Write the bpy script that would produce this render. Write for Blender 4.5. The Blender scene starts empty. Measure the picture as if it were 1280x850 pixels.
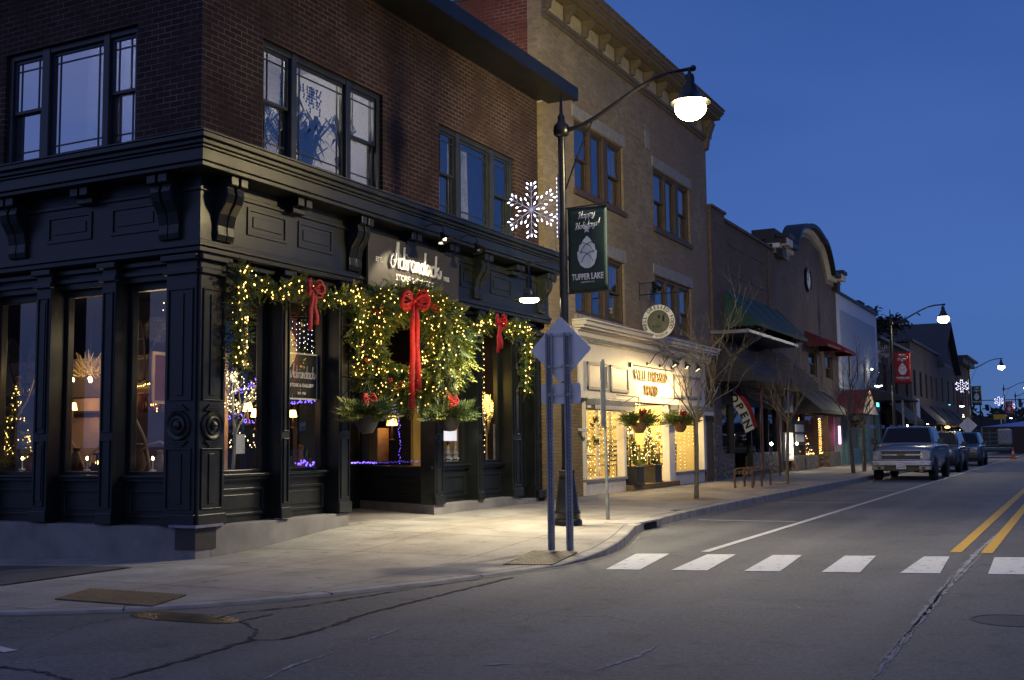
import bpy, math, random
from mathutils import Vector, Matrix, Quaternion
R = math.radians
PI = math.pi
random.seed(7)
sc = bpy.context.scene
col = sc.collection

# ---------------------------------------------------------------- camera
FPX = 1385.0
def _cam():
    v1 = Vector((715., -120., -FPX)).normalized()
    v2 = Vector((-2710., -159., -FPX)).normalized()
    Y = v1; X = -v2; X = (X - Y * X.dot(Y)).normalized(); Z = X.cross(Y)
    return Matrix((X, Y, Z))
CM = _cam()
CLOC = Vector((0, 0, 1.45))
cd = bpy.data.cameras.new('camera'); cam = bpy.data.objects.new('camera', cd); col.objects.link(cam)
cam.matrix_world = Matrix.Translation(CLOC) @ CM.to_4x4()
cd.sensor_width = 36; cd.lens = FPX / 1280 * 36; cd.clip_end = 6000; cd.clip_start = 0.1
sc.camera = cam
def at(px, py, ax, val):
    """the world point seen at photo pixel px, py on the real plane ax = val"""
    d = CM @ Vector((px - 640, -(py - 425), -FPX)); i = 'xyz'.index(ax)
    return CLOC + d * ((val - CLOC[i]) / d[i])

# ---------------------------------------------------------------- materials
MATS = {}
def newmat(n):
    m = bpy.data.materials.new(n); m.use_nodes = True; MATS[n] = m
    return m, m.node_tree, m.node_tree.nodes['Principled BSDF']
def N(t, ty, **k):
    n = t.nodes.new(ty)
    for a, b in k.items(): setattr(n, a, b)
    return n
def ramp(t, fac, stops):
    r = N(t, 'ShaderNodeValToRGB'); e = r.color_ramp.elements
    while len(e) < len(stops): e.new(0.5)
    for i, (p, c) in enumerate(stops):
        e[i].position = p; e[i].color = (c[0], c[1], c[2], 1) if not isinstance(c, (int, float)) else (c, c, c, 1)
    t.links.new(fac, r.inputs[0]); return r.outputs[0]
def mixc(t, fac, a, b, mode='MIX'):
    m = N(t, 'ShaderNodeMix', data_type='RGBA', blend_type=mode)
    for s, v in ((0, fac), (6, a), (7, b)):
        if isinstance(v, bpy.types.NodeSocket): t.links.new(v, m.inputs[s])
        elif s == 0: m.inputs[0].default_value = v
        else: m.inputs[s].default_value = (v[0], v[1], v[2], 1)
    return m.outputs[2]
def mth(t, op, a, b=None, c=None):
    m = N(t, 'ShaderNodeMath', operation=op)
    for i, v in enumerate((a, b, c)):
        if v is None: continue
        if isinstance(v, bpy.types.NodeSocket): t.links.new(v, m.inputs[i])
        else: m.inputs[i].default_value = v
    return m.outputs[0]
def noise(t, vec, scale, detail=4, rough=0.55):
    n = N(t, 'ShaderNodeTexNoise'); n.inputs['Scale'].default_value = scale
    n.inputs['Detail'].default_value = detail; n.inputs['Roughness'].default_value = rough
    if vec is not None: t.links.new(vec, n.inputs['Vector'])
    return n.outputs[0]
def pos(t): return N(t, 'ShaderNodeNewGeometry').outputs['Position']
def bump(t, p, h, strength=0.3, dist=0.01):
    b = N(t, 'ShaderNodeBump'); b.inputs['Strength'].default_value = strength; b.inputs['Distance'].default_value = dist
    t.links.new(h, b.inputs['Height']); t.links.new(b.outputs[0], p.inputs['Normal'])
def plain(n, c, rough=0.6, metal=0, var=0.25, nscale=6, bmp=0.0, coat=0, spec=0.5):
    m, t, p = newmat(n)
    v = noise(t, pos(t), nscale, 5)
    lo = tuple(x * (1 - var) for x in c); hi = tuple(min(1, x * (1 + var)) for x in c)
    t.links.new(ramp(t, v, [(0.3, lo), (0.7, hi)]), p.inputs['Base Color'])
    t.links.new(mth(t, 'MULTIPLY_ADD', v, 0.25, rough - 0.12), p.inputs['Roughness'])
    p.inputs['Metallic'].default_value = metal
    p.inputs['Specular IOR Level'].default_value = spec
    if coat: p.inputs['Coat Weight'].default_value = coat; p.inputs['Coat Roughness'].default_value = 0.08
    if bmp: bump(t, p, noise(t, pos(t), nscale * 6, 4), bmp, 0.01)
    return m
def emit(n, c, s, base=(0.8, 0.8, 0.8), sample=True):
    m, t, p = newmat(n)
    p.inputs['Base Color'].default_value = (*base, 1)
    p.inputs['Emission Color'].default_value = (*c, 1); p.inputs['Emission Strength'].default_value = s
    if not sample: m.cycles.emission_sampling = 'NONE'
    return m
def brickmat(n, c1, c2, mortar, bw=0.24, bh=0.084, ms=0.012, dirt=0.5, rough=0.85, bmp=0.7, blotch=None):
    m, t, p = newmat(n)
    g = N(t, 'ShaderNodeNewGeometry'); s = N(t, 'ShaderNodeSeparateXYZ'); t.links.new(g.outputs['Position'], s.inputs[0])
    sn = N(t, 'ShaderNodeSeparateXYZ'); t.links.new(g.outputs['Normal'], sn.inputs[0])
    f = mth(t, 'GREATER_THAN', mth(t, 'ABSOLUTE', sn.outputs[0]), 0.6)
    u = mth(t, 'ADD', mth(t, 'MULTIPLY', s.outputs[1], f), mth(t, 'MULTIPLY', s.outputs[0], mth(t, 'SUBTRACT', 1.0, f)))
    cv = N(t, 'ShaderNodeCombineXYZ')
    wob = mth(t, 'MULTIPLY_ADD', noise(t, g.outputs['Position'], 2.5, 3), 0.012, 0)
    t.links.new(u, cv.inputs[0]); t.links.new(mth(t, 'ADD', s.outputs[2], wob), cv.inputs[1])
    b = N(t, 'ShaderNodeTexBrick'); t.links.new(cv.outputs[0], b.inputs['Vector'])
    b.inputs['Scale'].default_value = 1; b.inputs['Brick Width'].default_value = bw; b.inputs['Row Height'].default_value = bh
    b.inputs['Mortar Size'].default_value = ms * 0.5; b.inputs['Mortar Smooth'].default_value = 0.2; b.inputs['Bias'].default_value = -0.1
    b.inputs['Color1'].default_value = (*c1, 1); b.inputs['Color2'].default_value = (*c2, 1)
    # mortar fades in and out where it has been repointed or has weathered away
    w = noise(t, g.outputs['Position'], 1.6, 4)
    fadem = mixc(t, ramp(t, w, [(0.38, 0.0), (0.62, 1.0)]), tuple(x * 0.35 for x in mortar), mortar)
    t.links.new(fadem, b.inputs['Mortar'])
    d = noise(t, g.outputs['Position'], 0.7, 5)
    c = mixc(t, mth(t, 'MULTIPLY', ramp(t, d, [(0.35, 0.0), (0.7, 1.0)]), dirt), b.outputs['Color'], tuple(x * 0.45 for x in c1))
    fine = noise(t, g.outputs['Position'], 40, 3)
    c = mixc(t, 0.6, c, ramp(t, fine, [(0.25, 0.55), (0.75, 1.35 if False else 1.0)]), 'MULTIPLY')
    if blotch:
        c = mixc(t, ramp(t, noise(t, g.outputs['Position'], 0.35, 3), [(0.45, 0.0), (0.6, 0.6)]), c, blotch)
    t.links.new(c, p.inputs['Base Color']); p.inputs['Roughness'].default_value = rough
    p.inputs['Specular IOR Level'].default_value = 0.25
    bump(t, p, b.outputs['Fac'], -bmp, 0.012)
    return m

brickmat('red_brick', (0.062, 0.032, 0.028), (0.034, 0.018, 0.017), (0.22, 0.18, 0.165), ms=0.014)
brickmat('party_brick', (0.21, 0.06, 0.045), (0.13, 0.04, 0.03), (0.32, 0.26, 0.24), ms=0.014)
brickmat('tan_brick', (0.36, 0.28, 0.19), (0.24, 0.185, 0.125), (0.40, 0.34, 0.27), ms=0.011, blotch=(0.24, 0.165, 0.12))
brickmat('pier_brick', (0.36, 0.25, 0.12), (0.26, 0.18, 0.09), (0.2, 0.16, 0.11), ms=0.014, bh=0.075)
brickmat('white_brick', (0.62, 0.60, 0.62), (0.55, 0.54, 0.56), (0.35, 0.34, 0.35), ms=0.010)
brickmat('brown_brick', (0.22, 0.15, 0.11), (0.16, 0.11, 0.08), (0.12, 0.09, 0.075), ms=0.010)
brickmat('grey_brick', (0.19, 0.15, 0.14), (0.14, 0.115, 0.108), (0.17, 0.14, 0.13), ms=0.010)
brickmat('dark_brick', (0.075, 0.035, 0.03), (0.05, 0.028, 0.025), (0.09, 0.07, 0.06), ms=0.010)
plain('navy_paint', (0.0105, 0.0125, 0.0115), 0.36, var=0.35, nscale=3, bmp=0.05)
plain('eave_paint', (0.007, 0.008, 0.010), 0.5, var=0.3)
plain('sash_paint', (0.022, 0.026, 0.034), 0.4)
plain('sign_board', (0.055, 0.05, 0.042), 0.55, var=0.15)
plain('black_sign', (0.008, 0.008, 0.009), 0.4)
plain('letter_white', (0.8, 0.78, 0.74), 0.5, var=0.04)
plain('plinth_concrete', (0.20, 0.19, 0.185), 0.85, var=0.22, nscale=2.5, bmp=0.2)
plain('stone_trim', (0.26, 0.24, 0.235), 0.8, var=0.2)
plain('brown_trim', (0.07, 0.045, 0.03), 0.6)
plain('b2_cornice', (0.13, 0.10, 0.07), 0.6)
plain('b2_frieze_panel', (0.42, 0.34, 0.19), 0.7)
plain('cream_paint', (0.66, 0.60, 0.54), 0.55, var=0.08, bmp=0.05)
plain('white_paint', (0.74, 0.71, 0.66), 0.5, var=0.07)
plain('panel_pink', (0.60, 0.50, 0.46), 0.5, var=0.08)
plain('gold_letters', (0.13, 0.075, 0.02), 0.5, metal=0.0)
plain('grey_trim', (0.22, 0.22, 0.23), 0.55)
plain('wall_yellow', (0.74, 0.60, 0.26), 0.7, var=0.08)
plain('wall_tan', (0.42, 0.30, 0.19), 0.75, var=0.12)
plain('shop_dark', (0.04, 0.03, 0.025), 0.8)
plain('wood_floor', (0.22, 0.13, 0.07), 0.5)
plain('white_ceiling', (0.55, 0.52, 0.46), 0.8)
plain('gold_back', (0.45, 0.26, 0.06), 0.6, var=0.25, nscale=1.5)
plain('black_metal', (0.012, 0.012, 0.013), 0.32, metal=0.3, var=0.3)
plain('dark_wood', (0.05, 0.025, 0.015), 0.4)
plain('galv_steel', (0.30, 0.30, 0.31), 0.5, metal=0.2, var=0.2)
plain('alu_sign', (0.74, 0.72, 0.68), 0.55, metal=0.1, var=0.12, nscale=3)
plain('post_grey', (0.17, 0.18, 0.18), 0.45, metal=0.3)
plain('banner_green', (0.012, 0.035, 0.028), 0.75, var=0.12)
plain('banner_red', (0.26, 0.012, 0.02), 0.75, var=0.12)
plain('banner_white', (0.62, 0.64, 0.68), 0.7, var=0.05)
plain('green_awning', (0.012, 0.055, 0.045), 0.75, var=0.25)
plain('red_awning', (0.14, 0.014, 0.02), 0.7, var=0.25)
plain('black_awning', (0.012, 0.013, 0.013), 0.7, var=0.3)
plain('cream_awning', (0.55, 0.48, 0.38), 0.7)
plain('shingle', (0.028, 0.028, 0.036), 0.8, var=0.5, nscale=10, bmp=0.5)
plain('roof_dark', (0.04, 0.038, 0.04), 0.85, var=0.4)
plain('siding_white', (0.62, 0.62, 0.66), 0.6, var=0.08)
plain('siding_blue', (0.33, 0.38, 0.44), 0.65, var=0.08)
plain('teal_paint', (0.13, 0.24, 0.24), 0.5)
plain('brown_siding', (0.06, 0.042, 0.036), 0.75, var=0.3)
plain('black_siding', (0.022, 0.02, 0.021), 0.75, var=0.3)
plain('ledge_metal', (0.22, 0.22, 0.26), 0.4, metal=0.4)
plain('ribbon_red', (0.38, 0.006, 0.010), 0.55, var=0.5, nscale=16, bmp=0.4)
plain('needle_dark', (0.05, 0.085, 0.022), 0.6, var=0.5, nscale=14, spec=0.3)
plain('needle_light', (0.20, 0.22, 0.035), 0.55, var=0.4, nscale=14, spec=0.3)
plain('needle_blue', (0.10, 0.15, 0.09), 0.55, var=0.3, nscale=14, spec=0.3)
plain('tree_dark', (0.02, 0.025, 0.02), 0.9, var=0.5)
plain('bark', (0.10, 0.085, 0.07), 0.85, var=0.35, nscale=12, bmp=0.4)
plain('twig_white', (0.7, 0.68, 0.62), 0.6)
plain('basket_brown', (0.16, 0.09, 0.05), 0.85, var=0.4, nscale=25)
plain('planter_dark', (0.025, 0.022, 0.02), 0.5)
plain('dark_iron', (0.03, 0.028, 0.026), 0.6, bmp=0.3)
plain('grate_iron', (0.17, 0.125, 0.075), 0.6)
plain('bench_wood', (0.07, 0.035, 0.025), 0.5)
plain('tyre', (0.012, 0.012, 0.012), 0.8)
plain('chrome', (0.7, 0.7, 0.72), 0.12, metal=1, var=0.05)
plain('silver_paint', (0.22, 0.22, 0.225), 0.3, metal=0.75, coat=0.6, var=0.03)
plain('charcoal_paint', (0.03, 0.031, 0.034), 0.25, metal=0.3, coat=0.8, var=0.03)
plain('blue_car_paint', (0.03, 0.06, 0.075), 0.25, metal=0.3, coat=0.8, var=0.03)
plain('car_black', (0.012, 0.012, 0.014), 0.45)
plain('headlamp_glass', (0.45, 0.46, 0.5), 0.12, metal=0.5, spec=1)
plain('car_window', (0.008, 0.009, 0.012), 0.05, spec=0.25, var=0.02)
plain('paper', (0.75, 0.74, 0.7), 0.8, var=0.05)
plain('plate_white', (0.6, 0.6, 0.62), 0.6)
plain('cone_orange', (0.8, 0.13, 0.02), 0.6)
plain('tent_blue', (0.22, 0.32, 0.62), 0.7)
plain('machine_teal', (0.03, 0.10, 0.13), 0.5)
plain('machine_grey', (0.30, 0.28, 0.27), 0.6)
plain('curtain', (0.55, 0.52, 0.5), 0.85)
plain('plant_dark', (0.03, 0.06, 0.045), 0.6)
plain('tin_wall', (0.55, 0.52, 0.47), 0.6, var=0.2, nscale=30)
plain('antler', (0.45, 0.34, 0.2), 0.6)
plain('snowshoe', (0.05, 0.035, 0.05), 0.6)
plain('picture_red', (0.12, 0.03, 0.03), 0.6)
plain('yellow_sign', (0.75, 0.45, 0.05), 0.6)
plain('soil_gap', (0.01, 0.01, 0.01), 0.95)
plain('brown_quoin', (0.16, 0.07, 0.05), 0.8)
plain('sign_green_dark', (0.12, 0.125, 0.095), 0.7)

emit('lamp_glow', (1.0, 0.80, 0.36), 70)
emit('lamp_glow_far', (1.0, 0.90, 0.62), 22)
emit('ped_glow', (1.0, 0.93, 0.66), 26)
emit('bulb_warm', (1.0, 0.58, 0.13), 6.5)
emit('bulb_amber', (1.0, 0.55, 0.14), 10)
emit('bulb_cream', (1.0, 0.74, 0.34), 7)
emit('bulb_white', (0.78, 0.76, 1.0), 7)
emit('bulb_purple', (0.16, 0.08, 1.0), 3.5)
emit('candle_glow', (1.0, 0.62, 0.2), 45)
emit('shade_glow', (1.0, 0.45, 0.12), 5)
emit('neon_pink', (1.0, 0.25, 0.5), 6)
emit('neon_teal', (0.1, 0.8, 0.8), 2.5)
emit('room_lamp', (1.0, 0.85, 0.6), 9)
emit('tail_red', (1.0, 0.05, 0.08), 2.5)
emit('screen_blue', (0.2, 0.4, 0.9), 0.35)
emit('poster_lit', (1.0, 0.85, 0.65), 0.5)

# glass: thin sheet, transparent with a Fresnel reflection
def glassmat(n, tint=(0.93, 0.94, 0.95), rough=0.0, boost=1.0):
    m, t, p = newmat(n); t.nodes.remove(p)
    out = t.nodes['Material Output']
    tr = N(t, 'ShaderNodeBsdfTransparent'); tr.inputs[0].default_value = (*tint, 1)
    gl = N(t, 'ShaderNodeBsdfGlossy'); gl.inputs['Roughness'].default_value = rough
    lw = N(t, 'ShaderNodeLayerWeight'); lw.inputs[0].default_value = 0.5
    f5 = mth(t, 'POWER', lw.outputs['Facing'], 5.0)
    mx = N(t, 'ShaderNodeMixShader'); t.links.new(mth(t, 'MINIMUM', mth(t, 'MULTIPLY_ADD', f5, 0.9, 0.045 * boost * 1.8), 1.0), mx.inputs[0])
    t.links.new(tr.outputs[0], mx.inputs[1]); t.links.new(gl.outputs[0], mx.inputs[2]); t.links.new(mx.outputs[0], out.inputs[0])
    return m
glassmat('glass')
glassmat('glass_upper', (0.8, 0.82, 0.85), 0.0, 2.8)
glassmat('glass_side', (0.5, 0.52, 0.6), 0.0, 9.0)
glassmat('glass_dark', (0.12, 0.13, 0.15), 0.02, 2.6)

def asphaltmat():
    m, t, p = newmat('asphalt'); P_ = pos(t)
    n1 = noise(t, P_, 0.35, 6, 0.6); n2 = noise(t, P_, 38, 6, 0.8); n3 = noise(t, P_, 9, 8, 0.8)
    c = ramp(t, n1, [(0.3, (0.16, 0.158, 0.158)), (0.5, (0.215, 0.212, 0.213)), (0.72, (0.275, 0.270, 0.27))])
    pv = N(t, 'ShaderNodeTexVoronoi'); pv.inputs['Scale'].default_value = 0.16; t.links.new(P_, pv.inputs['Vector']); pr = ramp(t, pv.outputs['Color'], [(0.2, 0.72), (0.8, 1.0)])
    c = mixc(t, 0.8, c, pr, 'MULTIPLY')
    n4 = noise(t, P_, 2.2, 8, 0.75); c = mixc(t, ramp(t, n4, [(0.54, 0.0), (0.66, 0.6)]), c, (0.07, 0.07, 0.075)); c = mixc(t, ramp(t, n4, [(0.28, 0.35), (0.42, 0.0)]), c, (0.22, 0.215, 0.21))
    c = mixc(t, 0.75, c, ramp(t, n2, [(0.36, 0.25), (0.60, 1.0)]), 'MULTIPLY')
    c = mixc(t, 0.5, c, ramp(t, n3, [(0.36, 0.6), (0.60, 1.0)]), 'MULTIPLY')
    n5 = noise(t, P_, 16, 9, 0.85); c = mixc(t, 0.7, c, ramp(t, n5, [(0.40, 0.5), (0.56, 1.0)]), 'MULTIPLY')
    # old worn wheel tracks run along the main street
    s = N(t, 'ShaderNodeSeparateXYZ'); t.links.new(P_, s.inputs[0])
    tr = mth(t, 'SINE', mth(t, 'MULTIPLY', mth(t, 'ADD', s.outputs[0], mth(t, 'MULTIPLY', n1, 0.8)), 3.6))
    c = mixc(t, mth(t, 'MULTIPLY', ramp(t, tr, [(0.4, 0.0), (1.0, 1.0)]), 0.16), c, (0.24, 0.235, 0.235))
    # hairline cracks
    v = N(t, 'ShaderNodeTexVoronoi', feature='DISTANCE_TO_EDGE'); v.inputs['Scale'].default_value = 0.42
    wv = N(t, 'ShaderNodeVectorMath', operation='MULTIPLY_ADD'); nn = N(t, 'ShaderNodeTexNoise'); nn.inputs['Scale'].default_value = 1.4; nn.inputs['Detail'].default_value = 8
    t.links.new(P_, nn.inputs['Vector']); t.links.new(nn.outputs['Color'], wv.inputs[0]); wv.inputs[1].default_value = (1.1, 1.1, 0); t.links.new(P_, wv.inputs[2])
    t.links.new(wv.outputs[0], v.inputs['Vector'])
    gate = ramp(t, noise(t, P_, 0.28, 2), [(0.52, 0.0), (0.6, 1.0)])
    ck = mth(t, 'MULTIPLY', ramp(t, v.outputs['Distance'], [(0.0, 1.0), (0.006, 0.0)]), gate)
    c = mixc(t, mth(t, 'MULTIPLY', ck, 0.7), c, (0.025, 0.025, 0.028))
    t.links.new(c, p.inputs['Base Color'])
    t.links.new(mth(t, 'MULTIPLY_ADD', n1, 0.25, 0.58), p.inputs['Roughness'])
    bump(t, p, n2, 0.9, 0.012)
asphaltmat()
def pavemat():
    m, t, p = newmat('pavement'); P_ = pos(t)
    s = N(t, 'ShaderNodeSeparateXYZ'); t.links.new(P_, s.inputs[0])
    cv = N(t, 'ShaderNodeCombineXYZ'); t.links.new(s.outputs[1], cv.inputs[0]); t.links.new(mth(t, 'ADD', s.outputs[0], 10.34), cv.inputs[1])
    b = N(t, 'ShaderNodeTexBrick', offset=0.0); t.links.new(cv.outputs[0], b.inputs['Vector'])
    b.inputs['Brick Width'].default_value = 1.75; b.inputs['Row Height'].default_value = 1.75; b.inputs['Mortar Size'].default_value = 0.011; b.inputs['Scale'].default_value = 1
    b.inputs['Color1'].default_value = (0.40, 0.385, 0.35, 1); b.inputs['Color2'].default_value = (0.33, 0.315, 0.285, 1); b.inputs['Mortar'].default_value = (0.04, 0.035, 0.03, 1)
    b.inputs['Mortar Smooth'].default_value = 0.1
    n1 = noise(t, P_, 1.1, 6, 0.6); n2 = noise(t, P_, 45, 3, 0.6)
    # the outer band by the kerb is redder, tinted concrete
    band = mth(t, 'MULTIPLY', ramp(t, mth(t, 'ADD', s.outputs[0], 9.1), [(0.0, 0.0), (0.01, 1.0)]), mth(t, 'LESS_THAN', s.outputs[0], -3))
    c = mixc(t, mth(t, 'MULTIPLY', band, 0.4), b.outputs[0], (0.30, 0.24, 0.19))
    c = mixc(t, 0.8, c, ramp(t, n1, [(0.3, 0.45), (0.65, 1.0)]), 'MULTIPLY')
    c = mixc(t, ramp(t, noise(t, P_, 3.2, 6, 0.75), [(0.56, 0.0), (0.66, 0.65)]), c, (0.12, 0.10, 0.085))
    c = mixc(t, 0.55, c, ramp(t, n2, [(0.3, 0.55), (0.7, 1.0)]), 'MULTIPLY')
    t.links.new(c, p.inputs['Base Color']); p.inputs['Roughness'].default_value = 0.8
    bump(t, p, mth(t, 'ADD', mth(t, 'MULTIPLY', b.outputs['Fac'], -1.0), mth(t, 'MULTIPLY', n2, 0.3)), 0.4, 0.01)
pavemat()
plain('kerb_stone', (0.27, 0.25, 0.225), 0.85, var=0.3, nscale=4, bmp=0.3)
plain('kerb_grime', (0.13, 0.12, 0.11), 0.9, var=0.35, nscale=4, bmp=0.3)
plain('dark_grey', (0.07, 0.07, 0.075), 0.85, var=0.3, nscale=3, bmp=0.3)
plain('crack_dark', (0.022, 0.021, 0.022), 0.9)
plain('crack_pale', (0.26, 0.26, 0.275), 0.85, var=0.3)
plain('puddle', (0.07, 0.06, 0.03), 0.25, var=0.5, nscale=3)
def paintmat(n, c, lo=0.42, hi=0.5):
    m, t, p = newmat(n); P_ = pos(t)
    w = ramp(t, noise(t, P_, 7, 9, 0.8), [(lo - 0.06, 0.0), (hi - 0.06, 1.0)])
    cc = mixc(t, ramp(t, noise(t, P_, 50, 2), [(0.3, 0.0), (0.8, 0.35)]), c, tuple(x * 0.55 for x in c))
    t.links.new(mixc(t, w, (0.10, 0.097, 0.097), cc), p.inputs['Base Color']); p.inputs['Roughness'].default_value = 0.7
paintmat('white_marking', (0.62, 0.62, 0.62), 0.45, 0.49); paintmat('thin_marking', (0.5, 0.5, 0.5), 0.40, 0.52); paintmat('yellow_marking', (0.60, 0.36, 0.05), 0.44, 0.48)
def stonemat():
    m, t, p = newmat('field_stone'); P_ = pos(t)
    v = N(t, 'ShaderNodeTexVoronoi'); v.inputs['Scale'].default_value = 4.5; t.links.new(P_, v.inputs['Vector'])
    e = N(t, 'ShaderNodeTexVoronoi', feature='DISTANCE_TO_EDGE'); e.inputs['Scale'].default_value = 4.5; t.links.new(P_, e.inputs['Vector'])
    c = mixc(t, 0.5, (0.15, 0.13, 0.115), v.outputs['Color'], 'MULTIPLY')
    c = mixc(t, ramp(t, e.outputs['Distance'], [(0.0, 1.0), (0.06, 0.0)]), c, (0.02, 0.02, 0.02))
    t.links.new(c, p.inputs['Base Color']); p.inputs['Roughness'].default_value = 0.7
    bump(t, p, e.outputs['Distance'], 1.0, 0.08)
stonemat()

# ---------------------------------------------------------------- geometry
class MB:
    def __init__(s): s.v = []; s.f = []
    def add(s, vs, fs):
        o = len(s.v); s.v.extend(Vector(v) for v in vs); s.f.extend(tuple(o + i for i in f) for f in fs); return s
    def box(s, x0, x1, y0, y1, z0, z1):
        x0, x1 = min(x0, x1), max(x0, x1); y0, y1 = min(y0, y1), max(y0, y1); z0, z1 = min(z0, z1), max(z0, z1)
        return s.add([(x0, y0, z0), (x1, y0, z0), (x1, y1, z0), (x0, y1, z0), (x0, y0, z1), (x1, y0, z1), (x1, y1, z1), (x0, y1, z1)],
                     [(0, 3, 2, 1), (4, 5, 6, 7), (0, 1, 5, 4), (1, 2, 6, 5), (2, 3, 7, 6), (3, 0, 4, 7)])
    def quad(s, a, b, c, d): return s.add([a, b, c, d], [(0, 1, 2, 3)])
    def bar(s, a, b, w, h, up=(0, 0, 1)):
        a = Vector(a); b = Vector(b); d = (b - a).normalized(); up = Vector(up)
        if abs(d.dot(up)) > 0.99: up = Vector((0, 1, 0))
        x = d.cross(up).normalized() * w / 2; y = x.cross(d).normalized() * h / 2
        vs = [p + q for p in (a, b) for q in (-x - y, x - y, x + y, -x + y)]
        return s.add(vs, [(3, 2, 1, 0), (4, 5, 6, 7), (0, 1, 5, 4), (1, 2, 6, 5), (2, 3, 7, 6), (3, 0, 4, 7)])
    def tube(s, pts, r, n=8, cap=True):
        pts = [Vector(p) for p in pts]; rs = r if isinstance(r, (list, tuple)) else [r] * len(pts)
        rings = []; prev = None
        for i, p in enumerate(pts):
            d = (pts[min(i + 1, len(pts) - 1)] - pts[max(i - 1, 0)])
            if d.length < 1e-9: d = Vector((0, 0, 1))
            d.normalize()
            if prev is None:
                a = Vector((0, 0, 1)) if abs(d.z) < 0.9 else Vector((1, 0, 0)); x = d.cross(a).normalized()
            else: x = (prev - d * prev.dot(d)); x = x.normalized() if x.length > 1e-6 else d.orthogonal().normalized()
            prev = x; y = d.cross(x)
            rings.append([p + (x * math.cos(2 * PI * k / n) + y * math.sin(2 * PI * k / n)) * rs[i] for k in range(n)])
        vs = [v for g in rings for v in g]; fs = []
        for i in range(len(rings) - 1):
            for k in range(n):
                a = i * n + k; b = i * n + (k + 1) % n; fs.append((a, b, b + n, a + n))
        if cap: fs.append(tuple(range(n))[::-1]); fs.append(tuple((len(rings) - 1) * n + k for k in range(n)))
        return s.add(vs, fs)
    def lathe(s, prof, c=(0, 0, 0), n=24, axis=(0, 0, 1)):
        c = Vector(c); ax = Vector(axis).normalized(); x = ax.orthogonal().normalized(); y = ax.cross(x)
        vs = []; fs = []
        for r, z in prof:
            for k in range(n):
                a = 2 * PI * k / n; vs.append(c + ax * z + (x * math.cos(a) + y * math.sin(a)) * r)
        for i in range(len(prof) - 1):
            for k in range(n):
                a = i * n + k; b = i * n + (k + 1) % n; fs.append((a, b, b + n, a + n))
        if prof[0][0] > 1e-5: fs.append(tuple(range(n))[::-1])
        if prof[-1][0] > 1e-5: fs.append(tuple((len(prof) - 1) * n + k for k in range(n)))
        return s.add(vs, fs)
    def prism(s, poly, o, u, v, w):
        """poly in u,v from o, thickened along w"""
        o = Vector(o); u = Vector(u); v = Vector(v); w = Vector(w); n = len(poly)
        a = [o + u * p[0] + v * p[1] for p in poly]; vs = a + [p + w for p in a]
        fs = [tuple(range(n))[::-1], tuple(range(n, 2 * n))] + [(i, (i + 1) % n, n + (i + 1) % n, n + i) for i in range(n)]
        return s.add(vs, fs)
    def ball(s, c, r, n=8, m=6, sq=(1, 1, 1)):
        c = Vector(c); vs = [c + Vector((0, 0, -r * sq[2]))]
        for i in range(1, m):
            t = PI * i / m - PI / 2
            for k in range(n):
                a = 2 * PI * k / n; vs.append(c + Vector((math.cos(t) * math.cos(a) * sq[0], math.cos(t) * math.sin(a) * sq[1], math.sin(t) * sq[2])) * r)
        vs.append(c + Vector((0, 0, r * sq[2]))); L = len(vs) - 1; fs = []
        for k in range(n):
            fs.append((0, 1 + (k + 1) % n, 1 + k)); fs.append((L, L - n + k, L - n + (k + 1) % n))
        for i in range(m - 2):
            for k in range(n):
                a = 1 + i * n + k; b = 1 + i * n + (k + 1) % n; fs.append((a, b, b + n, a + n))
        return s.add(vs, fs)
    def octa(s, c, r, e=1.0):
        c = Vector(c); vs = [c + Vector(d) * r for d in ((1, 0, 0), (0, 1, 0), (-1, 0, 0), (0, -1, 0), (0, 0, e), (0, 0, -e))]
        return s.add(vs, [(0, 1, 4), (1, 2, 4), (2, 3, 4), (3, 0, 4), (1, 0, 5), (2, 1, 5), (3, 2, 5), (0, 3, 5)])
    def wall(s, ax, c, t, u0, u1, z0, z1, holes=()):
        """wall with real openings: front face on ax = c, body reaching to c - t (x) or c + t (y)"""
        us = sorted({u0, u1, *[h[0] for h in holes], *[h[1] for h in holes]}); zs = sorted({z0, z1, *[h[2] for h in holes], *[h[3] for h in holes]})
        us = [u for u in us if u0 <= u <= u1]; zs = [z for z in zs if z0 <= z <= z1]
        P = (lambda d, u, z: (c - d, u, z)) if ax == 'x' else (lambda d, u, z: (u, c + d, z))
        def inh(i, j):
            if i < 0 or j < 0 or i >= len(us) - 1 or j >= len(zs) - 1: return True
            u = (us[i] + us[i + 1]) / 2; z = (zs[j] + zs[j + 1]) / 2
            return any(h[0] < u < h[1] and h[2] < z < h[3] for h in holes)
        for i in range(len(us) - 1):
            for j in range(len(zs) - 1):
                if inh(i, j): continue
                a, b, e, f = us[i], us[i + 1], zs[j], zs[j + 1]
                s.quad(P(0, a, e), P(0, b, e), P(0, b, f), P(0, a, f)); s.quad(P(t, b, e), P(t, a, e), P(t, a, f), P(t, b, f))
                if inh(i - 1, j): s.quad(P(t, a, e), P(0, a, e), P(0, a, f), P(t, a, f))
                if inh(i + 1, j): s.quad(P(0, b, e), P(t, b, e), P(t, b, f), P(0, b, f))
                if inh(i, j - 1): s.quad(P(0, a, e), P(t, a, e), P(t, b, e), P(0, b, e))
                if inh(i, j + 1): s.quad(P(0, a, f), P(0, b, f), P(t, b, f), P(t, a, f))
        return s
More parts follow.
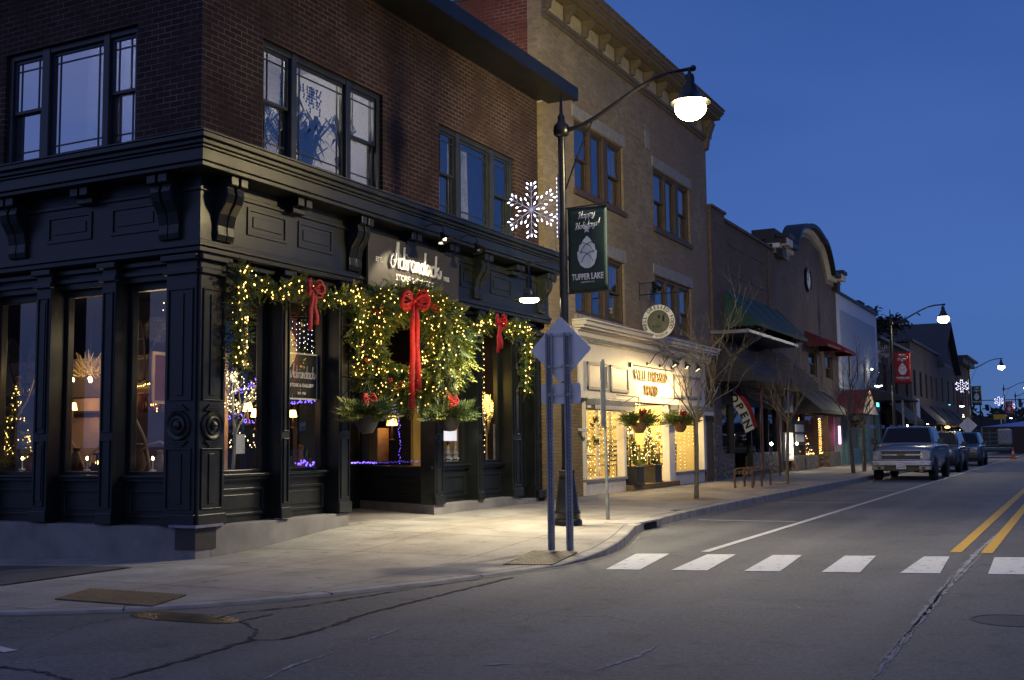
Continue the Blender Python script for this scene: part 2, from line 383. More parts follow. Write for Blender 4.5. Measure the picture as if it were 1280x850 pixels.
    def build(s, name, mat, parent=None, world=False, smooth=False, bevel=0, seg=2):
        off = Vector((0, 0, 0))
        if world:
            p = parent
            while p is not None: off += p.location; p = p.parent
        me = bpy.data.meshes.new(name); me.from_pydata([v - off for v in s.v], [], s.f); me.update()
        import bmesh
        bm = bmesh.new(); bm.from_mesh(me)
        bmesh.ops.recalc_face_normals(bm, faces=bm.faces)
        bm.to_mesh(me); bm.free()
        if smooth:
            for p in me.polygons: p.use_smooth = True
        me.materials.append(MATS[mat])
        o = bpy.data.objects.new(name, me); col.objects.link(o)
        if parent is not None: o.parent = parent
        if bevel:
            b = o.modifiers.new('bevel', 'BEVEL'); b.width = bevel; b.segments = seg; b.limit_method = 'ANGLE'; b.angle_limit = R(40); b.harden_normals = False
        elif smooth:
            try: me.set_sharp_from_angle(angle=R(45))
            except Exception: pass
        return o
def tag(o, label=None, cat=None, group=None, kind=None):
    if label: o['label'] = label
    if cat: o['category'] = cat
    if group: o['group'] = group
    if kind: o['kind'] = kind
    return o
def thing(name, label, cat, loc=(0, 0, 0), rz=0, group=None, kind=None):
    o = bpy.data.objects.new(name, None); o.empty_display_size = 0.1; col.objects.link(o)
    o.location = loc; o.rotation_euler = (0, 0, rz)
    return tag(o, label, cat, group, kind)
def kids(o): return [c for c in bpy.data.objects if c.parent is o]
def copy_tree(o, parent=None, label=None, group=None, loc=None, rz=None, scale=None):
    c = o.copy(); col.objects.link(c)
    if parent is not None: c.parent = parent
    for ch in kids(o): copy_tree(ch, c)
    if label: c['label'] = label
    if group: c['group'] = group
    if loc is not None: c.location = loc
    if rz is not None: c.rotation_euler = (0, 0, rz)
    if scale is not None: c.scale = (scale,) * 3
    return c
def setmat(o, old, new):
    """give a copied tree its own colour: the parts that wear `old` get a mesh of their own in `new`"""
    for ch in [o] + [k for k in kids(o)] + [g for k in kids(o) for g in kids(k)]:
        if ch.type == 'MESH' and ch.data.materials and ch.data.materials[0] == MATS[old]:
            ch.data = ch.data.copy(); ch.data.materials[0] = MATS[new]
class Frame:
    def __init__(s, o, u, v): s.o = Vector(o); s.u = Vector(u).normalized(); s.v = Vector(v).normalized(); s.n = s.u.cross(s.v)
    def __call__(s, x, y, z=0): return s.o + s.u * x + s.v * y + s.n * z
def text(mb, body, fr, size, align='CENTER', ext=0.004, sx=1.0, off=0.0, shear=0.0, space=1.0):
    c = bpy.data.curves.new('t', 'FONT'); c.body = body; c.size = size; c.align_x = align; c.align_y = 'CENTER'; c.extrude = ext; c.offset = off; c.shear = shear; c.resolution_u = 3; c.space_character = space
    o = bpy.data.objects.new('t', c); col.objects.link(o)
    dg = bpy.context.evaluated_depsgraph_get(); me = bpy.data.meshes.new_from_object(o.evaluated_get(dg))
    mb.add([fr(v.co.x * sx, v.co.y, v.co.z) for v in me.vertices], [tuple(p.vertices) for p in me.polygons])
    bpy.data.objects.remove(o); bpy.data.curves.remove(c); bpy.data.meshes.remove(me)
def arc(cx, cy, rx, ry, a0, a1, n=10): return [(cx + rx * math.cos(R(a0 + (a1 - a0) * i / n)), cy + ry * math.sin(R(a0 + (a1 - a0) * i / n))) for i in range(n + 1)]
SCRIPT = {
 'a': (0.56, [arc(.22, .25, .2, .25, 60, 420), [(.43, .5), (.42, .08), (.5, 0), (.58, .06)]]),
 'd': (0.56, [arc(.22, .25, .2, .25, 60, 420), [(.46, 1.05), (.43, .08), (.5, 0), (.58, .06)]]),
 'i': (0.26, [[(.1, .5), (.08, .08), (.15, 0), (.25, .06)], [(.1, .7), (.12, .74)]]),
 'r': (0.36, [[(.06, .5), (.06, 0)], [(.06, .3), (.16, .48), (.26, .5), (.34, .42)]]),
 'o': (0.50, [arc(.22, .25, .2, .25, 60, 420), [(.3, .48), (.5, .42)]]),
 'n': (0.50, [[(.06, .5), (.06, 0)], [(.06, .3), (.16, .48), (.3, .48), (.36, .3), (.36, .08), (.42, 0), (.5, .06)]]),
 'c': (0.44, [arc(.24, .25, .2, .25, 50, 310), [(.37, .07), (.46, .1)]]),
 'k': (0.52, [[(.08, 1.05), (.06, 0)], [(.4, .5), (.08, .22), (.26, .2), (.4, 0), (.56, .0), (.66, .15), (.66, .4)]]),
 'A': (0.62, [[(-.02, .62), (-.2, .45), (-.26, .2), (-.12, 0), (.08, .05), (.22, .3), (.36, 1.2), (.44, 1.25), (.46, .6), (.52, 0)], [(.0, .3), (.3, .42), (.58, .4)]]),
 'H': (0.66, [[(-.05, .8), (.02, 1.0), (.2, 1.0), (.14, .3), (.02, 0)], [(.56, 1.05), (.46, .3), (.44, .0), (.56, .02)], [(.0, .45), (.3, .55), (.56, .5)]]),
 'p': (0.50, [[(.08, .5), (.04, -.42)], arc(.24, .25, .19, .25, 150, -150)]),
 'y': (0.50, [[(.06, .5), (.08, .12), (.2, .02), (.36, .15)], [(.4, .5), (.36, -.2), (.22, -.42), (.06, -.3), (.2, -.08), (.5, .06)]]),
 'l': (0.26, [[(.14, 1.05), (.08, .1), (.14, 0), (.26, .06)]]),
 's': (0.40, [[(.32, .42), (.2, .5), (.1, .38), (.28, .18), (.2, .0), (.04, .06)]]),
 '!': (0.25, [[(.2, 1.05), (.1, .3)], [(.07, .06), (.08, .09)]]), ' ': (0.3, [])}
def script(mb, s, fr, h, r, align='C', tilt=0.12, n=5, sx=1.0):
    w = sum(SCRIPT[c][0] for c in s) * h * sx; x = -w / 2 if align == 'C' else 0
    for c in s:
        adv, st = SCRIPT[c]
        for pl in st: mb.tube([fr(x + (p[0] + p[1] * tilt) * h * sx, p[1] * h, r * 0.6) for p in pl], r, n)
        x += adv * h * sx
def rod(mb, a, b, r, n=6): mb.tube([a, b], r, n)
def light(name, typ, loc, energy, color, size=0.1, spot=None, direction=(0, 0, -1), blend=0.5):
    l = bpy.data.lights.new(name, typ); l.energy = energy; l.color = color
    if typ in ('POINT', 'SPOT'): l.shadow_soft_size = size
    if typ == 'SPOT': l.spot_size = R(spot or 120); l.spot_blend = blend
    if typ == 'SUN': l.angle = size
    o = bpy.data.objects.new(name, l); col.objects.link(o); o.location = loc
    o.rotation_euler = Vector(direction).to_track_quat('-Z', 'Y').to_euler()
    return o

# ================================================================ the setting
def smooth(a, b, x):
    t = max(0, min(1, (x - a) / (b - a))); return t * t * (3 - 2 * t)
def gz(x, y):            # the side street falls away towards the left
    return 0.035 * max(-25, min(0, x + 9.5)) * (1 - smooth(11.3, 15, y))
KERB = [(-6.75, 150), (-6.75, 60), (-6.8, 30), (-6.75, 24), (-6.66, 20), (-6.55, 18.3), (-6.5, 17.4), (-6.28, 16.3), (-6.0, 15.4), (-5.62, 14.1), (-5.46, 12.9),
        (-5.54, 11.9), (-5.78, 11.1), (-6.1, 10.0), (-6.5, 9.0), (-6.9, 8.2), (-7.55, 7.4), (-8.5, 6.7), (-10.2, 6.15), (-13, 5.9), (-35, 5.8)]
def resample(pts, n):
    L = [0]
    for a, b in zip(pts, pts[1:]): L.append(L[-1] + math.dist(a, b))
    out = []; j = 0
    for i in range(n + 1):
        d = L[-1] * i / n
        while j < len(L) - 2 and L[j + 1] < d: j += 1
        t = (d - L[j]) / (L[j + 1] - L[j]); out.append((pts[j][0] + (pts[j + 1][0] - pts[j][0]) * t, pts[j][1] + (pts[j + 1][1] - pts[j][1]) * t))
    return out
def ks(y): return 0.018 + 0.122 * smooth(11.4, 14.6, y)
def sz(x, y): return gz(x, y) + ks(y) + 0.014 * max(0, min(3.6, -6.7 - x)) * smooth(11.5, 15, y)

# ground sheet: the road surface everywhere, reaching the horizon
mb = MB()
xs = [-3000, -600, -150, -60, -34.5, -30, -25, -20, -16, -13, -11, -9.5, -8, -6, -4, -2, 0, 3, 8, 20, 60, 200, 800, 3000]
ys = [-3000, -500, -100, -30, -10, -4, 0, 2, 4, 6, 8, 9.5, 11.3, 12, 13, 14, 15, 17, 20, 30, 50, 80, 120, 200, 500, 1200, 3000]
for i, x in enumerate(xs):
    for y in ys: mb.v.append(Vector((x, y, gz(x, y))))
n = len(ys)
for i in range(len(xs) - 1):
    for j in range(n - 1): mb.f.append((i * n + j, (i + 1) * n + j, (i + 1) * n + j + 1, i * n + j + 1))
tag(mb.build('road', 'asphalt'), kind='structure')

# sidewalk between the kerb and the building line
K2 = [(-6.75, 150), (-6.75, 60), (-6.8, 30), (-6.75, 24)] + KERB[4:]
near = [p for p in resample(K2[3:], 70)]; far = [(-6.75 - 0.05 * 0, 150), (-6.75, 120), (-6.75, 90), (-6.75, 60), (-6.78, 45), (-6.8, 30)]
edge = far + near
def inner(p, w=0.16):
    i = edge.index(p); a = edge[max(0, i - 1)]; b = edge[min(len(edge) - 1, i + 1)]
    d = Vector((b[0] - a[0], b[1] - a[1])).normalized(); nrm = Vector((d.y, -d.x))
    if nrm.x > 0 and p[1] > 12: nrm = -nrm
    if p[1] <= 12 and (nrm.y < 0): nrm = -nrm
    return (p[0] + nrm.x * w, p[1] + nrm.y * w)
inn = [inner(p) for p in edge]
# matching points on the building line
BL = []
total_corner = None
for p in inn:
    if p[1] > 16: BL.append((-10.6, p[1]))
    else: BL.append(None)
idx = [i for i, b in enumerate(BL) if b is None]
path = resample([(-10.6, 16), (-10.6, 11.6), (-10.6, 11.4), (-11.2, 11.4), (-35, 11.4)], len(idx) - 1) if idx else []
# spend most stations on the corner
L1 = [(-10.6, 16 - 4.6 * k / 12) for k in range(12)] + [(-10.6, 11.4)]
rest = len(idx) - len(L1)
for k, i in enumerate(idx):
    if k < len(L1): BL[i] = L1[k]
    else:
        t = (k - len(L1) + 1) / max(1, rest); BL[i] = (-10.6 - 24.4 * t * t, 11.4)
mb = MB(); NS = 10
for p, q in zip(inn, BL):
    for k in range(NS + 1):
        t = k / NS; x = p[0] + (q[0] - p[0]) * t; y = p[1] + (q[1] - p[1]) * t; mb.v.append(Vector((x, y, sz(x, y))))
for i in range(len(inn) - 1):
    for k in range(NS):
        a = i * (NS + 1) + k; mb.f.append((a, a + 1, a + NS + 2, a + NS + 1))
tag(mb.build('sidewalk', 'pavement'), kind='structure')
mb = MB(); mg = MB()
for (p, q), (p2, q2) in zip(zip(edge, inn), list(zip(edge, inn))[1:]):
    def top(c): return Vector((c[0], c[1], sz(c[0], c[1]) + 0.002))
    def bot(c): return Vector((c[0], c[1], gz(c[0], c[1]) - 0.02))
    def out(c, d, w, dz):
        v = Vector((c[0] - d[0], c[1] - d[1])).normalized() * w; return Vector((c[0] + v.x, c[1] + v.y, sz(c[0], c[1]) + dz))
    a, b = top(q), top(q2); a1, b1 = top(p), top(p2)
    mb.quad(a, b, b1, a1)
    ar, br = out(p, q, 0.015, -0.012), out(p2, q2, 0.015, -0.012); mb.quad(a1, b1, br, ar)
    a2, b2 = bot(p), bot(p2); a2 = Vector((ar.x, ar.y, a2.z)); b2 = Vector((br.x, br.y, b2.z))
    mb.quad(ar, br, b2, a2)
    # gutter grime where the kerb meets the road
    v = Vector((p[0] - q[0], p[1] - q[1])).normalized() * 0.10; v2 = Vector((p2[0] - q2[0], p2[1] - q2[1])).normalized() * 0.10
    if p[1] < 60:
        mg.quad((a2.x, a2.y, gz(*p) + 0.004), (b2.x, b2.y, gz(*p2) + 0.004), (b2.x + v2.x, b2.y + v2.y, gz(*p2) + 0.004), (a2.x + v.x, a2.y + v.y, gz(*p) + 0.004))
tag(mb.build('kerb', 'kerb_stone'), kind='structure')
tag(mg.build('gutter_line', 'kerb_grime'), kind='structure')
mj = MB(); acc = 0; last = None
for p, q in zip(edge, inn):
    if p[1] > 70: continue
    if last is not None: acc += math.dist(p, last)
    last = p
    if acc > 1.6:
        acc = 0; d = Vector((p[0] - q[0], p[1] - q[1])).normalized(); s_ = Vector((-d.y, d.x)) * .006; o_ = Vector(p) + d * .021
        z1 = sz(*p) + .0045; a, b = Vector(q) - s_, Vector(q) + s_; c_, e_ = o_ + s_, o_ - s_
        mj.quad((a.x, a.y, z1), (b.x, b.y, z1), (c_.x, c_.y, z1), (e_.x, e_.y, z1)); mj.quad((e_.x, e_.y, z1), (c_.x, c_.y, z1), (c_.x, c_.y, gz(*p)), (e_.x, e_.y, gz(*p)))
tag(mj.build('kerb_joints', 'soil_gap'), kind='structure')
mj = MB()
for (q, q2) in zip(inn, inn[1:]):
    if q[1] < 60:
        d = (Vector(q2) - Vector(q)).normalized(); s_ = Vector((-d.y, d.x)) * .006
        mj.quad(*[(v.x, v.y, sz(v.x, v.y) + .0045) for v in (Vector(q) - s_, Vector(q2) - s_, Vector(q2) + s_, Vector(q) + s_)])
tag(mj.build('kerb_back_joint', 'soil_gap'), kind='structure')
# dark grey strip laid over the side street sidewalk
def sheet(name, poly, mat, dz, onwalk=True, kind='structure'):
    f = sz if onwalk else gz
    m = MB(); m.add([(x, y, f(x, y) + dz) for x, y in poly], [tuple(range(len(poly)))]); return tag(m.build(name, mat), kind=kind)
m = MB()
for k in range(12):
    x0 = -10.35 - k * 1.2; x1 = x0 - 1.2 if k < 11 else -34
    m.quad((x0, 10.05, sz(x0, 10.05) + .012), (x1, 10.05, sz(x1, 10.05) + .012), (x1, 8.2, sz(x1, 8.2) + .012), (x0 , 8.2, sz(x0, 8.2) + .012))
tag(m.build('dark_strip', 'dark_grey'), kind='structure')

# road markings
def strip(name, pts, w, mat, dz=0.006, jit=0.0, kind='structure', f=gz, taper=False):
    m = MB(); vs = []
    for i, p in enumerate(pts):
        a = Vector(pts[max(0, i - 1)]); b = Vector(pts[min(len(pts) - 1, i + 1)]); d = (b - a).normalized(); nn_ = Vector((d.y, -d.x))
        ww = w * (1 + jit * random.uniform(-1, 1)) / 2
        if taper: ww *= min(1, 0.15 + 3 * min(i, len(pts) - 1 - i) / len(pts))
        for s in (-1, 1):
            x = p[0] + nn_.x * ww * s; y = p[1] + nn_.y * ww * s; vs.append((x, y, f(x, y) + dz))
    m.add(vs, [(2 * i, 2 * i + 1, 2 * i + 3, 2 * i + 2) for i in range(len(pts) - 1)])
    return tag(m.build(name, mat), kind=kind)
for px0, px1, px2, px3 in ((757, 800, 837, 795), (839, 884, 920, 884), (930, 975, 1003, 966), (1027, 1075, 1095, 1056), (1125, 1175, 1187, 1155), (1235, 1285, 1290, 1243)):
    yb = 711.5 + (px0 - 757) * 0.0125; yt = 692 + (px0 - 757) * 0.0095
    P4 = [at(px0, yb, 'z', .006), at(px1 + 0, yb + .5, 'z', .006), at(px2, yt, 'z', .006), at(px3, yt, 'z', .006)]
    m = MB(); m.quad(*P4); tag(m.build('crosswalk_stripe', 'white_marking'), kind='structure')
strip('lane_line', [(-4.47, 14.15 + k * 2) for k in range(60)], 0.11, 'thin_marking')
strip('centre_line', [(-1.52, 15.2 + k * 2) for k in range(60)], 0.14, 'yellow_marking')
strip('centre_line', [(-1.16, 15.2 + k * 2) for k in range(60)], 0.14, 'yellow_marking')
for y in (19.85, 26.0, 32.3, 38.4): strip('parking_line', [(-6.35, y - .1), (-4.6, y)], 0.09, 'thin_marking')
strip('lane_line', [(-6.9, 5.55), (-7.6, 5.7), (-8.4, 5.85)], 0.10, 'thin_marking')
def jag(pts, step, amp, seed):
    rr = random.Random(seed); out = []
    for a, b in zip(pts, pts[1:]):
        a = Vector(a[:2]); b = Vector(b[:2]); n_ = max(1, int((b - a).length / step)); amp = amp; d = (b - a).normalized(); q = Vector((d.y, -d.x))
        for k in range(n_): out.append(tuple(a + (b - a) * k / n_ + q * rr.uniform(-amp, amp)))
    out.append(tuple(Vector(pts[-1][:2]))); return out
def gp(*pp): return [tuple(at(x, y, 'z', 0)[:2]) for x, y in pp]
strip('road_crack', jag(gp((140, 850), (230, 826), (312, 801), (352, 800), (400, 788), (455, 768), (500, 757), (560, 742), (640, 722)), 0.06, 0.018, 1), 0.035, 'crack_dark', jit=.7, kind='stuff')
strip('road_crack', jag(gp((312, 801), (322, 788), (300, 778), (340, 768)), 0.05, 0.02, 2), 0.02, 'crack_dark', jit=.7, kind='stuff')
strip('road_crack', jag(gp((0, 834), (60, 842), (90, 852)), 0.05, 0.02, 3), 0.03, 'crack_dark', jit=.7, kind='stuff')
strip('road_crack', jag(gp((270, 774), (300, 766), (380, 758), (480, 742), (600, 724)), 0.06, 0.015, 12), 0.03, 'crack_dark', jit=.8, kind='stuff')
for sd, pts, w in ((4, [(1090, 852), (1135, 790), (1180, 735), (1222, 690), (1262, 655)], 0.055), (5, [(1098, 846), (1142, 788), (1190, 730), (1230, 690)], 0.03),
                   (6, [(1090, 838), (1150, 775), (1196, 716)], 0.02), (7, [(330, 850), (365, 833), (410, 818), (425, 815)], 0.035), (8, [(455, 802), (490, 790), (510, 782)], 0.02),
                   (9, [(745, 838), (795, 822), (825, 805)], 0.03), (10, [(600, 832), (640, 830)], 0.03), (11, [(985, 753), (1005, 763)], 0.02)):
    strip('worn_seam', jag(gp(*pts), 0.04, 0.012, sd), w, 'crack_pale', dz=0.0045, jit=.8, kind='stuff', taper=True)
c = at(228, 772, 'z', 0); sheet('puddle', [(c.x + math.cos(a / 14 * 2 * PI) * .62 * random.uniform(.85, 1.1) , c.y + math.sin(a / 14 * 2 * PI) * .2 * random.uniform(.85, 1.1)) for a in range(14)], 'puddle', .005, False)

# grates set in the pavement
def grate(name, label, quadpx, zz, mat, n, rib=True):
    P_ = [at(x, y, 'z', zz) for x, y in quadpx]; c = sum(P_, Vector()) / 4
    t = thing(name, label, 'grate', (c.x, c.y, sz(c.x, c.y) + .006))
    m = MB(); m.add([(p.x, p.y, sz(p.x, p.y) + .005) for p in P_] + [(p.x, p.y, sz(p.x, p.y) + .004) for p in P_], [(0, 1, 2, 3), (0, 4, 5, 1), (1, 5, 6, 2), (2, 6, 7, 3), (3, 7, 4, 0)]); m.build('plate', 'dark_iron', t, True)
    m = MB()
    for k in range(n):
        f = (k + .5) / n; a = P_[0].lerp(P_[1], f); b = P_[3].lerp(P_[2], f)
        a.z = sz(a.x, a.y) + .011; b.z = sz(b.x, b.y) + .011; m.bar(a, b, .024, .008)
    m.build('rib', mat, t, True)
grate('sidewalk_grate', 'ribbed rusty iron plate in the sidewalk below the dark corner store', [(68, 747), (112, 735), (234, 743), (200, 757)][::1] if False else [(112, 735), (234, 743), (190, 757), (68, 748)], .03, 'grate_iron', 24)
grate('tactile_plate', 'brown ramp plate in the sidewalk in front of the two sign posts', [(665, 690), (722, 692), (690, 703), (628, 702)], .06, 'grate_iron', 16)
# storm drain inlet in the kerb
t = thing('storm_drain', 'dark storm drain mouth in the kerb beside the tall lamp post', 'drain', (-6.5, 17.4, 0))
m = MB(); m.box(-6.70, -6.42, 16.95, 17.75, 0.006, 0.112); m.build('mouth', 'soil_gap', t, True, bevel=.03)
m = MB(); m.box(-6.95, -6.40, 16.7, 18.0, .118, .156); m.build('lid', 'kerb_stone', t, True, bevel=.012)
for i, (x, y) in enumerate(((-7.75, 24.0), (-7.75, 32.5), (-7.9, 43.3))):
    sheet('tree_pit', [(x + math.cos(a / 12 * 2 * PI) * .5, y + math.sin(a / 12 * 2 * PI) * .55) for a in range(12)], 'grate_iron', .005)
tag(MATS and MB().box(-6.98, -6.86, 20.0, 20.3, sz(-6.9, 20), sz(-6.9, 20) + .006).build('cover_plate', 'dark_iron'), 'small dark utility cover flush in the sidewalk by the thin post', 'cover')
c = at(1265, 776, 'z', 0)
m = MB(); m.lathe([(0.0, .003), (.27, .003), (.272, .001), (.285, .001), (.287, .005), (.31, .005), (.31, 0)], (c.x, c.y, 0), 32); tag(m.build('manhole_cover', 'dark_grey'), 'round grey manhole cover in the road at the right edge', 'manhole cover')
for k in range(26):
    a = random.choice([(-9 + random.random() * 2, 9 + random.random() * 8)])
    pass

# ---------------------------------------------------------------- sprigs of evergreen
def sprig(m, p, d, L, w=0.035, n=6):
    """one flat feathery spray of small leaf blades along a stem"""
    d = Vector(d).normalized(); s = d.cross(Vector((random.uniform(-1, 1), random.uniform(-1, 1), random.uniform(-1, 1)))).normalized(); up = s.cross(d)
    p = Vector(p); droop = Vector((0, 0, -0.12 * L))
    for k in range(n):
        f = (k + .6) / n; c = p + d * L * f + droop * f * f; ll = L * .42 * (1 - f * .55)
        for sg in (-1, 1):
            e = (d * .75 + s * sg + up * random.uniform(-.25, .25)).normalized() * ll; q = d.cross(e).normalized().cross(e).normalized() * w * (1 - .4 * f)
            m.add([c, c + e * .5 + q * .5, c + e, c + e * .5 - q * .5], [(0, 1, 2, 3)])
    e = d * L * .3; q = s * w * .5; c = p + d * L + droop; m.add([c - d * L * .1, c + e * .4 + q, c + e, c + e * .4 - q], [(0, 1, 2, 3)])
def garland_run(pts, r, per_m, seed, greens, bulbs=None, bulb_m=16, bulb_r=.014, L=.16):
    random.seed(seed)
    pts = [Vector(p) for p in pts]
    for a, b in zip(pts, pts[1:]):
        seg = (b - a).length; d = (b - a).normalized()
        for k in range(int(seg * per_m)):
            p = a.lerp(b, random.random()); o = d.orthogonal(); o.rotate(Quaternion(d, random.uniform(0, 2 * PI))); o.normalize()
            sprig(random.choice(greens), p + o * r * random.uniform(0, .4), o + d * random.uniform(-1.2, 1.2), L * random.uniform(.7, 1.3), w=.03, n=5)
        if bulbs is not None:
            for k in range(int(seg * bulb_m)):
                p = a.lerp(b, random.random()); o = d.orthogonal(); o.rotate(Quaternion(d, random.uniform(0, 2 * PI))); o.normalize()
                if o.x < -.2: o.x = -o.x
                bulbs.octa(p + o * r * random.uniform(.8, 1.25), bulb_r * random.uniform(.8, 1.25), 1.3)
def catenary(a, b, sag, n=8):
    a = Vector(a); b = Vector(b); return [a.lerp(b, i / n) - Vector((0, 0, sag * 4 * (i / n) * (1 - i / n))) for i in range(n + 1)]
def bow(name, label, c, fr, s, tail=1.0, two=0.35, group='red ribbon bows'):
    """two loops, a knot and two tails"""
    t = thing(name, label, 'bow', c, group=group); m = MB(); F = fr
    def rib(pts, w):
        vs = []
        for i, (x, y, z) in enumerate(pts):
            wv = w[i] if isinstance(w, list) else w
            a = pts[max(0, i - 1)]; b = pts[min(len(pts) - 1, i + 1)]; dx, dy = b[0] - a[0], b[1] - a[1]; l = math.hypot(dx, dy) or 1
            nx, ny = -dy / l, dx / l
            vs += [F((x + nx * wv) * s, (y + ny * wv) * s, (z + .05) * s), F((x - nx * wv) * s, (y - ny * wv) * s, (z - .03) * s)]
        m.add(vs, [(2 * i, 2 * i + 1, 2 * i + 3, 2 * i + 2) for i in range(len(pts) - 1)])
    for sg in (-1, 1):
        for tilt, zz in ((.55, .05), (.05, .12), (-.35, .04)):
            pts = []
            for i in range(13):
                a = 2 * PI * i / 12; rr_ = .42 * math.sin(a / 2); x = rr_ * math.cos(.0) * 1.25; y = .2 * math.sin(a)
                pts.append((sg * (x * math.cos(tilt) - y * math.sin(tilt)), x * math.sin(tilt) + y * math.cos(tilt), zz + .16 * math.sin(a / 2)))
            rib(pts, .07)
        tl = tail * (1 if sg < 0 else .85)
        rib([(sg * .04, -.02, .1), (sg * .10, -.3 * tl, .14), (sg * (.06 + two * .2), -.6 * tl, .06), (sg * (.10 + two * .35), -.95 * tl, .12), (sg * (.08 + two * .45), -1.25 * tl, .08)], [.05, .09, .10, .10, .12])
    ob = m.build('loops', 'ribbon_red', t, True, smooth=True)
    so = ob.modifiers.new('thick', 'SOLIDIFY'); so.thickness = .004
    k = MB(); k.ball(F(0, 0, .14 * s), .09 * s, 10, 6); k.build('knot', 'ribbon_red', t, True, smooth=True)
    return t

# ================================================================ corner store
XA, YA = -10.34, 11.07
B1 = thing('corner_store', 'two storey dark red brick corner building with a near black wooden shopfront', 'building', (XA, YA, 0))
def b1(m, name, mat, parent=None, **k): return m.build(name, mat, parent or B1, True, **k)
ZT = 9.05
# window openings in the upper brick, main street side then side street side
W1 = (12.48, 15.62, 5.70, 7.45); W2 = (17.50, 20.62, 5.70, 7.45)
S1 = (-14.42, -11.68, 5.68, 7.45)
S0 = (-20.5, -17.7, 5.68, 7.45)
XB, YB = -10.47, 11.20
m = MB(); m.wall('x', XB, .3, YB, 21.75, 5.2, ZT, (W1, W2)); b1(m, 'brick_wall', 'red_brick')
m = MB(); m.wall('y', YB, .3, -24, XB - .3, 5.2, ZT, (S1, S0)); b1(m, 'brick_wall', 'red_brick')
m = MB(); m.box(-24, XB - .31, 21.45, 21.74, 0, ZT); b1(m, 'party_wall', 'dark_brick')
# eave: wide dark soffit and fascia along the main street, and on the side
def eave():
    m = MB(); m.box(-24.5, XB + .78, YB - .78, 22.05, ZT - .02, ZT + .10); m.box(XB + .74, XB + .86, YB - .86, 22.1, ZT - .05, ZT + .24); m.box(-24.5, XB + .86, YB - .86, YB - .74, ZT - .05, ZT + .24)
    m.box(-24.5, XB + .80, YB - .8, 22.0, ZT + .15, ZT + .22); return m
b1(eave(), 'eave', 'eave_paint')
# upper windows: (u0,u1) of the three lights
def sash_window(parent, ax, face, hole, lights, glassm='glass_upper', frame='sash_paint', prairie=True, depth=.11, sillm='red_brick', dh=None):
    u0, u1, z0, z1 = hole; sgn = -1 if ax == 'x' else 1
    B = (lambda m, a, b, c_, d, e, f: m.box(face + sgn * c_, face + sgn * d, a, b, e, f)) if ax == 'x' else (lambda m, a, b, c_, d, e, f: m.box(a, b, face + sgn * c_, face + sgn * d, e, f))
    m = MB(); fw = .09
    B(m, u0, u1, .06, .20, z0, z0 + fw); B(m, u0, u1, .06, .20, z1 - fw, z1); B(m, u0, u0 + fw, .061, .199, z0, z1); B(m, u1 - fw, u1, .061, .199, z0, z1)
    for (a, b, _), (a2, b2, _) in zip(lights, lights[1:]): B(m, b, a2, .045, .205, z0 + .002, z1 - .002)
    w = m.build('window', frame, parent, True, bevel=.012)
    for a, b, kind in lights:
        zz0, zz1 = z0 + fw, z1 - fw; r = .045
        def sash(e, f, dd):
            s = MB(); B(s, a, b, dd, dd + .04, e, e + r); B(s, a, b, dd, dd + .04, f - r, f); B(s, a, a + r, dd + .001, dd + .039, e, f); B(s, b - r, b, dd + .001, dd + .039, e, f)
            return s
        if kind == 'dh':
            mid = (zz0 + zz1) / 2 - .02
            s = sash(mid - .02, zz1, .10)
            if prairie:
                B(s, a + r + .08, a + r + .10, .11, .13, mid, zz1); B(s, b - r - .10, b - r - .08, .11, .13, mid, zz1); B(s, a, b, .111, .129, zz1 - r - .13, zz1 - r - .11)
            s.build('sash', frame, w, True)
            s = sash(zz0, mid + .02, .145)
            if prairie:
                B(s, a + r + .08, a + r + .10, .155, .17, zz0, mid); B(s, b - r - .10, b - r - .08, .155, .17, zz0, mid); B(s, a, b, .156, .169, zz0 + r + .11, zz0 + r + .13)
            s.build('sash', frame, w, True)
            g = MB(); B(g, a + .01, b - .01, .121, .124, mid, zz1 - .01); g.build('pane', glassm, w, True)
            g = MB(); B(g, a + .01, b - .01, .166, .169, zz0 + .01, mid); g.build('pane', glassm, w, True)
        else:
            s = sash(zz0, zz1, .11)
            if prairie:
                for q in (a + r + .10, b - r - .12): B(s, q, q + .02, .12, .14, zz0, zz1)
                for q in (zz0 + r + .11, zz1 - r - .13): B(s, a, b, .121, .139, q, q + .02)
            s.build('sash', frame, w, True)
            g = MB(); B(g, a + .01, b - .01, .131, .134, zz0 + .01, zz1 - .01); g.build('pane', glassm, w, True)
    return w
WL1 = [(12.57, 13.20, 'dh'), (13.33, 14.62, 'fx'), (14.75, 15.53, 'dh')]
WL2 = [(17.59, 18.22, 'dh'), (18.36, 19.62, 'fx'), (19.78, 20.53, 'dh')]
sash_window(B1, 'x', XB, W1, WL1); sash_window(B1, 'x', XB, W2, WL2)
sash_window(B1, 'y', YB, S1, [(-14.33, -13.68, 'dh'), (-13.52, -12.40, 'fx'), (-12.28, -11.77, 'dh')], glassm='glass_side')
sash_window(B1, 'y', YB, S0, [(-20.4, -19.8, 'dh'), (-19.66, -18.5, 'fx'), (-18.38, -17.8, 'dh')])
# soldier course sills and shallow brick pilaster strips that give the wall relief
m = MB()
for h in (W1, W2):
    k = h[0] - .1
    while k < h[1] + .1: m.box(XB - .05, XB + .035, k, k + .075, h[2] - .2, h[2] - .004); k += .094
b1(m, 'brick_sill', 'red_brick')
m = MB(); k = S1[0] - .1
while k < S1[1] + .1: m.box(k, k + .075, YB - .035, YB + .05, S1[2] - .2, S1[2] - .004); k += .094
b1(m, 'brick_sill', 'red_brick')

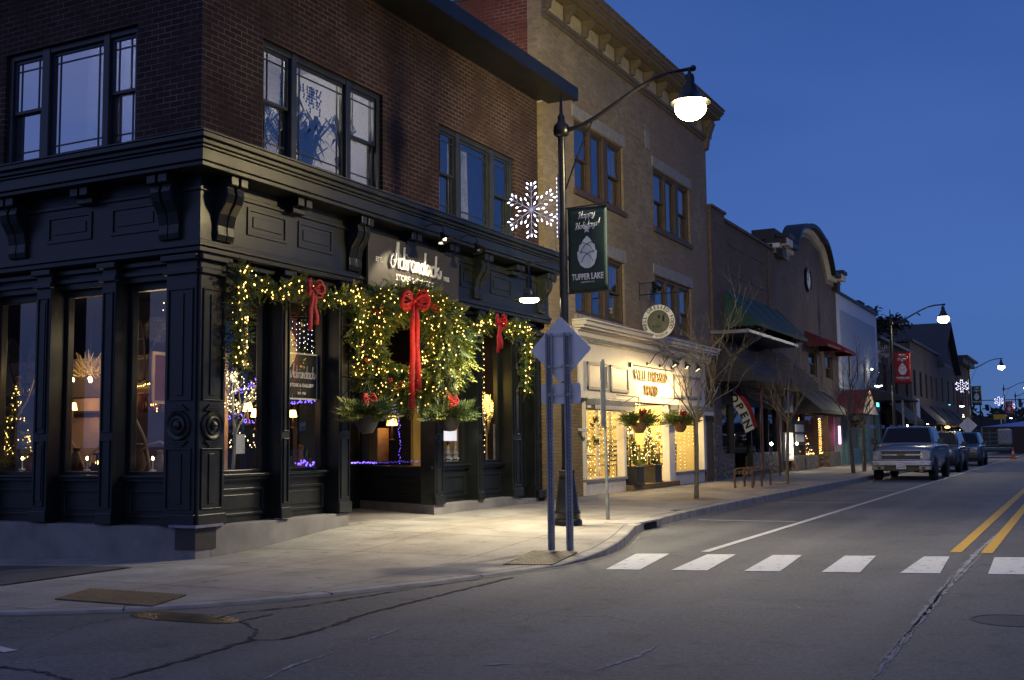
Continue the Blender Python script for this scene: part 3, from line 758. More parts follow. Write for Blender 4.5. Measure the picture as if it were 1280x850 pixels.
# shopfront, outer layers
m = MB(); m.box(-24, XA, YA, YA + .3, -.5, .385); m.box(XA - .3, XA, YA + .3, 14.47, -.5, .385); b1(m, 'plinth', 'plinth_concrete', bevel=.01)
m = MB(); m.box(XA - .42, XA, YA - .0, YA + .30, -.5, .3); 
AW0 = Vector((XA, 17.07, 0)); AW1 = Vector((-12.75, 18.2, 0)); AD = (AW1 - AW0).normalized(); AN = Vector((AD.y, -AD.x, 0))
if AN.y > 0: AN = -AN
def prismz(m, poly, z0, z1): return m.prism(poly, (0, 0, z0), (1, 0, 0), (0, 1, 0), (0, 0, z1 - z0))
m = MB(); prismz(m, [(XA, 17.05), (XA, 20.35), (-10.9, 20.35), (-12.8, 18.6), (AW1.x, AW1.y)], -.1, .36); b1(m, 'plinth', 'plinth_concrete', bevel=.01)
m = MB(); m.box(XA - .45, XA - .02, 20.36, 20.75, 0, .3); m.box(XA - .5, XA - .12, 21.0, 21.6, .1, .27); b1(m, 'plinth', 'stone_trim', bevel=.02)
m = MB(); m.box(XA - .40, XA + .07, YA - .07, YA + .46, .39, .425); b1(m, 'plinth_ledge', 'ledge_metal')
m = MB(); m.box(XA - .34, XA + .012, YA - .012, YA + .38, .10, .375); b1(m, 'corner_plate', 'dark_iron')

def facemap(ax):
    """local (u along wall, out from wall, z) boxes for either street face"""
    if ax == 'x': return lambda m, u0, u1, o0, o1, z0, z1: m.box(XA + o0, XA + o1, u0, u1, z0, z1)
    return lambda m, u0, u1, o0, o1, z0, z1: m.box(u0, u1, YA - o1, YA - o0, z0, z1)
def pilaster(ax, u0, u1, z0=.40, z1=4.02, d=.34, rosette=False, out=.02, parent=None):
    B = facemap(ax); m = MB(); w = u1 - u0; c = (u0 + u1) / 2
    B(m, u0, u1, -d, out, z0, z1)
    B(m, u0 - .02, u1 + .02, -.01, out + .03, z0, z0 + .16)                                       # foot
    B(m, u0 - .03, u1 + .03, -.02, out + .05, z1 - .28, z1 - .20); B(m, u0 - .045, u1 + .045, -.02, out + .08, z1 - .10, z1 - .02)   # cap mouldings
    o = b1(m, 'pilaster', 'navy_paint', bevel=.012)
    if w > .3 or w > .15:
        r = MB(); e = .05 if w > .3 else .035
        for (a, b) in ((.62, 1.42), (2.05, 3.55)) if rosette else ((.62, 1.55), (1.65, 3.6)):
            B(r, u0 + e, u0 + e + .018, out, out + .022, z0 - .4 + a, z0 - .4 + b); B(r, u1 - e - .018, u1 - e, out, out + .022, z0 - .4 + a, z0 - .4 + b)
            B(r, u0 + e, u1 - e, out + .001, out + .02, z0 - .4 + a, z0 - .4 + a + .018); B(r, u0 + e, u1 - e, out + .001, out + .02, z0 - .4 + b - .018, z0 - .4 + b)
            if w > .3: B(r, c - .055, c + .055, out, out + .016, z0 - .4 + a + .07, z0 - .4 + b - .07)
        r.build('moulding', 'navy_paint', o, True, bevel=.006)
    if rosette:
        r = MB(); zc = 1.72
        P0 = Vector((XA + out, c, zc)) if ax == 'x' else Vector((c, YA - out, zc)); A_ = (1, 0, 0) if ax == 'x' else (0, -1, 0)
        r.lathe([(.20, 0), (.20, .03), (.185, .045), (.17, .03), (.13, .02), (.125, .04), (.105, .05), (.09, .03), (.06, .03), (.055, .06), (.03, .075), (0, .08)], P0, 28, A_)
        for s_, zz in ((1, zc + .20), (-1, zc - .20)):
            for k, ww in enumerate((.15, .11, .07)): B(r, c - ww, c + ww, out, out + .035 - k * .006, zz + s_ * .03 * k - .012 + s_ * .01, zz + s_ * .03 * k + .012 + s_ * .01)
        r.build('rosette', 'navy_paint', o, True, smooth=True)
    return o
pilaster('x', 11.08, 11.58, rosette=True, d=.36)
pilaster('x', 12.78, 12.97); pilaster('x', 14.18, 14.47, d=.34)
pilaster('x', 17.07, 17.36, d=.30, z0=.36); pilaster('x', 18.66, 18.83, z0=.36); pilaster('x', 20.10, 20.50, z0=.36, d=.34)
pilaster('x', 21.40, 21.72, z0=.27, d=.6, out=-.1)
pilaster('y', -10.90, -10.36, rosette=True, d=.36)
for a, b in ((-12.10, -11.84), (-13.42, -13.12), (-14.9, -14.55), (-16.2, -15.9), (-17.6, -17.3), (-19.0, -18.7), (-21, -20.7), (-24, -23.5)): pilaster('y', a, b)
# frieze and cornice
def frieze():
    m = MB()
    for B, u0, u1 in ((facemap('x'), YA - .03, 21.75), (facemap('y'), -24, XA + .03)):
        B(m, u0, u1, -.6, .02, 4.02, 5.06)
        B(m, u0, u1 if u0 < 0 else u1, .02, .07, 4.03, 4.12); B(m, u0, u1, .02, .10, 4.12, 4.17); B(m, u0, u1, .02, .05, 4.84, 4.90)
        B(m, u0, u1, -.62, .03, 3.86, 4.02) if False else None
    return m
def lframe(o0, o1, z0, z1, m):
    """an L shaped band that runs round the corner, mitred"""
    poly = [(-24, YA - o1), (XA + o1, YA - o1), (XA + o1, 21.9), (XA + o0, 21.9), (XA + o0, YA - o0), (-24, YA - o0)]
    prismz(m, poly, z0, z1)
m = MB()
lframe(-.55, .02, 4.02, 5.08, m); lframe(.02, .065, 4.03, 4.10, m); lframe(.02, .10, 4.10, 4.155, m); lframe(.02, .045, 4.155, 4.20, m); lframe(.02, .05, 4.86, 4.92, m)
b1(m, 'frieze', 'navy_paint', bevel=.008)
m = MB()
lframe(-.3, .38, 5.08, 5.14, m); lframe(-.3, .42, 5.14, 5.30, m); lframe(-.3, .45, 5.30, 5.34, m); lframe(-.3, .49, 5.34, 5.40, m); lframe(-.3, .55, 5.40, 5.47, m)
b1(m, 'cornice', 'navy_paint', bevel=.008)
m = MB(); lframe(-.14, .57, 5.472, 5.49, m); b1(m, 'cornice_flashing', 'sash_paint')
# lintel band over the shop windows
m = MB(); 
for ax, u0, u1 in (('x', 11.5, 14.5), ('x', 17.05, 21.7), ('y', -24, -10.85)):
    B = facemap(ax); B(m, u0, u1, -.62, -.13, 3.72, 4.018); B(m, u0, u1, -.14, -.08, 3.80, 3.86); B(m, u0, u1, -.14, -.05, 3.92, 3.98)
B = facemap('x'); B(m, 14.48, 17.06, -.2, -.02, 3.78, 4.018)
b1(m, 'lintel', 'navy_paint', bevel=.006)
# frieze panels
def panel(ax, u0, u1, z0, z1, out=.02, parent=None, deep=.02):
    B = facemap(ax); m = MB(); e = .05
    B(m, u0, u1, out, out + deep, z0, z0 + e); B(m, u0, u1, out, out + deep, z1 - e, z1); B(m, u0, u0 + e, out, out + deep + .002, z0, z1); B(m, u1 - e, u1, out, out + deep + .002, z0, z1)
    B(m, u0 + .12, u1 - .12, out, out + .015, z0 + .12, z1 - .12)
    return m.build('panel', 'navy_paint', parent or B1, True, bevel=.006)
for a, b in ((11.98, 12.85), (13.12, 13.99), (18.0, 18.9), (19.2, 20.1)): panel('x', a, b, 4.40, 4.80)
for a, b in ((-13.22, -12.32), (-11.95, -11.03), (-15.6, -14.7), (-16.9, -16.0), (-18.4, -17.5), (-19.8, -18.9)): panel('y', a, b, 4.38, 4.78)
# scroll brackets
def bracket(ax, u0, u1):
    prof = [(0, 4.22), (.05, 4.22), (.07, 4.30), (.06, 4.42), (.10, 4.58), (.20, 4.72), (.24, 4.84), (.22, 4.93), (.30, 4.95), (.30, 5.07), (0, 5.07)]
    m = MB(); w = (u1 - u0)
    for a, b in ((u0, u0 + w * .44), (u1 - w * .44, u1)):
        if ax == 'x': m.prism([(p[0], p[1]) for p in prof], (XA + .02, a, 0), (1, 0, 0), (0, 0, 1), (0, b - a, 0))
        else: m.prism([(p[0], p[1]) for p in prof], (a, YA - .02, 0), (0, -1, 0), (0, 0, 1), (b - a, 0, 0))
    if ax == 'x': m.prism([(p[0] * .85, p[1]) for p in prof], (XA + .02, u0 + w * .44, 0), (1, 0, 0), (0, 0, 1), (0, w * .12, 0))
    else: m.prism([(p[0] * .85, p[1]) for p in prof], (u0 + w * .44, YA - .02, 0), (0, -1, 0), (0, 0, 1), (w * .12, 0, 0))
    return b1(m, 'bracket', 'navy_paint', bevel=.012)
for u in (11.32, 14.36, 18.45, 21.3): bracket('x', u, u + .34)
for u in (-11.0, -13.98, -16.5, -19.2): bracket('y', u, u + .36)
def modillion(ax, u):
    B = facemap(ax); m = MB(); B(m, u, u + .15, .02, .28, 4.95, 5.075); B(m, u + .19, u + .34, .02, .28, 4.95, 5.075); B(m, u + .02, u + .32, .02, .17, 4.86, 4.94); return b1(m, 'modillion', 'navy_paint', bevel=.01)
for u in (12.80, 15.9, 17.2, 19.9): modillion('x', u)
for u in (-12.5, -15.2, -17.8): modillion('y', u)

# window bays: bulkhead panel, sill, frame and pane
def bay(ax, u0, u1, zs=1.02, ztop=3.72, z0=.385, parent=None):
    B = facemap(ax); m = MB()
    B(m, u0, u1, -.40, -.24, z0, zs)
    f = b1(m, 'bulkhead', 'navy_paint')
    r = MB()
    B(r, u0 + .08, u1 - .08, -.24, -.215, z0 + .09, z0 + .13); B(r, u0 + .08, u1 - .08, -.24, -.215, zs - .20, zs - .16)
    B(r, u0 + .08, u0 + .12, -.24, -.216, z0 + .09, zs - .16); B(r, u1 - .12, u1 - .08, -.24, -.216, z0 + .09, zs - .16)
    B(r, u0 + .2, u1 - .2, -.24, -.222, z0 + .18, zs - .25)
    r.build('panel', 'navy_paint', f, True, bevel=.008)
    s = MB(); B(s, u0 - .0, u1 + .0, -.30, -.13, zs, zs + .04); B(s, u0, u1, -.30, -.17, zs - .05, zs - .001); s.build('sill', 'navy_paint', f, True, bevel=.008)
    w = MB(); 
    for a, b in ((u0, u0 + .06), (u1 - .12, u1)): B(w, a, b, -.36, -.25, zs + .04, ztop)
    B(w, u0, u1, -.359, -.251, ztop - .10, ztop); B(w, u0, u1, -.359, -.251, zs + .04, zs + .09)
    wo = b1(w, 'window', 'navy_paint', bevel=.008)
    g = MB(); B(g, u0 + .05, u1 - .11, -.308, -.304, zs + .08, ztop - .09); g.build('pane', 'glass', wo, True)
bay('x', 11.58, 12.78); bay('x', 12.97, 14.18); bay('x', 17.36, 18.66, z0=.36); bay('x', 18.83, 20.10, z0=.36)
for a, b in ((-11.84, -10.90), (-13.12, -12.10), (-14.55, -13.42), (-15.9, -14.9), (-17.3, -16.2), (-18.7, -17.6), (-20.7, -19.0), (-23.5, -21.0)): bay('y', a, b)
# recessed entry: angled display window on the right, angled wall on the left, door at the back
def aw(m, s0, s1, o0, o1, z0, z1):
    """a box along the angled wall"""
    a = AW0 + AD * s0 + AN * o0; prismz(m, [tuple((AW0 + AD * s + AN * o)[:2]) for s, o in ((s0, o0), (s1, o0), (s1, o1), (s0, o1))], z0, z1)
LW = (AW1 - AW0).length
m = MB(); aw(m, 0.02, LW, -.16, .0, .36, 1.00); aw(m, .3, LW - .1, 0, .03, .46, .50); aw(m, .3, LW - .1, 0, .03, .84, .88); aw(m, .3, .34, 0, .031, .46, .88); aw(m, .42, LW - .2, 0, .02, .56, .78)
aw(m, 0.02, LW, -.05, .07, 1.0, 1.04); aw(m, 0.02, LW, -.15, .0, 3.6, 4.0); aw(m, .02, .42, -.15, .001, 1.04, 3.6); aw(m, LW - .1, LW, -.15, .001, 1.04, 3.6)
f = b1(m, 'entry_side_wall', 'navy_paint', bevel=.006)
g = MB(); aw(g, .4, LW - .08, -.08, -.076, 1.04, 3.62); g.build('pane', 'glass', f, True)
BW0 = Vector((XA, 14.47, 0)); BW1 = Vector((-12.75, 13.6, 0))
m = MB(); d_ = (BW1 - BW0).normalized(); q_ = Vector((d_.y, -d_.x, 0)) * .1; prismz(m, [tuple((BW0 + d_ * .3)[:2]), tuple(BW1[:2]), tuple((BW1 - q_)[:2]), tuple((BW0 + d_ * .3 - q_)[:2])], .36, 1.0)
prismz(m, [tuple((BW0 + d_ * .3)[:2]), tuple(BW1[:2]), tuple((BW1 - q_)[:2]), tuple((BW0 + d_ * .3 - q_)[:2])], 3.5, 4.0); b1(m, 'entry_side_wall', 'navy_paint')
m = MB(); m.box(-12.9, -12.76, 13.6, 15.2, .2, 4.0); m.box(-12.9, -12.76, 16.3, 18.25, .2, 4.0); m.box(-12.9, -12.76, 15.2, 16.3, 2.5, 4.0); b1(m, 'entry_back_wall', 'navy_paint')
m = MB(); m.box(-12.86, -12.80, 15.2, 15.32, .2, 2.5); m.box(-12.86, -12.80, 16.18, 16.3, .2, 2.5); m.box(-12.86, -12.8, 15.32, 16.18, .2, .9); m.box(-12.86, -12.8, 15.32, 16.18, 2.38, 2.5)
d = b1(m, 'door', 'dark_wood'); g = MB(); g.box(-12.835, -12.83, 15.32, 16.18, .9, 2.38); g.build('pane', 'glass', d, True); g = MB(); g.tube([(-12.78, 15.4, 1.1), (-12.72, 15.4, 1.12), (-12.72, 15.4, 1.4), (-12.78, 15.4, 1.42)], .012); g.build('handle', 'chrome', d, True)
m = MB(); m.box(-12.76, XA - .2, 13.9, 18.2, 4.0, 4.03) if False else None; m.box(-12.76, XA - .21, 13.6, 18.25, 3.97, 4.015); b1(m, 'entry_ceiling', 'dark_wood')
# stair door at the right end of the front
m = MB(); m.box(XA - .36, XA - .30, 20.5, 21.4, .25, 3.3); m.box(XA - .36, XA - .2, 20.5, 21.4, 3.3, 4.0); d = b1(m, 'door', 'navy_paint')
m = MB(); 
for z0_, z1_ in ((.5, 1.4), (1.55, 3.1)):
    m.box(XA - .30, XA - .275, 20.6, 20.64, z0_, z1_); m.box(XA - .30, XA - .275, 21.25, 21.29, z0_, z1_); m.box(XA - .30, XA - .276, 20.6, 21.29, z0_, z0_ + .04); m.box(XA - .30, XA - .276, 20.6, 21.29, z1_ - .04, z1_)
m.build('panel', 'navy_paint', d, True, bevel=.005); m = MB(); m.ball((XA - .26, 20.62, 1.2), .03); m.build('handle', 'chrome', d, True, smooth=True)

# shell of the shop and flat inside
m = MB(); prismz(m, [(-23.9, 11.7), (-10.75, 11.7), (-10.75, 14.15), (-12.85, 13.5), (-12.95, 18.35), (-10.75, 17.35), (-10.75, 21.4), (-23.9, 21.4)], .28, .36); b1(m, 'shop_floor', 'wood_floor')
m = MB(); prismz(m, [(-10.55, 14.3), (-10.55, 17.2), (-12.8, 18.3), (-12.8, 13.5)], .0, .192); b1(m, 'entry_floor', 'plinth_concrete')
m = MB(); m.box(-23.9, -10.9, 11.6, 21.44, 4.05, 4.2); b1(m, 'shop_ceiling', 'shop_dark')
m = MB(); m.box(-23.8, -23.7, 11.6, 21.44, .2, ZT); b1(m, 'back_wall', 'shop_dark')
m = MB(); m.box(-23.9, -10.8, 11.55, 21.44, 5.3, 5.36); m.box(-23.8, -14.6, 14.1 + 2, 16.2, 5.36, ZT) ; b1(m, 'upper_floor', 'wood_floor')
# partitions: tan backdrop behind the side windows, upstairs rooms
m = MB(); m.box(-23.5, -11.9, 13.35, 13.43, .34, 2.95); b1(m, 'display_partition', 'wall_tan')
m = MB(); m.box(-14.2, -14.1, 13.5, 18.3, .34, 3.9); b1(m, 'display_partition', 'shop_dark')
m = MB(); m.box(-11.62, -11.56, 17.3 + 1.0, 20.4, .34, 3.95); b1(m, 'display_partition', 'gold_back')
m = MB(); m.box(-13.2, -13.1, 11.6, 16.1, 5.36, 8.4); b1(m, 'tin_partition', 'tin_wall')
m = MB(); m.box(-23.6, -10.8, 11.55, 21.4, 8.35, 8.45); b1(m, 'upper_ceiling', 'tin_wall')
m = MB(); m.box(-12.2, -12.14, 16.3, 21.4, 5.36, 8.35); b1(m, 'room_partition', 'shop_dark')
m = MB(); m.box(-13.15, -10.85, 16.2, 16.28, 5.36, 8.35); b1(m, 'room_partition', 'tin_wall')

# ================================================================ corner store: signs, lights and Christmas greenery
XM = (0, 1, 0); UP = (0, 0, 1)
FX = lambda y, z, x=XA: Frame((x, y, z), XM, UP)          # lettering on a wall facing the main street
FY = lambda x, z, y: Frame((x, y, z), (1, 0, 0), UP)      # lettering facing down the street
t = thing('shop_sign', 'dark board with raised white script lettering above the big wreath', 'sign', (XA + .12, 16.2, 4.0))
m = MB(); m.box(XA + .10, XA + .15, 14.78, 17.72, 4.02, 4.90); m.build('board', 'sign_board', t, True, bevel=.01)
m = MB(); m.box(XA + .02, XA + .10, 15.0, 15.1, 4.1, 4.8); m.box(XA + .02, XA + .10, 17.4, 17.5, 4.1, 4.8); m.build('back_batten', 'black_metal', t, True)
m = MB(); script(m, 'Adirondack', FX(16.22, 4.40, XA + .155), .37, .024, tilt=.10, sx=.84); text(m, 'STORE & GALLERY', FX(16.2, 4.25, XA + .156), .15, ext=.006, off=.004)
text(m, 'EST.', FX(15.08, 4.48, XA + .156), .11, ext=.004, off=.003); text(m, '1955', FX(17.25, 4.42, XA + .156), .11, ext=.004, off=.003); m.build('lettering', 'letter_white', t, True)
def gooseneck(name, label, base, out, up, drop, shade_r, mat='black_metal', glow='room_lamp', group=None, lat=0.0):
    """wall lamp: plate, bent pipe, bell shade with a bulb"""
    b = Vector(base); t = thing(name, label, 'wall lamp', base, group=group)
    m = MB(); m.lathe([(.05, 0), (.05, .02), (.0, .02)], b, 12, (1, 0, 0))
    pts = [b, b + Vector((.08, 0, 0)), b + Vector((out * .35, lat * .3, up * .8)), b + Vector((out * .65, lat * .6, up)), b + Vector((out * .92, lat * .9, up * .7)), b + Vector((out, lat, 0)), b + Vector((out, lat, -drop * .4))]
    m.tube(pts, .012, 6); m.build('arm', mat, t, True, smooth=True)
    c = b + Vector((out, lat, -drop)); ax = Vector((-.42, 0, .9)).normalized()
    m = MB(); m.lathe([(.03, .13), (.045, .12), (.05, .06), (shade_r * .6, .03), (shade_r, -.04), (shade_r * .97, -.045), (shade_r * .55, .02), (.0, .05)], c, 20, ax); m.build('lamp_shade', mat, t, True, smooth=True)
    m = MB(); m.ball(c + ax * -.005, .032); m.build('bulb', glow, t, True, smooth=True)
    return c - ax * .03
c = gooseneck('gooseneck_lamp', 'lit black gooseneck lamp over the white script on the dark board', (XA + .16, 16.15, 5.02), .62, .20, .08, .13)
light('sign_lamp_light', 'SPOT', c, 260, (1, .80, .50), .03, 95, (-.62, -.15, -.6), .25)
c = gooseneck('gooseneck_lamp', 'black gooseneck lamp at the far end of the dark sign board', (XA + .16, 17.35, 5.02), .62, .20, .08, .13, glow='letter_white')

# string lit garlands, one per run
def garland(name, label, runs, seed, rad=.10, L=.17, per=110, bm=24, group='lit garlands on the corner store'):
    c = Vector(runs[0][0]); t = thing(name, label, 'garland', c, group=group)
    g1, g2, bl = MB(), MB(), MB()
    for pts in runs: garland_run(pts, rad, per, seed, [g1, g1, g2], bl, bm, .0125, L)
    core = MB()
    for pts in runs: core.tube(pts, rad * .42, 6)
    core.build('core', 'needle_dark', t, True); g1.build('greenery', 'needle_dark', t, True); g2.build('light_greenery', 'needle_light', t, True); bl.build('string_lights', 'bulb_warm', t, True)
    return t
XG = XA + .16
garland('garland', 'lit garland swagged over the two windows of the corner bay, with one red bow', [
    [(XG, 11.72, 2.45), (XG, 11.70, 3.0), (XG + .02, 11.68, 3.5), (XG, 11.66, 3.88)], catenary((XG, 11.66, 3.86), (XG, 13.05, 3.84), .22), catenary((XG, 13.05, 3.84), (XG, 14.42, 3.90), .20),
    [(XG, 14.42, 3.9), (XG + .02, 14.44, 3.5), (XG, 14.42, 3.2), (XG, 14.46, 2.8)]], 11)
garland('garland', 'lit garland from the wreath to the right end of the shopfront', [
    catenary((XG, 17.3, 3.62), (XG, 18.95, 3.86), .18), catenary((XG, 18.95, 3.86), (XG, 20.45, 3.86), .14), [(XG, 20.45, 3.86), (XG + .02, 20.47, 3.4), (XG, 20.43, 3.0), (XG, 20.45, 2.45)]], 12)
for nm, y, z, l in (('bow', 13.10, 3.74, 'red bow between the two corner windows on the lit garland'), ('bow', 18.98, 3.80, 'red bow on the lit garland right of the big wreath')):
    bow(nm, l, (XG + .14, y, z), Frame((XG + .14, y, z), XM, UP), .34, tail=1.45)

# the big wreath hangs out over the recessed entry, turned towards the corner
wc = at(508, 430, 'x', -9.75); wn = Vector((.62, -.78, 0)).normalized(); wu = Vector((.78, .62, 0)).normalized()
WF = Frame(wc, wu, UP)
t = thing('wreath', 'huge evergreen wreath with warm lights hung above the recessed entry', 'wreath', wc)
random.seed(5); g1, g2, g3, bl, core, hoop = MB(), MB(), MB(), MB(), MB(), MB()
RM = .70
ringpts = [WF(RM * math.cos(a / 24 * 2 * PI), RM * 1.0 * math.sin(a / 24 * 2 * PI), 0) for a in range(25)]
core.tube(ringpts, .12, 10, False); 
for k in range(2000):
    a = random.uniform(0, 2 * PI); b = random.uniform(0, 2 * PI); fat = 1 + .35 * max(0, math.cos(a + .25)) 
    tr = .20 * fat * random.uniform(.5, 1); rr_ = RM + tr * math.cos(b); p = WF(rr_ * math.cos(a), rr_ * math.sin(a), tr * math.sin(b) * .8)
    inw = .8 if math.cos(b) < -.2 else 1
    radial = WF.u * math.cos(a) + WF.v * math.sin(a); tang = WF.v * math.cos(a) - WF.u * math.sin(a)
    d = radial * math.cos(b) * 1.1 + WF.n * abs(math.sin(b)) * .9 + tang * random.uniform(-1.0, .4) + Vector((0, 0, -.35))
    sprig(random.choice([g1, g1, g2, g2, g3]), p, d, random.uniform(.15, .32) * inw, w=.024, n=8)
for k in range(300):
    a = random.uniform(0, 2 * PI); b = random.uniform(0, PI); tr = .29 * (1 + .35 * max(0, math.cos(a + .25))) * random.uniform(.7, 1.1); rr_ = RM + tr * math.cos(b)
    bl.octa(WF(rr_ * math.cos(a), rr_ * math.sin(a), tr * math.sin(b) * .9 + .02), .0095 * random.uniform(.6, 1.4), 1.3)
core.build('core', 'needle_dark', t, True); g1.build('greenery', 'needle_dark', t, True); g2.build('light_greenery', 'needle_light', t, True); g3.build('light_greenery', 'needle_blue', t, True); bl.build('string_lights', 'bulb_warm', t, True)
light('wreath_glow', 'POINT', wc + wn * .85, 30, (1, .66, .22), .5)
m = MB()
for k in range(9):
    a = random.choice([4.4, 4.7, 5.0, .9, 3.4, 2.4]) + random.uniform(-.2, .2); c = WF(RM * math.cos(a) * 1.02, RM * math.sin(a) * 1.02, .27)
    for q in range(6): m.ball(c + Vector((random.uniform(-.06, .06), random.uniform(-.06, .06), random.uniform(-.06, .06))), .02, 6, 4)
m.build('berries', 'ribbon_red', t, True, smooth=True)
m = MB(); rod(m, WF(0, RM + .1, 0), WF(0, RM + .1, 0) + Vector((-.5, 0, .35)), .012); m.build('hanger', 'black_metal', t, True)
bo = WF(.10, RM - .04, .30)
bow('bow', 'large red bow with two long tails on the huge wreath', bo, Frame(bo, wu, UP), .42, tail=3.3, two=.08)
# small lit garland link between corner bay and wreath
# hanging evergreen baskets
def basket(label, c, rad, hang, pot='planter_dark', seed=1, greens=('needle_dark', 'needle_light', 'needle_blue'), group='hanging evergreen baskets', bowl=True, dens=120, wall_x=None):
    c = Vector(c); t = thing('hanging_basket', label, 'hanging basket', c, group=group); random.seed(seed)
    m = MB(); m.lathe([(0, -.27), (.10, -.26), (.17, -.15), (.20, -.02), (.205, 0), (.16, 0), (0, -.02)], c, 18); m.build('pot', pot, t, True, smooth=True)
    gs = [MB() for _ in greens]
    for k in range(dens):
        a = random.uniform(0, 2 * PI); el = random.uniform(-.25, 1.1); d = Vector((math.cos(a), math.sin(a), el * .8)); d.normalize()
        sprig(random.choice(gs), c + Vector((math.cos(a) * .10, math.sin(a) * .10, random.uniform(-.03, .1))), d, rad * random.uniform(.65, 1.2), w=.035, n=7)
    for g, mt in zip(gs, greens): g.build('greenery', mt, t, True)
    m = MB(); top_ = c + Vector((0, 0, hang))
    for k in range(3):
        a = 2 * PI * k / 3 + .5; rod(m, c + Vector((math.cos(a) * .19, math.sin(a) * .19, 0)), top_, .006, 5)
    if wall_x is not None: rod(m, top_, (wall_x, top_.y, top_.z + .08), .011); rod(m, top_ + Vector((-.12, 0, .02)), (wall_x, top_.y, top_.z - .22), .008)
    m.build('hanger', 'black_metal', t, True)
    b = bow('bow', 'small red bow on the ' + label.split(',')[0], (c.x + .1, c.y - .10, c.z + .26), Frame((c.x + .1, c.y - .10, c.z + .26), (.45, .89, 0), UP), .20, tail=.9, group='small bows on the hanging baskets')
    return t
basket('hanging evergreen basket left below the huge wreath, with a small red bow', at(458, 520, 'x', -9.88), .33, .55, seed=21, wall_x=XA)
basket('hanging evergreen basket right below the huge wreath, before the window', at(562, 520, 'x', -9.88), .34, .55, seed=22, wall_x=XA)
# hanging window sign
t = thing('window_sign', 'white framed black sign with script lettering hanging inside a window', 'sign', (-10.67, 13.5, 2.0))
s0 = at(362, 449, 'x', -10.72); s1 = at(405, 495, 'x', -10.72)
y0, y1, z0, z1 = 13.29, 14.07, 2.14, 2.86
m = MB(); m.box(-10.675, -10.665, y0, y1, z0, z1); m.build('board', 'black_sign', t, True)
m = MB(); m.box(-10.68, -10.656, y0, y1, z1 - .025, z1); m.box(-10.68, -10.656, y0, y1, z0, z0 + .025); m.box(-10.68, -10.657, y0, y0 + .025, z0, z1); m.box(-10.68, -10.657, y1 - .025, y1, z0, z1); m.build('frame', 'letter_white', t, True)
m = MB(); script(m, 'Adirondack', FX(13.69, 2.47, -10.661), .18, .0085, sx=.66); text(m, 'STORE & GALLERY', FX(13.68, 2.36, -10.661), .070, ext=.002, off=.003); text(m, 'EST. 1955', FX(13.68, 2.24, -10.661), .05, ext=.002, off=.002); m.build('lettering', 'letter_white', t, True)
m = MB(); rod(m, (-10.67, y0 + .1, z1), (-10.67, y0 + .1, 3.6), .004, 4); rod(m, (-10.67, y1 - .1, z1), (-10.67, y1 - .1, 3.6), .004, 4); m.build('cord', 'black_metal', t, True)
MATS['letter_white'].node_tree.nodes['Principled BSDF'].inputs['Emission Color'].default_value = (1, 1, 1, 1)

# ---- things inside the corner store
def bulbs_line(m, pts, n, r, jitter=.02, e=1.2):
    pts = [Vector(p) for p in pts]; L = [(b - a).length for a, b in zip(pts, pts[1:])]; T = sum(L)
    for k in range(n):
        d = T * (k + .5) / n; i = 0
        while i < len(L) - 1 and d > L[i]: d -= L[i]; i += 1
        p = pts[i].lerp(pts[i + 1], d / max(L[i], 1e-6)); m.octa(p + Vector((random.uniform(-1, 1), random.uniform(-1, 1), random.uniform(-1, 1))) * jitter, r * random.uniform(.7, 1.2), e)
def lightstring(label, pts, n, r, mat, jit=.02, group='light strings', wire=True, name='light_string'):
    t = thing(name, label, 'light string', pts[0], group=group); m = MB(); bulbs_line(m, pts, n, r, jit); m.build('bulbs', mat, t, True)
    w = MB(); w.tube(pts, .003, 4); w.build('wire', 'black_metal', t, True)
random.seed(31)
# icicle light curtains in the tops of the windows
def icicles(label, ax, c, u0, u1, ztop, n, mat='bulb_white', r=.010, lo=.1, hi=.55, step=.12):
    t = thing('icicle_lights', label, 'light string', (c, (u0 + u1) / 2, ztop) if ax == 'x' else ((u0 + u1) / 2, c, ztop), group='icicle light curtains')
    P = (lambda u, z: (c, u, z)) if ax == 'x' else (lambda u, z: (u, c, z)); m = MB(); w = MB(); w.tube([P(u0, ztop), P(u1, ztop)], .003, 4)
    for k in range(n):
        u = u0 + (u1 - u0) * (k + .5) / n; L = random.uniform(lo, hi); z = ztop; rod(w, P(u, ztop), P(u, ztop - L), .002, 4)
        while z > ztop - L: z -= step * random.uniform(.8, 1.2); q = P(u + random.uniform(-.02, .02), z); m.octa(q, r * random.uniform(.8, 1.2), 1.3)
    m.build('bulbs', mat, t, True); w.build('wire', 'black_metal', t, True)
for l, a, b in (('icicle lights in the window beside the corner pilaster, side street', -11.75, -11.0), ('icicle lights over the antler chandelier in the middle side window', -12.95, -12.15), ('icicle lights over the snowshoes in the leftmost side window', -14.3, -13.5)):
    icicles(l, 'y', 11.75, a, b, 3.6, 3, 'bulb_cream', .009)
icicles('icicle lights in the first window left of the entry', 'x', -11.2, 11.9, 12.8, 3.7, 5, 'bulb_cream', .008, .2, .8)
icicles('icicle lights deep in the entry display window', 'x', -12.2, 15.6, 16.6, 3.4, 4, 'bulb_cream', .009, .3, 1.1)
icicles('dense white lights above the hanging window sign', 'x', -12.6, 15.6, 16.5, 3.75, 8, 'bulb_white', .008, .3, .95, .10)
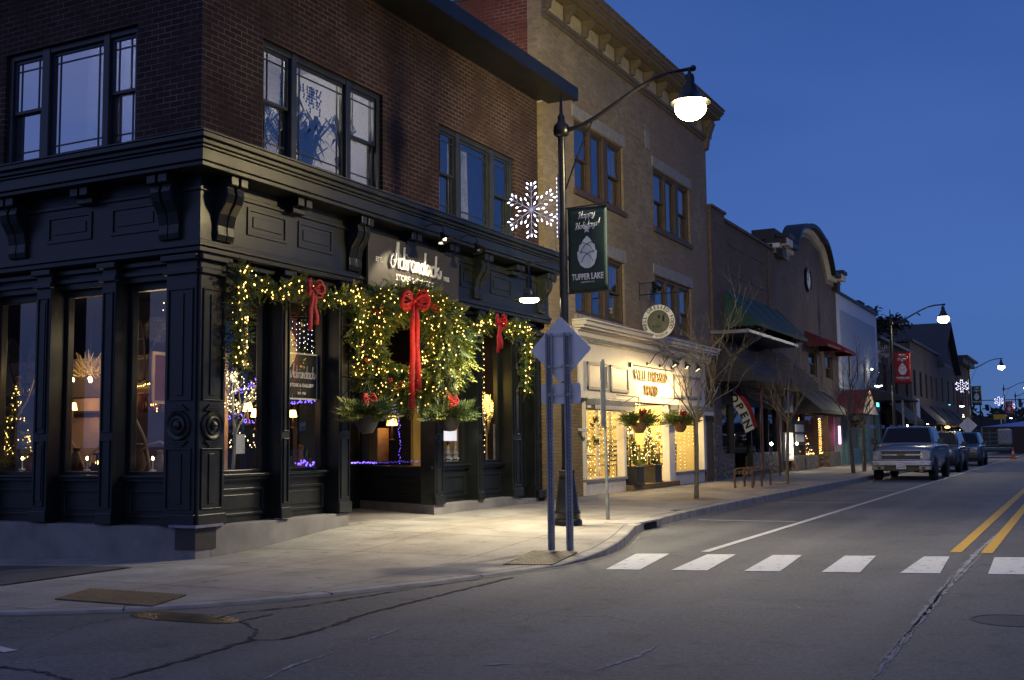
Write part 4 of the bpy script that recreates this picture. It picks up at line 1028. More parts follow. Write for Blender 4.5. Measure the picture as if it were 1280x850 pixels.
# antler chandelier
def chandelier(c):
    t = thing('antler_chandelier', 'antler chandelier with lit bulbs in the middle side window', 'chandelier', c); c = Vector(c); random.seed(3); m = MB()
    for k in range(90):
        a = random.uniform(0, 2 * PI); e = random.uniform(-.35, 1.1); d = Vector((math.cos(a), math.sin(a), e)).normalized(); L = random.uniform(.16, .40); b = d.cross(Vector((0, 0, 1))) * random.uniform(-.1, .1)
        m.tube([c + d * .05, c + d * L * .5 + b - Vector((0, 0, .03)), c + d * L + Vector((0, 0, .07))], [.016, .012, .003], 5)
    m.build('antlers', 'antler', t, True, smooth=True); b = MB()
    for k in range(6):
        a = 2 * PI * k / 6 + .3; b.ball(c + Vector((math.cos(a) * .3, math.sin(a) * .3, -.12)), .028, 8, 6)
    b.build('bulbs', 'candle_glow', t, True); h = MB(); rod(h, c, c + Vector((0, 0, 1.15)), .012); h.build('chain', 'black_metal', t, True)
chandelier(at(113, 465, 'y', 12.45))
light('chandelier_light', 'POINT', at(113, 465, 'y', 12.10) + Vector((0, 0, .1)), 7, (1, .66, .3), .15)
# snowshoes leaning high on the partition
def snowshoe(label, c, w, h, rot):
    c = Vector(c); t = thing('snowshoe', label, 'snowshoe', c, group='snowshoes in the side windows'); F = Frame(c, (math.cos(rot), 0, math.sin(rot)), (-math.sin(rot), 0, math.cos(rot)))
    m = MB(); pts = [F(w / 2 * math.sin(a / 20 * 2 * PI), h / 2 * math.cos(a / 20 * 2 * PI) * (1 if math.cos(a / 20 * 2 * PI) > 0 else 1.25), 0) for a in range(21)]; m.tube(pts, .016, 6, False)
    rod(m, F(-w * .46, h * .1), F(w * .46, h * .1), .012); rod(m, F(-w * .44, -h * .2), F(w * .44, -h * .2), .012); m.build('hoop', 'snowshoe', t, True)
    m = MB()
    for k in range(-7, 8): 
        x = k / 7 * w * .45; hh = h / 2 * math.sqrt(max(0, 1 - (x / (w / 2)) ** 2)); rod(m, F(x - .03, -hh * .95), F(x + .03, hh * .95), .0035, 4); 
    m.build('webbing', 'snowshoe', t, True)
for l, p, r_ in (('snowshoe at the left edge of the photo', (20, 455), .35), ('snowshoe beside the leftmost side pilaster', (43, 450), -.25), ('snowshoe on the left of the window beside the corner pilaster', (172, 432), .12), ('snowshoe on the right of the window beside the corner pilaster', (200, 436), -.55)):
    snowshoe(l, at(p[0], p[1], 'y', 13.1), .30, .95, r_)
# stacked goods, framed prints, lamps
def deco_box(label, px0, px1, py0, py1, y, mat, cat='crate', name='display_crate', d=.25, group='display pieces in the side windows', fm='dark_wood'):
    a = at(px0, py0, 'y', y); b = at(px1, py1, 'y', y); t = thing(name, label, cat, ((a.x + b.x) / 2, y, min(a.z, b.z)), group=group)
    x0, x1, z0, z1 = min(a.x, b.x), max(a.x, b.x), min(a.z, b.z), max(a.z, b.z)
    m = MB(); m.box(x0, x1, y, y + d, z0, z1); m.build('body', mat, t, True, bevel=.008)
    e = min(x1 - x0, z1 - z0) * .09
    m = MB(); m.box(x0, x1, y - .012, y - .001, z0, z0 + e); m.box(x0, x1, y - .012, y - .001, z1 - e, z1); m.box(x0, x0 + e, y - .011, y - .001, z0, z1); m.box(x1 - e, x1, y - .011, y - .001, z0, z1); m.build('frame', fm, t, True)
deco_box('framed print under the snowshoe pair beside the corner pilaster', 168, 198, 450, 478, 13.2, 'snowshoe', 'picture', 'framed_print', .03)
deco_box('pale boxed print below the chandelier in the middle side window', 90, 126, 497, 515, 13.0, 'wall_tan', 'picture', 'framed_print', .05)
deco_box('tall light panel screen in the middle side window', 86, 128, 517, 584, 13.1, 'wall_tan', 'screen', 'panel_screen', .04)
deco_box('dark dresser in the window beside the corner pilaster', 160, 214, 516, 590, 12.8, 'dark_wood', 'dresser', 'dresser', .4)
deco_box('dark dresser in the leftmost side window', 2, 56, 496, 590, 12.8, 'dark_wood', 'dresser', 'dresser', .4)
deco_box('dark framed mirror over the dresser beside the corner pilaster', 168, 200, 486, 516, 13.0, 'picture_red', 'mirror', 'framed_mirror', .04)
def tablelamp(label, p, y=None, x=None, s=1.0, glow='shade_glow', watts=6, sample=True):
    c = at(p[0], p[1], 'y', y) if y is not None else at(p[0], p[1], 'x', x); t = thing('table_lamp', label, 'lamp', c, group='lit table lamps')
    m = MB(); m.lathe([(.10 * s, -.08 * s), (.065 * s, .08 * s), (.06 * s, .08 * s), (.095 * s, -.08 * s)], c, 16); m.build('lamp_shade', glow, t, True, smooth=True)
    m = MB(); m.lathe([(.06 * s, -.34 * s), (.06 * s, -.32 * s), (.015 * s, -.3 * s), (.03 * s, -.22 * s), (.012 * s, -.12 * s), (.012 * s, 0)], c, 12); m.build('base', 'dark_wood', t, True, smooth=True)
    if watts: light('table_lamp_light', 'POINT', c + Vector((.12, -.14, .0)), watts, (1, .55, .2), .06)
tablelamp('small orange lamp in the middle side window', (91, 508), y=12.7, s=.75, watts=5)
tablelamp('left of two glowing lamp shades behind the white twig tree', (310, 509), x=-11.6, s=.8, watts=5, glow='bulb_amber')
tablelamp('right of two glowing lamp shades behind the white twig tree', (320, 516), x=-11.4, s=.8, watts=0, glow='bulb_amber')
tablelamp('lamp glowing left of the window with the hanging sign', (366, 517), x=-11.5, s=.7, watts=0, glow='bulb_amber')
tablelamp('bronze lamp glowing in the entry display window', (490, 526), x=-12.6, s=1.2, watts=4, glow='shade_glow')
# electric window candles
def candle(label, p, y=None, x=None):
    c = at(p[0], p[1], 'y', y) if y is not None else at(p[0], p[1], 'x', x); t = thing('window_candle', label, 'electric candle', c, group='electric candles in the windows')
    m = MB(); m.lathe([(.012, -.16), (.012, -.02), (0, -.02)], c, 8); m.lathe([(.05, -.18), (.05, -.165), (.02, -.155), (0, -.155)], c, 12); m.build('candle', 'letter_white', t, True); m = MB(); m.ball(c, .016, 8, 6, (1, 1, 1.7)); m.build('flame', 'candle_glow', t, True)
candle('electric candle in the leftmost side window', (28, 573), y=11.65); candle('electric candle in the middle side window', (109, 573), y=11.65); candle('electric candle in the side window beside the corner pilaster', (191, 573), y=11.65)
lightstring('amber light string draped on the mirror in the side window', [at(166, 484, 'y', 12.85), at(182, 480, 'y', 12.85), at(194, 481, 'y', 12.85), at(195, 515, 'y', 12.85)], 22, .011, 'bulb_amber')
light('display_glow', 'POINT', (-12.3, 12.3, 3.2), 9, (1, .72, .42), .2); light('display_glow', 'POINT', (-14.4, 12.3, 3.0), 9, (1, .75, .48), .2)
light('display_glow', 'POINT', (-11.6, 12.3, 3.1), 7, (1, .78, .5), .2)
# small lit Christmas trees
def xmas_tree(name, label, base, h, r, bm='bulb_warm', nb=60, green=('needle_dark', 'needle_light'), seed=1, dens=170, br=.011, group='lit Christmas trees', pot=None):
    base = Vector(base); t = thing(name, label, 'Christmas tree', base, group=group); random.seed(seed); gs = [MB() for _ in green]; b = MB(); k = MB(); k.tube([base, base + Vector((0, 0, h * .95))], [.03, .008], 6); k.build('trunk', 'bark', t, True)
    for q in range(dens):
        f = random.random() ** 1.4; a = random.uniform(0, 2 * PI); rr_ = r * (1 - f) + .015; z = h * (.08 + .9 * f); d = Vector((math.cos(a), math.sin(a), -.15 + f * .6)).normalized()
        sprig(random.choice(gs), base + Vector((0, 0, z)) + d * rr_ * .25, d, max(.05, rr_ * random.uniform(.6, .95)), w=.028, n=5)
    for q in range(nb):
        f = random.random() ** 1.2; a = random.uniform(0, 2 * PI); rr_ = (r * (1 - f) + .01) * random.uniform(.75, 1.0); b.octa(base + Vector((math.cos(a) * rr_, math.sin(a) * rr_, h * (.08 + .9 * f))), br, 1.2)
    for g, mt in zip(gs, green): g.build('crown', mt, t, True)
    b.build('string_lights', bm, t, True)
    if pot: m = MB(); m.box(base.x - .14, base.x + .14, base.y - .14, base.y + .14, base.z - .22, base.z); m.build('pot', pot, t, True)
    return t
xmas_tree('christmas_tree', 'lit fir tree beside the dresser in the leftmost side window', at(18, 588, 'y', 12.4), 1.45, .33, seed=41, nb=70, br=.010)
# more goods and bentwood pieces crowd the side windows
random.seed(404)
for l, pts in (('curved bentwood pole in the window beside the corner pilaster', [(156, 497), (168, 520), (182, 550), (188, 588)]), ('bentwood hoop low in the window beside the corner pilaster', [(166, 588), (174, 566), (186, 556), (200, 552), (207, 556)]),
               ('long ski leaning in the middle side window', [(84, 544), (98, 566), (106, 586)]), ('bentwood hoop low in the middle side window', [(110, 586), (114, 568), (126, 556), (134, 552)]), ('antler branch over the leftmost side window', [(22, 520), (34, 500), (44, 470), (50, 440)])):
    m = MB(); m.tube([at(x, y, 'y', 12.0) for x, y in pts], .018, 6); tag(m.build('bentwood_piece', 'antler', smooth=True), l, 'bentwood', 'bentwood pieces in the side windows')
def goods(label, px, py, w, h, y, mat, kind):
    c = at(px, py, 'y', y); t = thing(kind, label, kind.replace('_', ' '), c, group='small goods in the corner store windows')
    if kind == 'candle_lantern':
        m = MB(); m.box(c.x - w / 2, c.x + w / 2, y - w / 2, y + w / 2, c.z, c.z + .03); m.box(c.x - w / 2, c.x + w / 2, y - w / 2, y + w / 2, c.z + h - .03, c.z + h)
        for sx_ in (-1, 1):
            for sy_ in (-1, 1): m.box(c.x + sx_ * w * .46 - .008, c.x + sx_ * w * .46 + .008, y + sy_ * w * .46 - .008, y + sy_ * w * .46 + .008, c.z + .03, c.z + h - .03)
        m.build('frame', mat, t, True); m = MB(); m.ball((c.x, y, c.z + h * .45), .022, 8, 6, (1, 1, 1.6)); m.build('flame', 'bulb_amber', t, True)
    else:
        m = MB(); m.lathe([(w * .3, 0), (w * .5, h * .3), (w * .32, h * .7), (w * .18, h * .85), (w * .25, h)], c, 12); m.build('body', mat, t, True, smooth=True); m = MB(); m.lathe([(w * .26, h), (w * .26, h + .015), (0, h + .02)], c, 12); m.build('rim', 'antler', t, True)
for a in (('small lantern on the dresser in the leftmost side window', 36, 497, .14, .24, 12.9, 'black_metal', 'candle_lantern'), ('tall jar on the dresser in the leftmost side window', 22, 497, .16, .34, 12.9, 'basket_brown', 'jar'), ('squat jar at the foot of the leftmost side window', 41, 590, .2, .3, 12.0, 'picture_red', 'jar'),
          ('brown jar at the foot of the middle side window', 95, 590, .24, .36, 12.0, 'dark_wood', 'jar'), ('small lantern at the foot of the middle side window', 121, 588, .15, .26, 12.1, 'black_metal', 'candle_lantern'), ('red jar on the dresser beside the corner pilaster', 176, 516, .16, .3, 12.95, 'picture_red', 'jar'),
          ('lantern on the dresser beside the corner pilaster', 190, 516, .15, .3, 12.95, 'black_metal', 'candle_lantern'), ('dark jar low in the window beside the corner pilaster', 172, 590, .26, .4, 12.0, 'basket_brown', 'jar'), ('pale jar low in the window beside the corner pilaster', 200, 590, .2, .3, 12.05, 'machine_grey', 'jar')): goods(*a)
for l, x, y0_, y1_, mt in (('dark framed print high behind the white twig tree', -12.6, 12.5, 13.2, 'picture_red'), ('gold framed print behind the white twig tree', -12.6, 13.4, 13.9, 'gold_back')):
    t = thing('framed_print', l, 'picture', (x, y0_, 2.2)); m = MB(); m.box(x - .03, x, y0_, y1_, 2.1, 2.9); m.build('print', mt, t, True); m = MB(); m.box(x, x + .02, y0_, y1_, 2.1, 2.15); m.box(x, x + .02, y0_, y1_, 2.85, 2.9); m.box(x, x + .021, y0_, y0_ + .05, 2.1, 2.9); m.box(x, x + .021, y1_ - .05, y1_, 2.1, 2.9); m.build('frame', 'antler', t, True)
lightstring('warm lights scattered low behind the white twig tree', [at(x, y, 'x', -12.2) for x, y in ((286, 560), (300, 545), (315, 556), (326, 540))], 26, .011, 'bulb_cream', .10)
lightstring('warm lights scattered in the leftmost side window', [at(x, y, 'y', 12.6) for x, y in ((14, 570), (30, 548), (46, 560))], 22, .009, 'bulb_amber', .10)
# white twig trees with lights
def twig_tree(label, base, h, seed, bm, nb, spread=1.0, twig='twig_white'):
    base = Vector(base); t = thing('twig_tree', label, 'twig tree', base, group='lit white twig trees'); rr = random.Random(seed); m = MB(); b = MB()
    def grow(p, d, L, r, lev):
        q = p + d * L; mid = p + d * L * .5 + Vector((rr.uniform(-1, 1), rr.uniform(-1, 1), 0)) * L * .06; m.tube([p, mid, q], [r, r * .8, r * .6], 5)
        if lev >= 2:
            for k in range(nb): f = rr.random(); b.octa(p.lerp(q, f) + Vector((rr.uniform(-1, 1), rr.uniform(-1, 1), rr.uniform(-1, 1))) * .012, .009, 1.2)
        if lev < 4:
            for k in range(3 if lev else 5):
                a = rr.uniform(0, 2 * PI); v = Vector((math.cos(a), math.sin(a), 0)); grow(p.lerp(q, rr.uniform(.45, 1)), (d * rr.uniform(.6, 1) + v * rr.uniform(.35, .8) * spread + Vector((0, 0, .2))).normalized(), L * rr.uniform(.5, .72), r * .55, lev + 1)
    grow(base, Vector((0, 0, 1)), h * .42, .028, 0); m.build('branches', twig, t, True); b.build('string_lights', bm, t, True)
twig_tree('white twig tree with sparse warm lights in the first window of the corner bay', at(291, 590, 'x', -11.15), 2.1, 5, 'bulb_cream', 1)
twig_tree('golden lit twig tree in the window right of the second red bow', at(609, 585, 'x', -11.2), 1.75, 9, 'bulb_warm', 3, .35)
icicles('warm light strands on both edges of the twig tree window', 'x', -10.8, 18.98, 19.9, 3.6, 4, 'bulb_amber', .009, 2.2, 2.5, .11)
for l, pts, n in (('purple lights looped high behind the white twig tree', [(294, 490), (304, 488), (322, 476), (326, 484)], 34), ('purple lights looped low behind the white twig tree', [(285, 522), (296, 521), (312, 528), (326, 524)], 40)):
    lightstring(l, [at(x, y, 'x', -11.9) for x, y in pts], n, .012, 'bulb_purple', .05)
lightstring('purple lights across the window under the hanging sign', [at(x, y, 'x', -11.3) for x, y in ((360, 505), (375, 501), (390, 502), (402, 500))], 40, .013, 'bulb_purple', .025)
lightstring('purple lights along the floor of the hanging sign window', [at(x, y, 'x', -11.0) for x, y in ((370, 580), (380, 578), (400, 581))], 26, .018, 'bulb_purple', .04)
lightstring('purple lights along the sill of the entry display window', [at(x, y, 'x', -12.2) for x, y in ((438, 579), (455, 578), (472, 579))], 30, .013, 'bulb_purple', .012)
lightstring('purple lights hanging in the entry display window', [at(x, y, 'x', -12.3) for x, y in ((485, 514), (498, 514), (500, 545), (500, 580))], 34, .011, 'bulb_purple', .02)
light('purple_glow', 'POINT', (-11.6, 13.7, 1.4), 2, (.3, .15, 1), .3)
def flatsign(name, label, ax, pxa, pxb, depth, mat, cat='sign', t_=.01, group=None):
    a = at(*pxa, ax, depth); b = at(*pxb, ax, depth); m = MB()
    if ax == 'x': m.box(depth - t_, depth, a.y, b.y, a.z, b.z)
    else: m.box(a.x, b.x, depth, depth + t_, a.z, b.z)
    return tag(m.build(name, mat), label, cat, group)
flatsign('notice_sheet', 'white notice sheet in the window with the white twig tree', 'x', (295, 543), (306, 567), -10.66, 'paper', 'notice')
flatsign('display_board', 'tall pale board with a small emblem behind the golden twig tree', 'x', (617, 530), (628, 577), -10.66, 'machine_grey', 'board')
flatsign('card_sign', 'small blue sign under the right hanging basket', 'x', (555, 537), (571, 551), -10.6, 'screen_blue', 'sign')
flatsign('pale_cabinet', 'pale cabinet side in the entry display window', 'x', (472, 535), (486, 578), -12.8, 'wall_tan', 'cabinet', .3)
for l, p in (('left small grey tree ornament on the sill under the blue sign', (560, 581)), ('right small grey tree ornament on the sill under the blue sign', (569, 581))):
    c = at(p[0], p[1], 'x', -10.72); m = MB()
    for k in range(5): m.lathe([(.11 - k * .02, .02 + k * .09), (.02, .14 + k * .09)], c, 9)
    tag(m.build('tree_ornament', 'grey_trim'), l, 'ornament', 'tree ornaments on the sill')
light('twig_glow', 'POINT', (-11.15, 19.3, 2.6), 22, (1, .66, .12), .3); light('entry_glow', 'POINT', (-12.9, 19.3, 2.2), 4, (1, .6, .25), .3)
light('bay_glow', 'POINT', (-11.3, 12.5, 2.6), 7, (1, .8, .45), .25)
# goods seen dimly through the hanging sign window
random.seed(77)
for k in range(7):
    c = at(362 + k * 6, 577 - random.random() * 10, 'x', -11.5); h = random.uniform(.2, .75); m = MB(); m.lathe([(.07, 0), (.09, h * .4), (.04, h * .8), (.05, h)], (c.x - random.random() * .4, c.y, .72), 10)
    tag(m.build('display_vase', random.choice(['snowshoe', 'basket_brown', 'plant_dark', 'picture_red']), smooth=True), 'dark vase among the goods in the hanging sign window', 'vase', 'goods in the hanging sign window')
m = MB(); m.box(-12.2, -11.1, 12.2, 14.2, .34, .70); tag(m.build('display_table', 'dark_wood', bevel=.01), 'low dark table under the goods in the corner bay', 'table')
# upstairs: plants in the left window, curtain in the right one
def houseplant(label, base, h, seed, n=60, arch=True):
    base = Vector(base); t = thing('house_plant', label, 'house plant', base, group='plants in the lit upper window'); rr = random.Random(seed); m = MB()
    for k in range(n):
        a = rr.uniform(0, 2 * PI); out = rr.uniform(.15, .55) * h; up = rr.uniform(.5, 1.05) * h; p0 = base; d = Vector((math.cos(a), math.sin(a), 0)); pts = [p0, p0 + d * out * .35 + Vector((0, 0, up * .75)), p0 + d * out * .75 + Vector((0, 0, up)), p0 + d * out * 1.2 + Vector((0, 0, up * .72))]
        s = d.cross(Vector((0, 0, 1))); w = [.008, .028, .03, .002]; vs = []
        for p, ww in zip(pts, w): vs += [p + s * ww, p - s * ww]
        m.add(vs, [(0, 1, 3, 2), (2, 3, 5, 4), (4, 5, 7, 6)])
    m.build('leaves', 'plant_dark', t, True); m = MB(); m.lathe([(.08, -.18), (.12, 0), (.1, 0), (0, -.02)], base, 12); m.build('pot', 'dark_wood', t, True)
houseplant('tall arching plant in the middle of the lit upper window', (-11.05, 13.75, 5.80), 1.05, 3, 60); houseplant('plant at the left of the lit upper window', (-11.1, 13.05, 5.75), .95, 4, 50); houseplant('bushy plant right of the middle in the lit upper window', (-11.1, 14.35, 5.75), 1.0, 6, 70); houseplant('plant at the right end of the lit upper window', (-11.0, 15.15, 6.3), .7, 7, 40)
t = thing('trailing_plant', 'trailing vine at the top of the lit upper window', 'house plant', (-10.95, 13.6, 7.3)); m = MB(); rr = random.Random(8)
for k in range(16):
    y = rr.uniform(13.4, 14.5); z = 7.32; L = rr.uniform(.1, .5)
    while z > 7.3 - L: z -= .05; c = Vector((-10.95, y + rr.uniform(-.03, .03), z)); m.add([c, c + Vector((0, .03, .02)), c + Vector((.01, .02, -.045)), c + Vector((0, -.02, -.02))], [(0, 1, 2, 3)])
m.build('leaves', 'plant_dark', t, True)
m = MB(); m.ball((-10.95, 14.22, 5.93), .035, 8, 6, (1, 1, 1.6)); tag(m.build('glass_lamp', 'bulb_amber', smooth=True), 'tiny orange flame lamp at the foot of the upper window plants', 'lamp')
m = MB(); m.box(-11.4, -10.85, 12.6, 15.5, 5.36, 5.66); tag(m.build('plant_bench', 'dark_wood', bevel=.01), 'dark bench under the plants in the lit upper window', 'bench')
light('upper_room_light', 'POINT', (-12.2, 13.3, 7.9), 260, (1, .93, .80), .15); light('upper_room_light', 'POINT', (-12.4, 18.9, 7.8), 1.5, (.7, .75, 1), .2)
m = MB(); vs = []
for k in range(29):
    y = 18.62 + k * .027; vs += [(-10.95 + .03 * math.sin(k * 1.7), y + .0, 7.4), (-10.95 + .04 * math.sin(k * 1.7 + .5), 18.95 + (y - 18.95) * (.45 + .75), 5.4)]
m.add(vs, [(2 * i, 2 * i + 1, 2 * i + 3, 2 * i + 2) for i in range(28)]); tag(m.build('curtain', 'curtain', smooth=True), 'pale curtain drawn aside in the right upper window', 'curtain')
m = MB(); m.box(-10.9, -10.88, 17.62, 18.2, 5.8, 7.35); tag(m.build('roller_blind', 'curtain'), 'pale blind in the left sash of the right upper window', 'blind')
m = MB(); random.seed(2)
for k in range(30): m.octa((-11.1, 18.75 + random.random() * .75, 5.92 + random.random() * .12 + (.28 * random.random() if k > 18 else 0) * 1), .010, 1.1)
tag(m.build('fairy_lights', 'bulb_amber'), 'cluster of tiny amber lights low in the right upper window', 'fairy lights')

# ================================================================ street furniture
def streetlamp(label, loc, lit='lamp_glow', flip=1):
    t = thing('street_lamp', label, 'street lamp', loc, group='tall black street lamps along the kerb')
    F = MB()
    m = MB(); m.lathe([(.235, 0), (.235, .04), (.225, .08), (.20, .10), (.20, .16), (.215, .18), (.215, .205), (.19, .23), (.165, .42), (.13, .70), (.115, .80), (.13, .82), (.13, .845), (.085, .86), (.085, .9)], (0, 0, 0), 16); m.build('base', 'black_metal', t, smooth=True)
    m = MB(); m.lathe([(.075, .86), (.072, 3.0), (.058, 6.2), (.06, 6.24)], (0, 0, 0), 14); m.build('pole', 'black_metal', t, smooth=True)
    m = MB(); m.lathe([(.065, 6.22), (.12, 6.26), (.135, 6.34), (.12, 6.42), (.07, 6.46), (.055, 6.52), (.06, 6.56), (.03, 6.62), (.022, 6.85), (.0, 6.98)], (0, 0, 0), 14); m.build('finial', 'black_metal', t, smooth=True)
    m = MB(); m.tube([(.08, 0, 6.33), (.3, 0, 6.35), (.6, 0, 6.46), (.95, 0, 6.64), (1.3, 0, 6.82), (1.6, 0, 6.94), (1.85, 0, 6.99), (2.2, 0, 7.0)], [.04, .038, .036, .034, .032, .03, .03, .03], 8); m.ball((2.24, 0, 7.0), .05, 8, 6)
    m.tube([(2.18, 0, 7.0), (2.18, 0, 6.88)], .03, 8); m.build('arm', 'black_metal', t, smooth=True)
    m = MB(); m.tube([(.06, 0, 5.35), (.2, 0, 5.7), (.38, 0, 6.1), (.55, 0, 6.42)], .012, 6); m.build('brace', 'black_metal', t, smooth=True)
    m = MB(); m.lathe([(.0, 6.92), (.06, 6.91), (.075, 6.86), (.075, 6.76), (.11, 6.72), (.12, 6.66), (.17, 6.56), (.27, 6.49), (.31, 6.475), (.31, 6.46), (.26, 6.47), (.15, 6.53), (0, 6.55)], (2.18, 0, 0), 24); sh = m.build('lamp_shade', 'black_metal', t, smooth=True)
    m = MB(); m.ball((2.18, 0, 6.38), .24, 20, 12, (1, 1, .8)); m.build('globe', lit, t, smooth=True)
    # pedestrian arm on the sidewalk side
    m = MB(); m.tube([(-.07, 0, 4.18), (-.3, 0, 4.20), (-.66, 0, 4.20)], .016, 6); m.tube([(-.62, 0, 4.20), (-.62, 0, 3.95)], .016, 6); m.build('side_arm', 'black_metal', t, smooth=True)
    m = MB(); m.lathe([(0, 4.0), (.035, 3.99), (.05, 3.94), (.05, 3.80), (.085, 3.76), (.1, 3.68), (.17, 3.64), (.29, 3.615), (.29, 3.605), (.16, 3.62), (0, 3.63)], (-.62, 0, 0), 24); m.build('side_shade', 'black_metal', t, smooth=True)
    return t
L1 = Vector((-7.29, 16.05, .15))
SL = streetlamp('tall black street lamp behind the two sign posts, with the nearest glaring head', L1, 'lamp_glow')
def glow_disc(t, mat): m = MB(); m.ball((-.62, 0, 3.60), .16, 18, 6, (1, 1, .28)); return m.build('side_globe', mat, t, smooth=True)
glow_disc(SL, 'ped_glow')
SL2 = streetlamp('street lamp with the red banner behind the parked pickup', (-7.28, 50.5, .14), 'lamp_glow_far'); glow_disc(SL2, 'ped_glow').scale = (1, 1, 1)
for l, y, lit in (('street lamp with the green banner beyond the last parked car', 88, 'lamp_glow_far'), ('street lamp with the small red banner by the blue tent', 128, 'lamp_glow_far'), ('farthest street lamp, beyond the small red banner', 150, 'lamp_glow_far')):
    q = copy_tree(SL2, label=l, loc=(-7.28, y, .14))
# other lit lamp of the row, on the opposite kerb behind the camera's left shoulder is out of the picture and left out
light('street_lamp_light', 'SPOT', L1 + Vector((2.18, 0, 6.10)), 1150, (1.0, .92, .78), .2, 150, (0, 0, -1), .9)
light('lamp_spill_fill', 'POINT', L1 + Vector((2.18, 0, 6.10)), 420, (1.0, .80, .40), .12)
light('lamp_spill_fill', 'SPOT', L1 + Vector((2.30, .10, 6.12)), 2300, (1.0, .86, .46), .12, 105, (-.50, 1.0, .12), .8)  # extra spot added at the lamp head to brighten the tan building
light('ped_lamp_light', 'SPOT', L1 + Vector((-.62, 0, 3.48)), 1500, (1.0, .88, .60), .3, 146, (-.16, -.08, -1), 1.0)
for y in (50.5, 88, 128):
    light('street_lamp_light', 'SPOT', (-5.1, y, 6.4), 1300, (1.0, .88, .62), .16, 165, (0, 0, -1), .6); light('lamp_spill_fill', 'POINT', (-5.1, y, 6.2), 190, (1.0, .84, .5), .15); light('ped_lamp_light', 'SPOT', (-7.9, y, 3.6), 260, (1.0, .9, .66), .1, 165, (0, 0, -1), .5)

def pine_cone(m, fr, s):
    """pale ovate cone cut by dark scale lines, star above"""
    P_ = [(0, .56), (.12, .44), (.2, .3), (.25, .29), (.28, .1), (.33, .08), (.31, -.14), (.22, -.34), (.1, -.42), (0, -.44)]
    poly = P_ + [(-x, y) for x, y in P_[-2:0:-1]]
    m.add([fr(x * s, y * s, .004) for x, y in poly], [tuple(range(len(poly)))[::-1]]); m.add([fr(x * s, y * s, -.010) for x, y in poly], [tuple(range(len(poly)))])
    st = [((.13 if k % 2 == 0 else .055) * math.sin(k * PI / 5), .76 + (.13 if k % 2 == 0 else .055) * math.cos(k * PI / 5)) for k in range(10)]
    m.add([fr(x * s, y * s, .004) for x, y in st], [tuple(range(10))[::-1]])
def cone_lines(m, fr, s):
    for a in (arc(.30, .02, .5, .36, 95, 180, 8), arc(.27, -.3, .46, .38, 80, 172, 8), arc(-.30, .02, .5, .36, 85, 0, 8), arc(-.27, -.3, .46, .38, 100, 8, 8)):
        pts = [(x, y) for x, y in a if abs(x) < .3 - max(0, -y) * .25 and -.40 < y < .5]
        m.tube([fr(x * s, y * s, .005) for x, y in pts], .012 * s, 4)
def banner(label, loc, mat, x0=.09, x1=.76, z0=3.67, z1=5.03):
    t = thing('banner', label, 'banner', loc, group='holiday banners on the street lamps')
    m = MB(); vs = []; n = 12
    for j in range(13):
        for i in range(n + 1):
            f = i / n; g = j / 12; vs.append((x0 + (x1 - x0) * f, .012 * math.sin(f * 5 + g * 2) * (1 - abs(2 * g - 1)) , z0 + (z1 - z0) * g))
    m.add(vs, [(j * (n + 1) + i, j * (n + 1) + i + 1, (j + 1) * (n + 1) + i + 1, (j + 1) * (n + 1) + i) for j in range(12) for i in range(n)]); b = m.build('cloth', mat, t, smooth=True); so = b.modifiers.new('thick', 'SOLIDIFY'); so.thickness = .006; so.offset = 0
    m = MB(); rod(m, (0.05, 0, z1 + .01), (x1 + .04, 0, z1 + .03), .014); m.ball((x1 + .05, 0, z1 + .03), .022); m.build('rod', 'black_metal', t); m = MB(); rod(m, (.05, 0, z0 - .01), (x1 + .04, 0, z0 - .01), .014);  m.ball((x1 + .05, 0, z0 - .01), .022); m.build('rod', 'black_metal', t)
    cx = (x0 + x1) / 2; y = -.02; F = lambda z, dx=0: Frame((cx + dx, y, z), (1, 0, 0), UP)
    m = MB(); Ft = Frame((cx, y, z1 - .17), (1, 0, .12), (-.12, 0, 1)); script(m, 'Happy', Ft, .105, .0058, tilt=.3, n=4); m.build('lettering', 'banner_white', t); m = MB(); Ft = Frame((cx + .01, y, z1 - .335), (1, 0, .12), (-.12, 0, 1)); script(m, 'Holidays!', Ft, .105, .0058, tilt=.3, n=4)
    m.build('lettering', 'banner_white', t); m = MB(); text(m, 'TUPPER LAKE', F(z0 + .235), .135, ext=.002, sx=.66, off=.003); m.build('lettering', 'banner_white', t); m = MB(); text(m, 'tupperlake.com', F(z0 + .155), .038, ext=.001)
    m.build('lettering', 'banner_white', t)
    m = MB(); pine_cone(m, F(z0 + .60), .52); m.build('emblem', 'banner_white', t); m = MB(); cone_lines(m, F(z0 + .60), .52); m.build('emblem_lines', mat, t)
    return t
BN = banner('dark green holiday banner on the nearest street lamp', L1, 'banner_green')
for l, y, red in (('red holiday banner above the parked pickup', 50.5, 1), ('green holiday banner beyond the last parked car', 88, 0), ('small red holiday banner near the blue tent', 128, 1)):
    q = copy_tree(BN, label=l, loc=(-7.28, y, .14))
    if red: setmat(q, 'banner_green', 'banner_red')
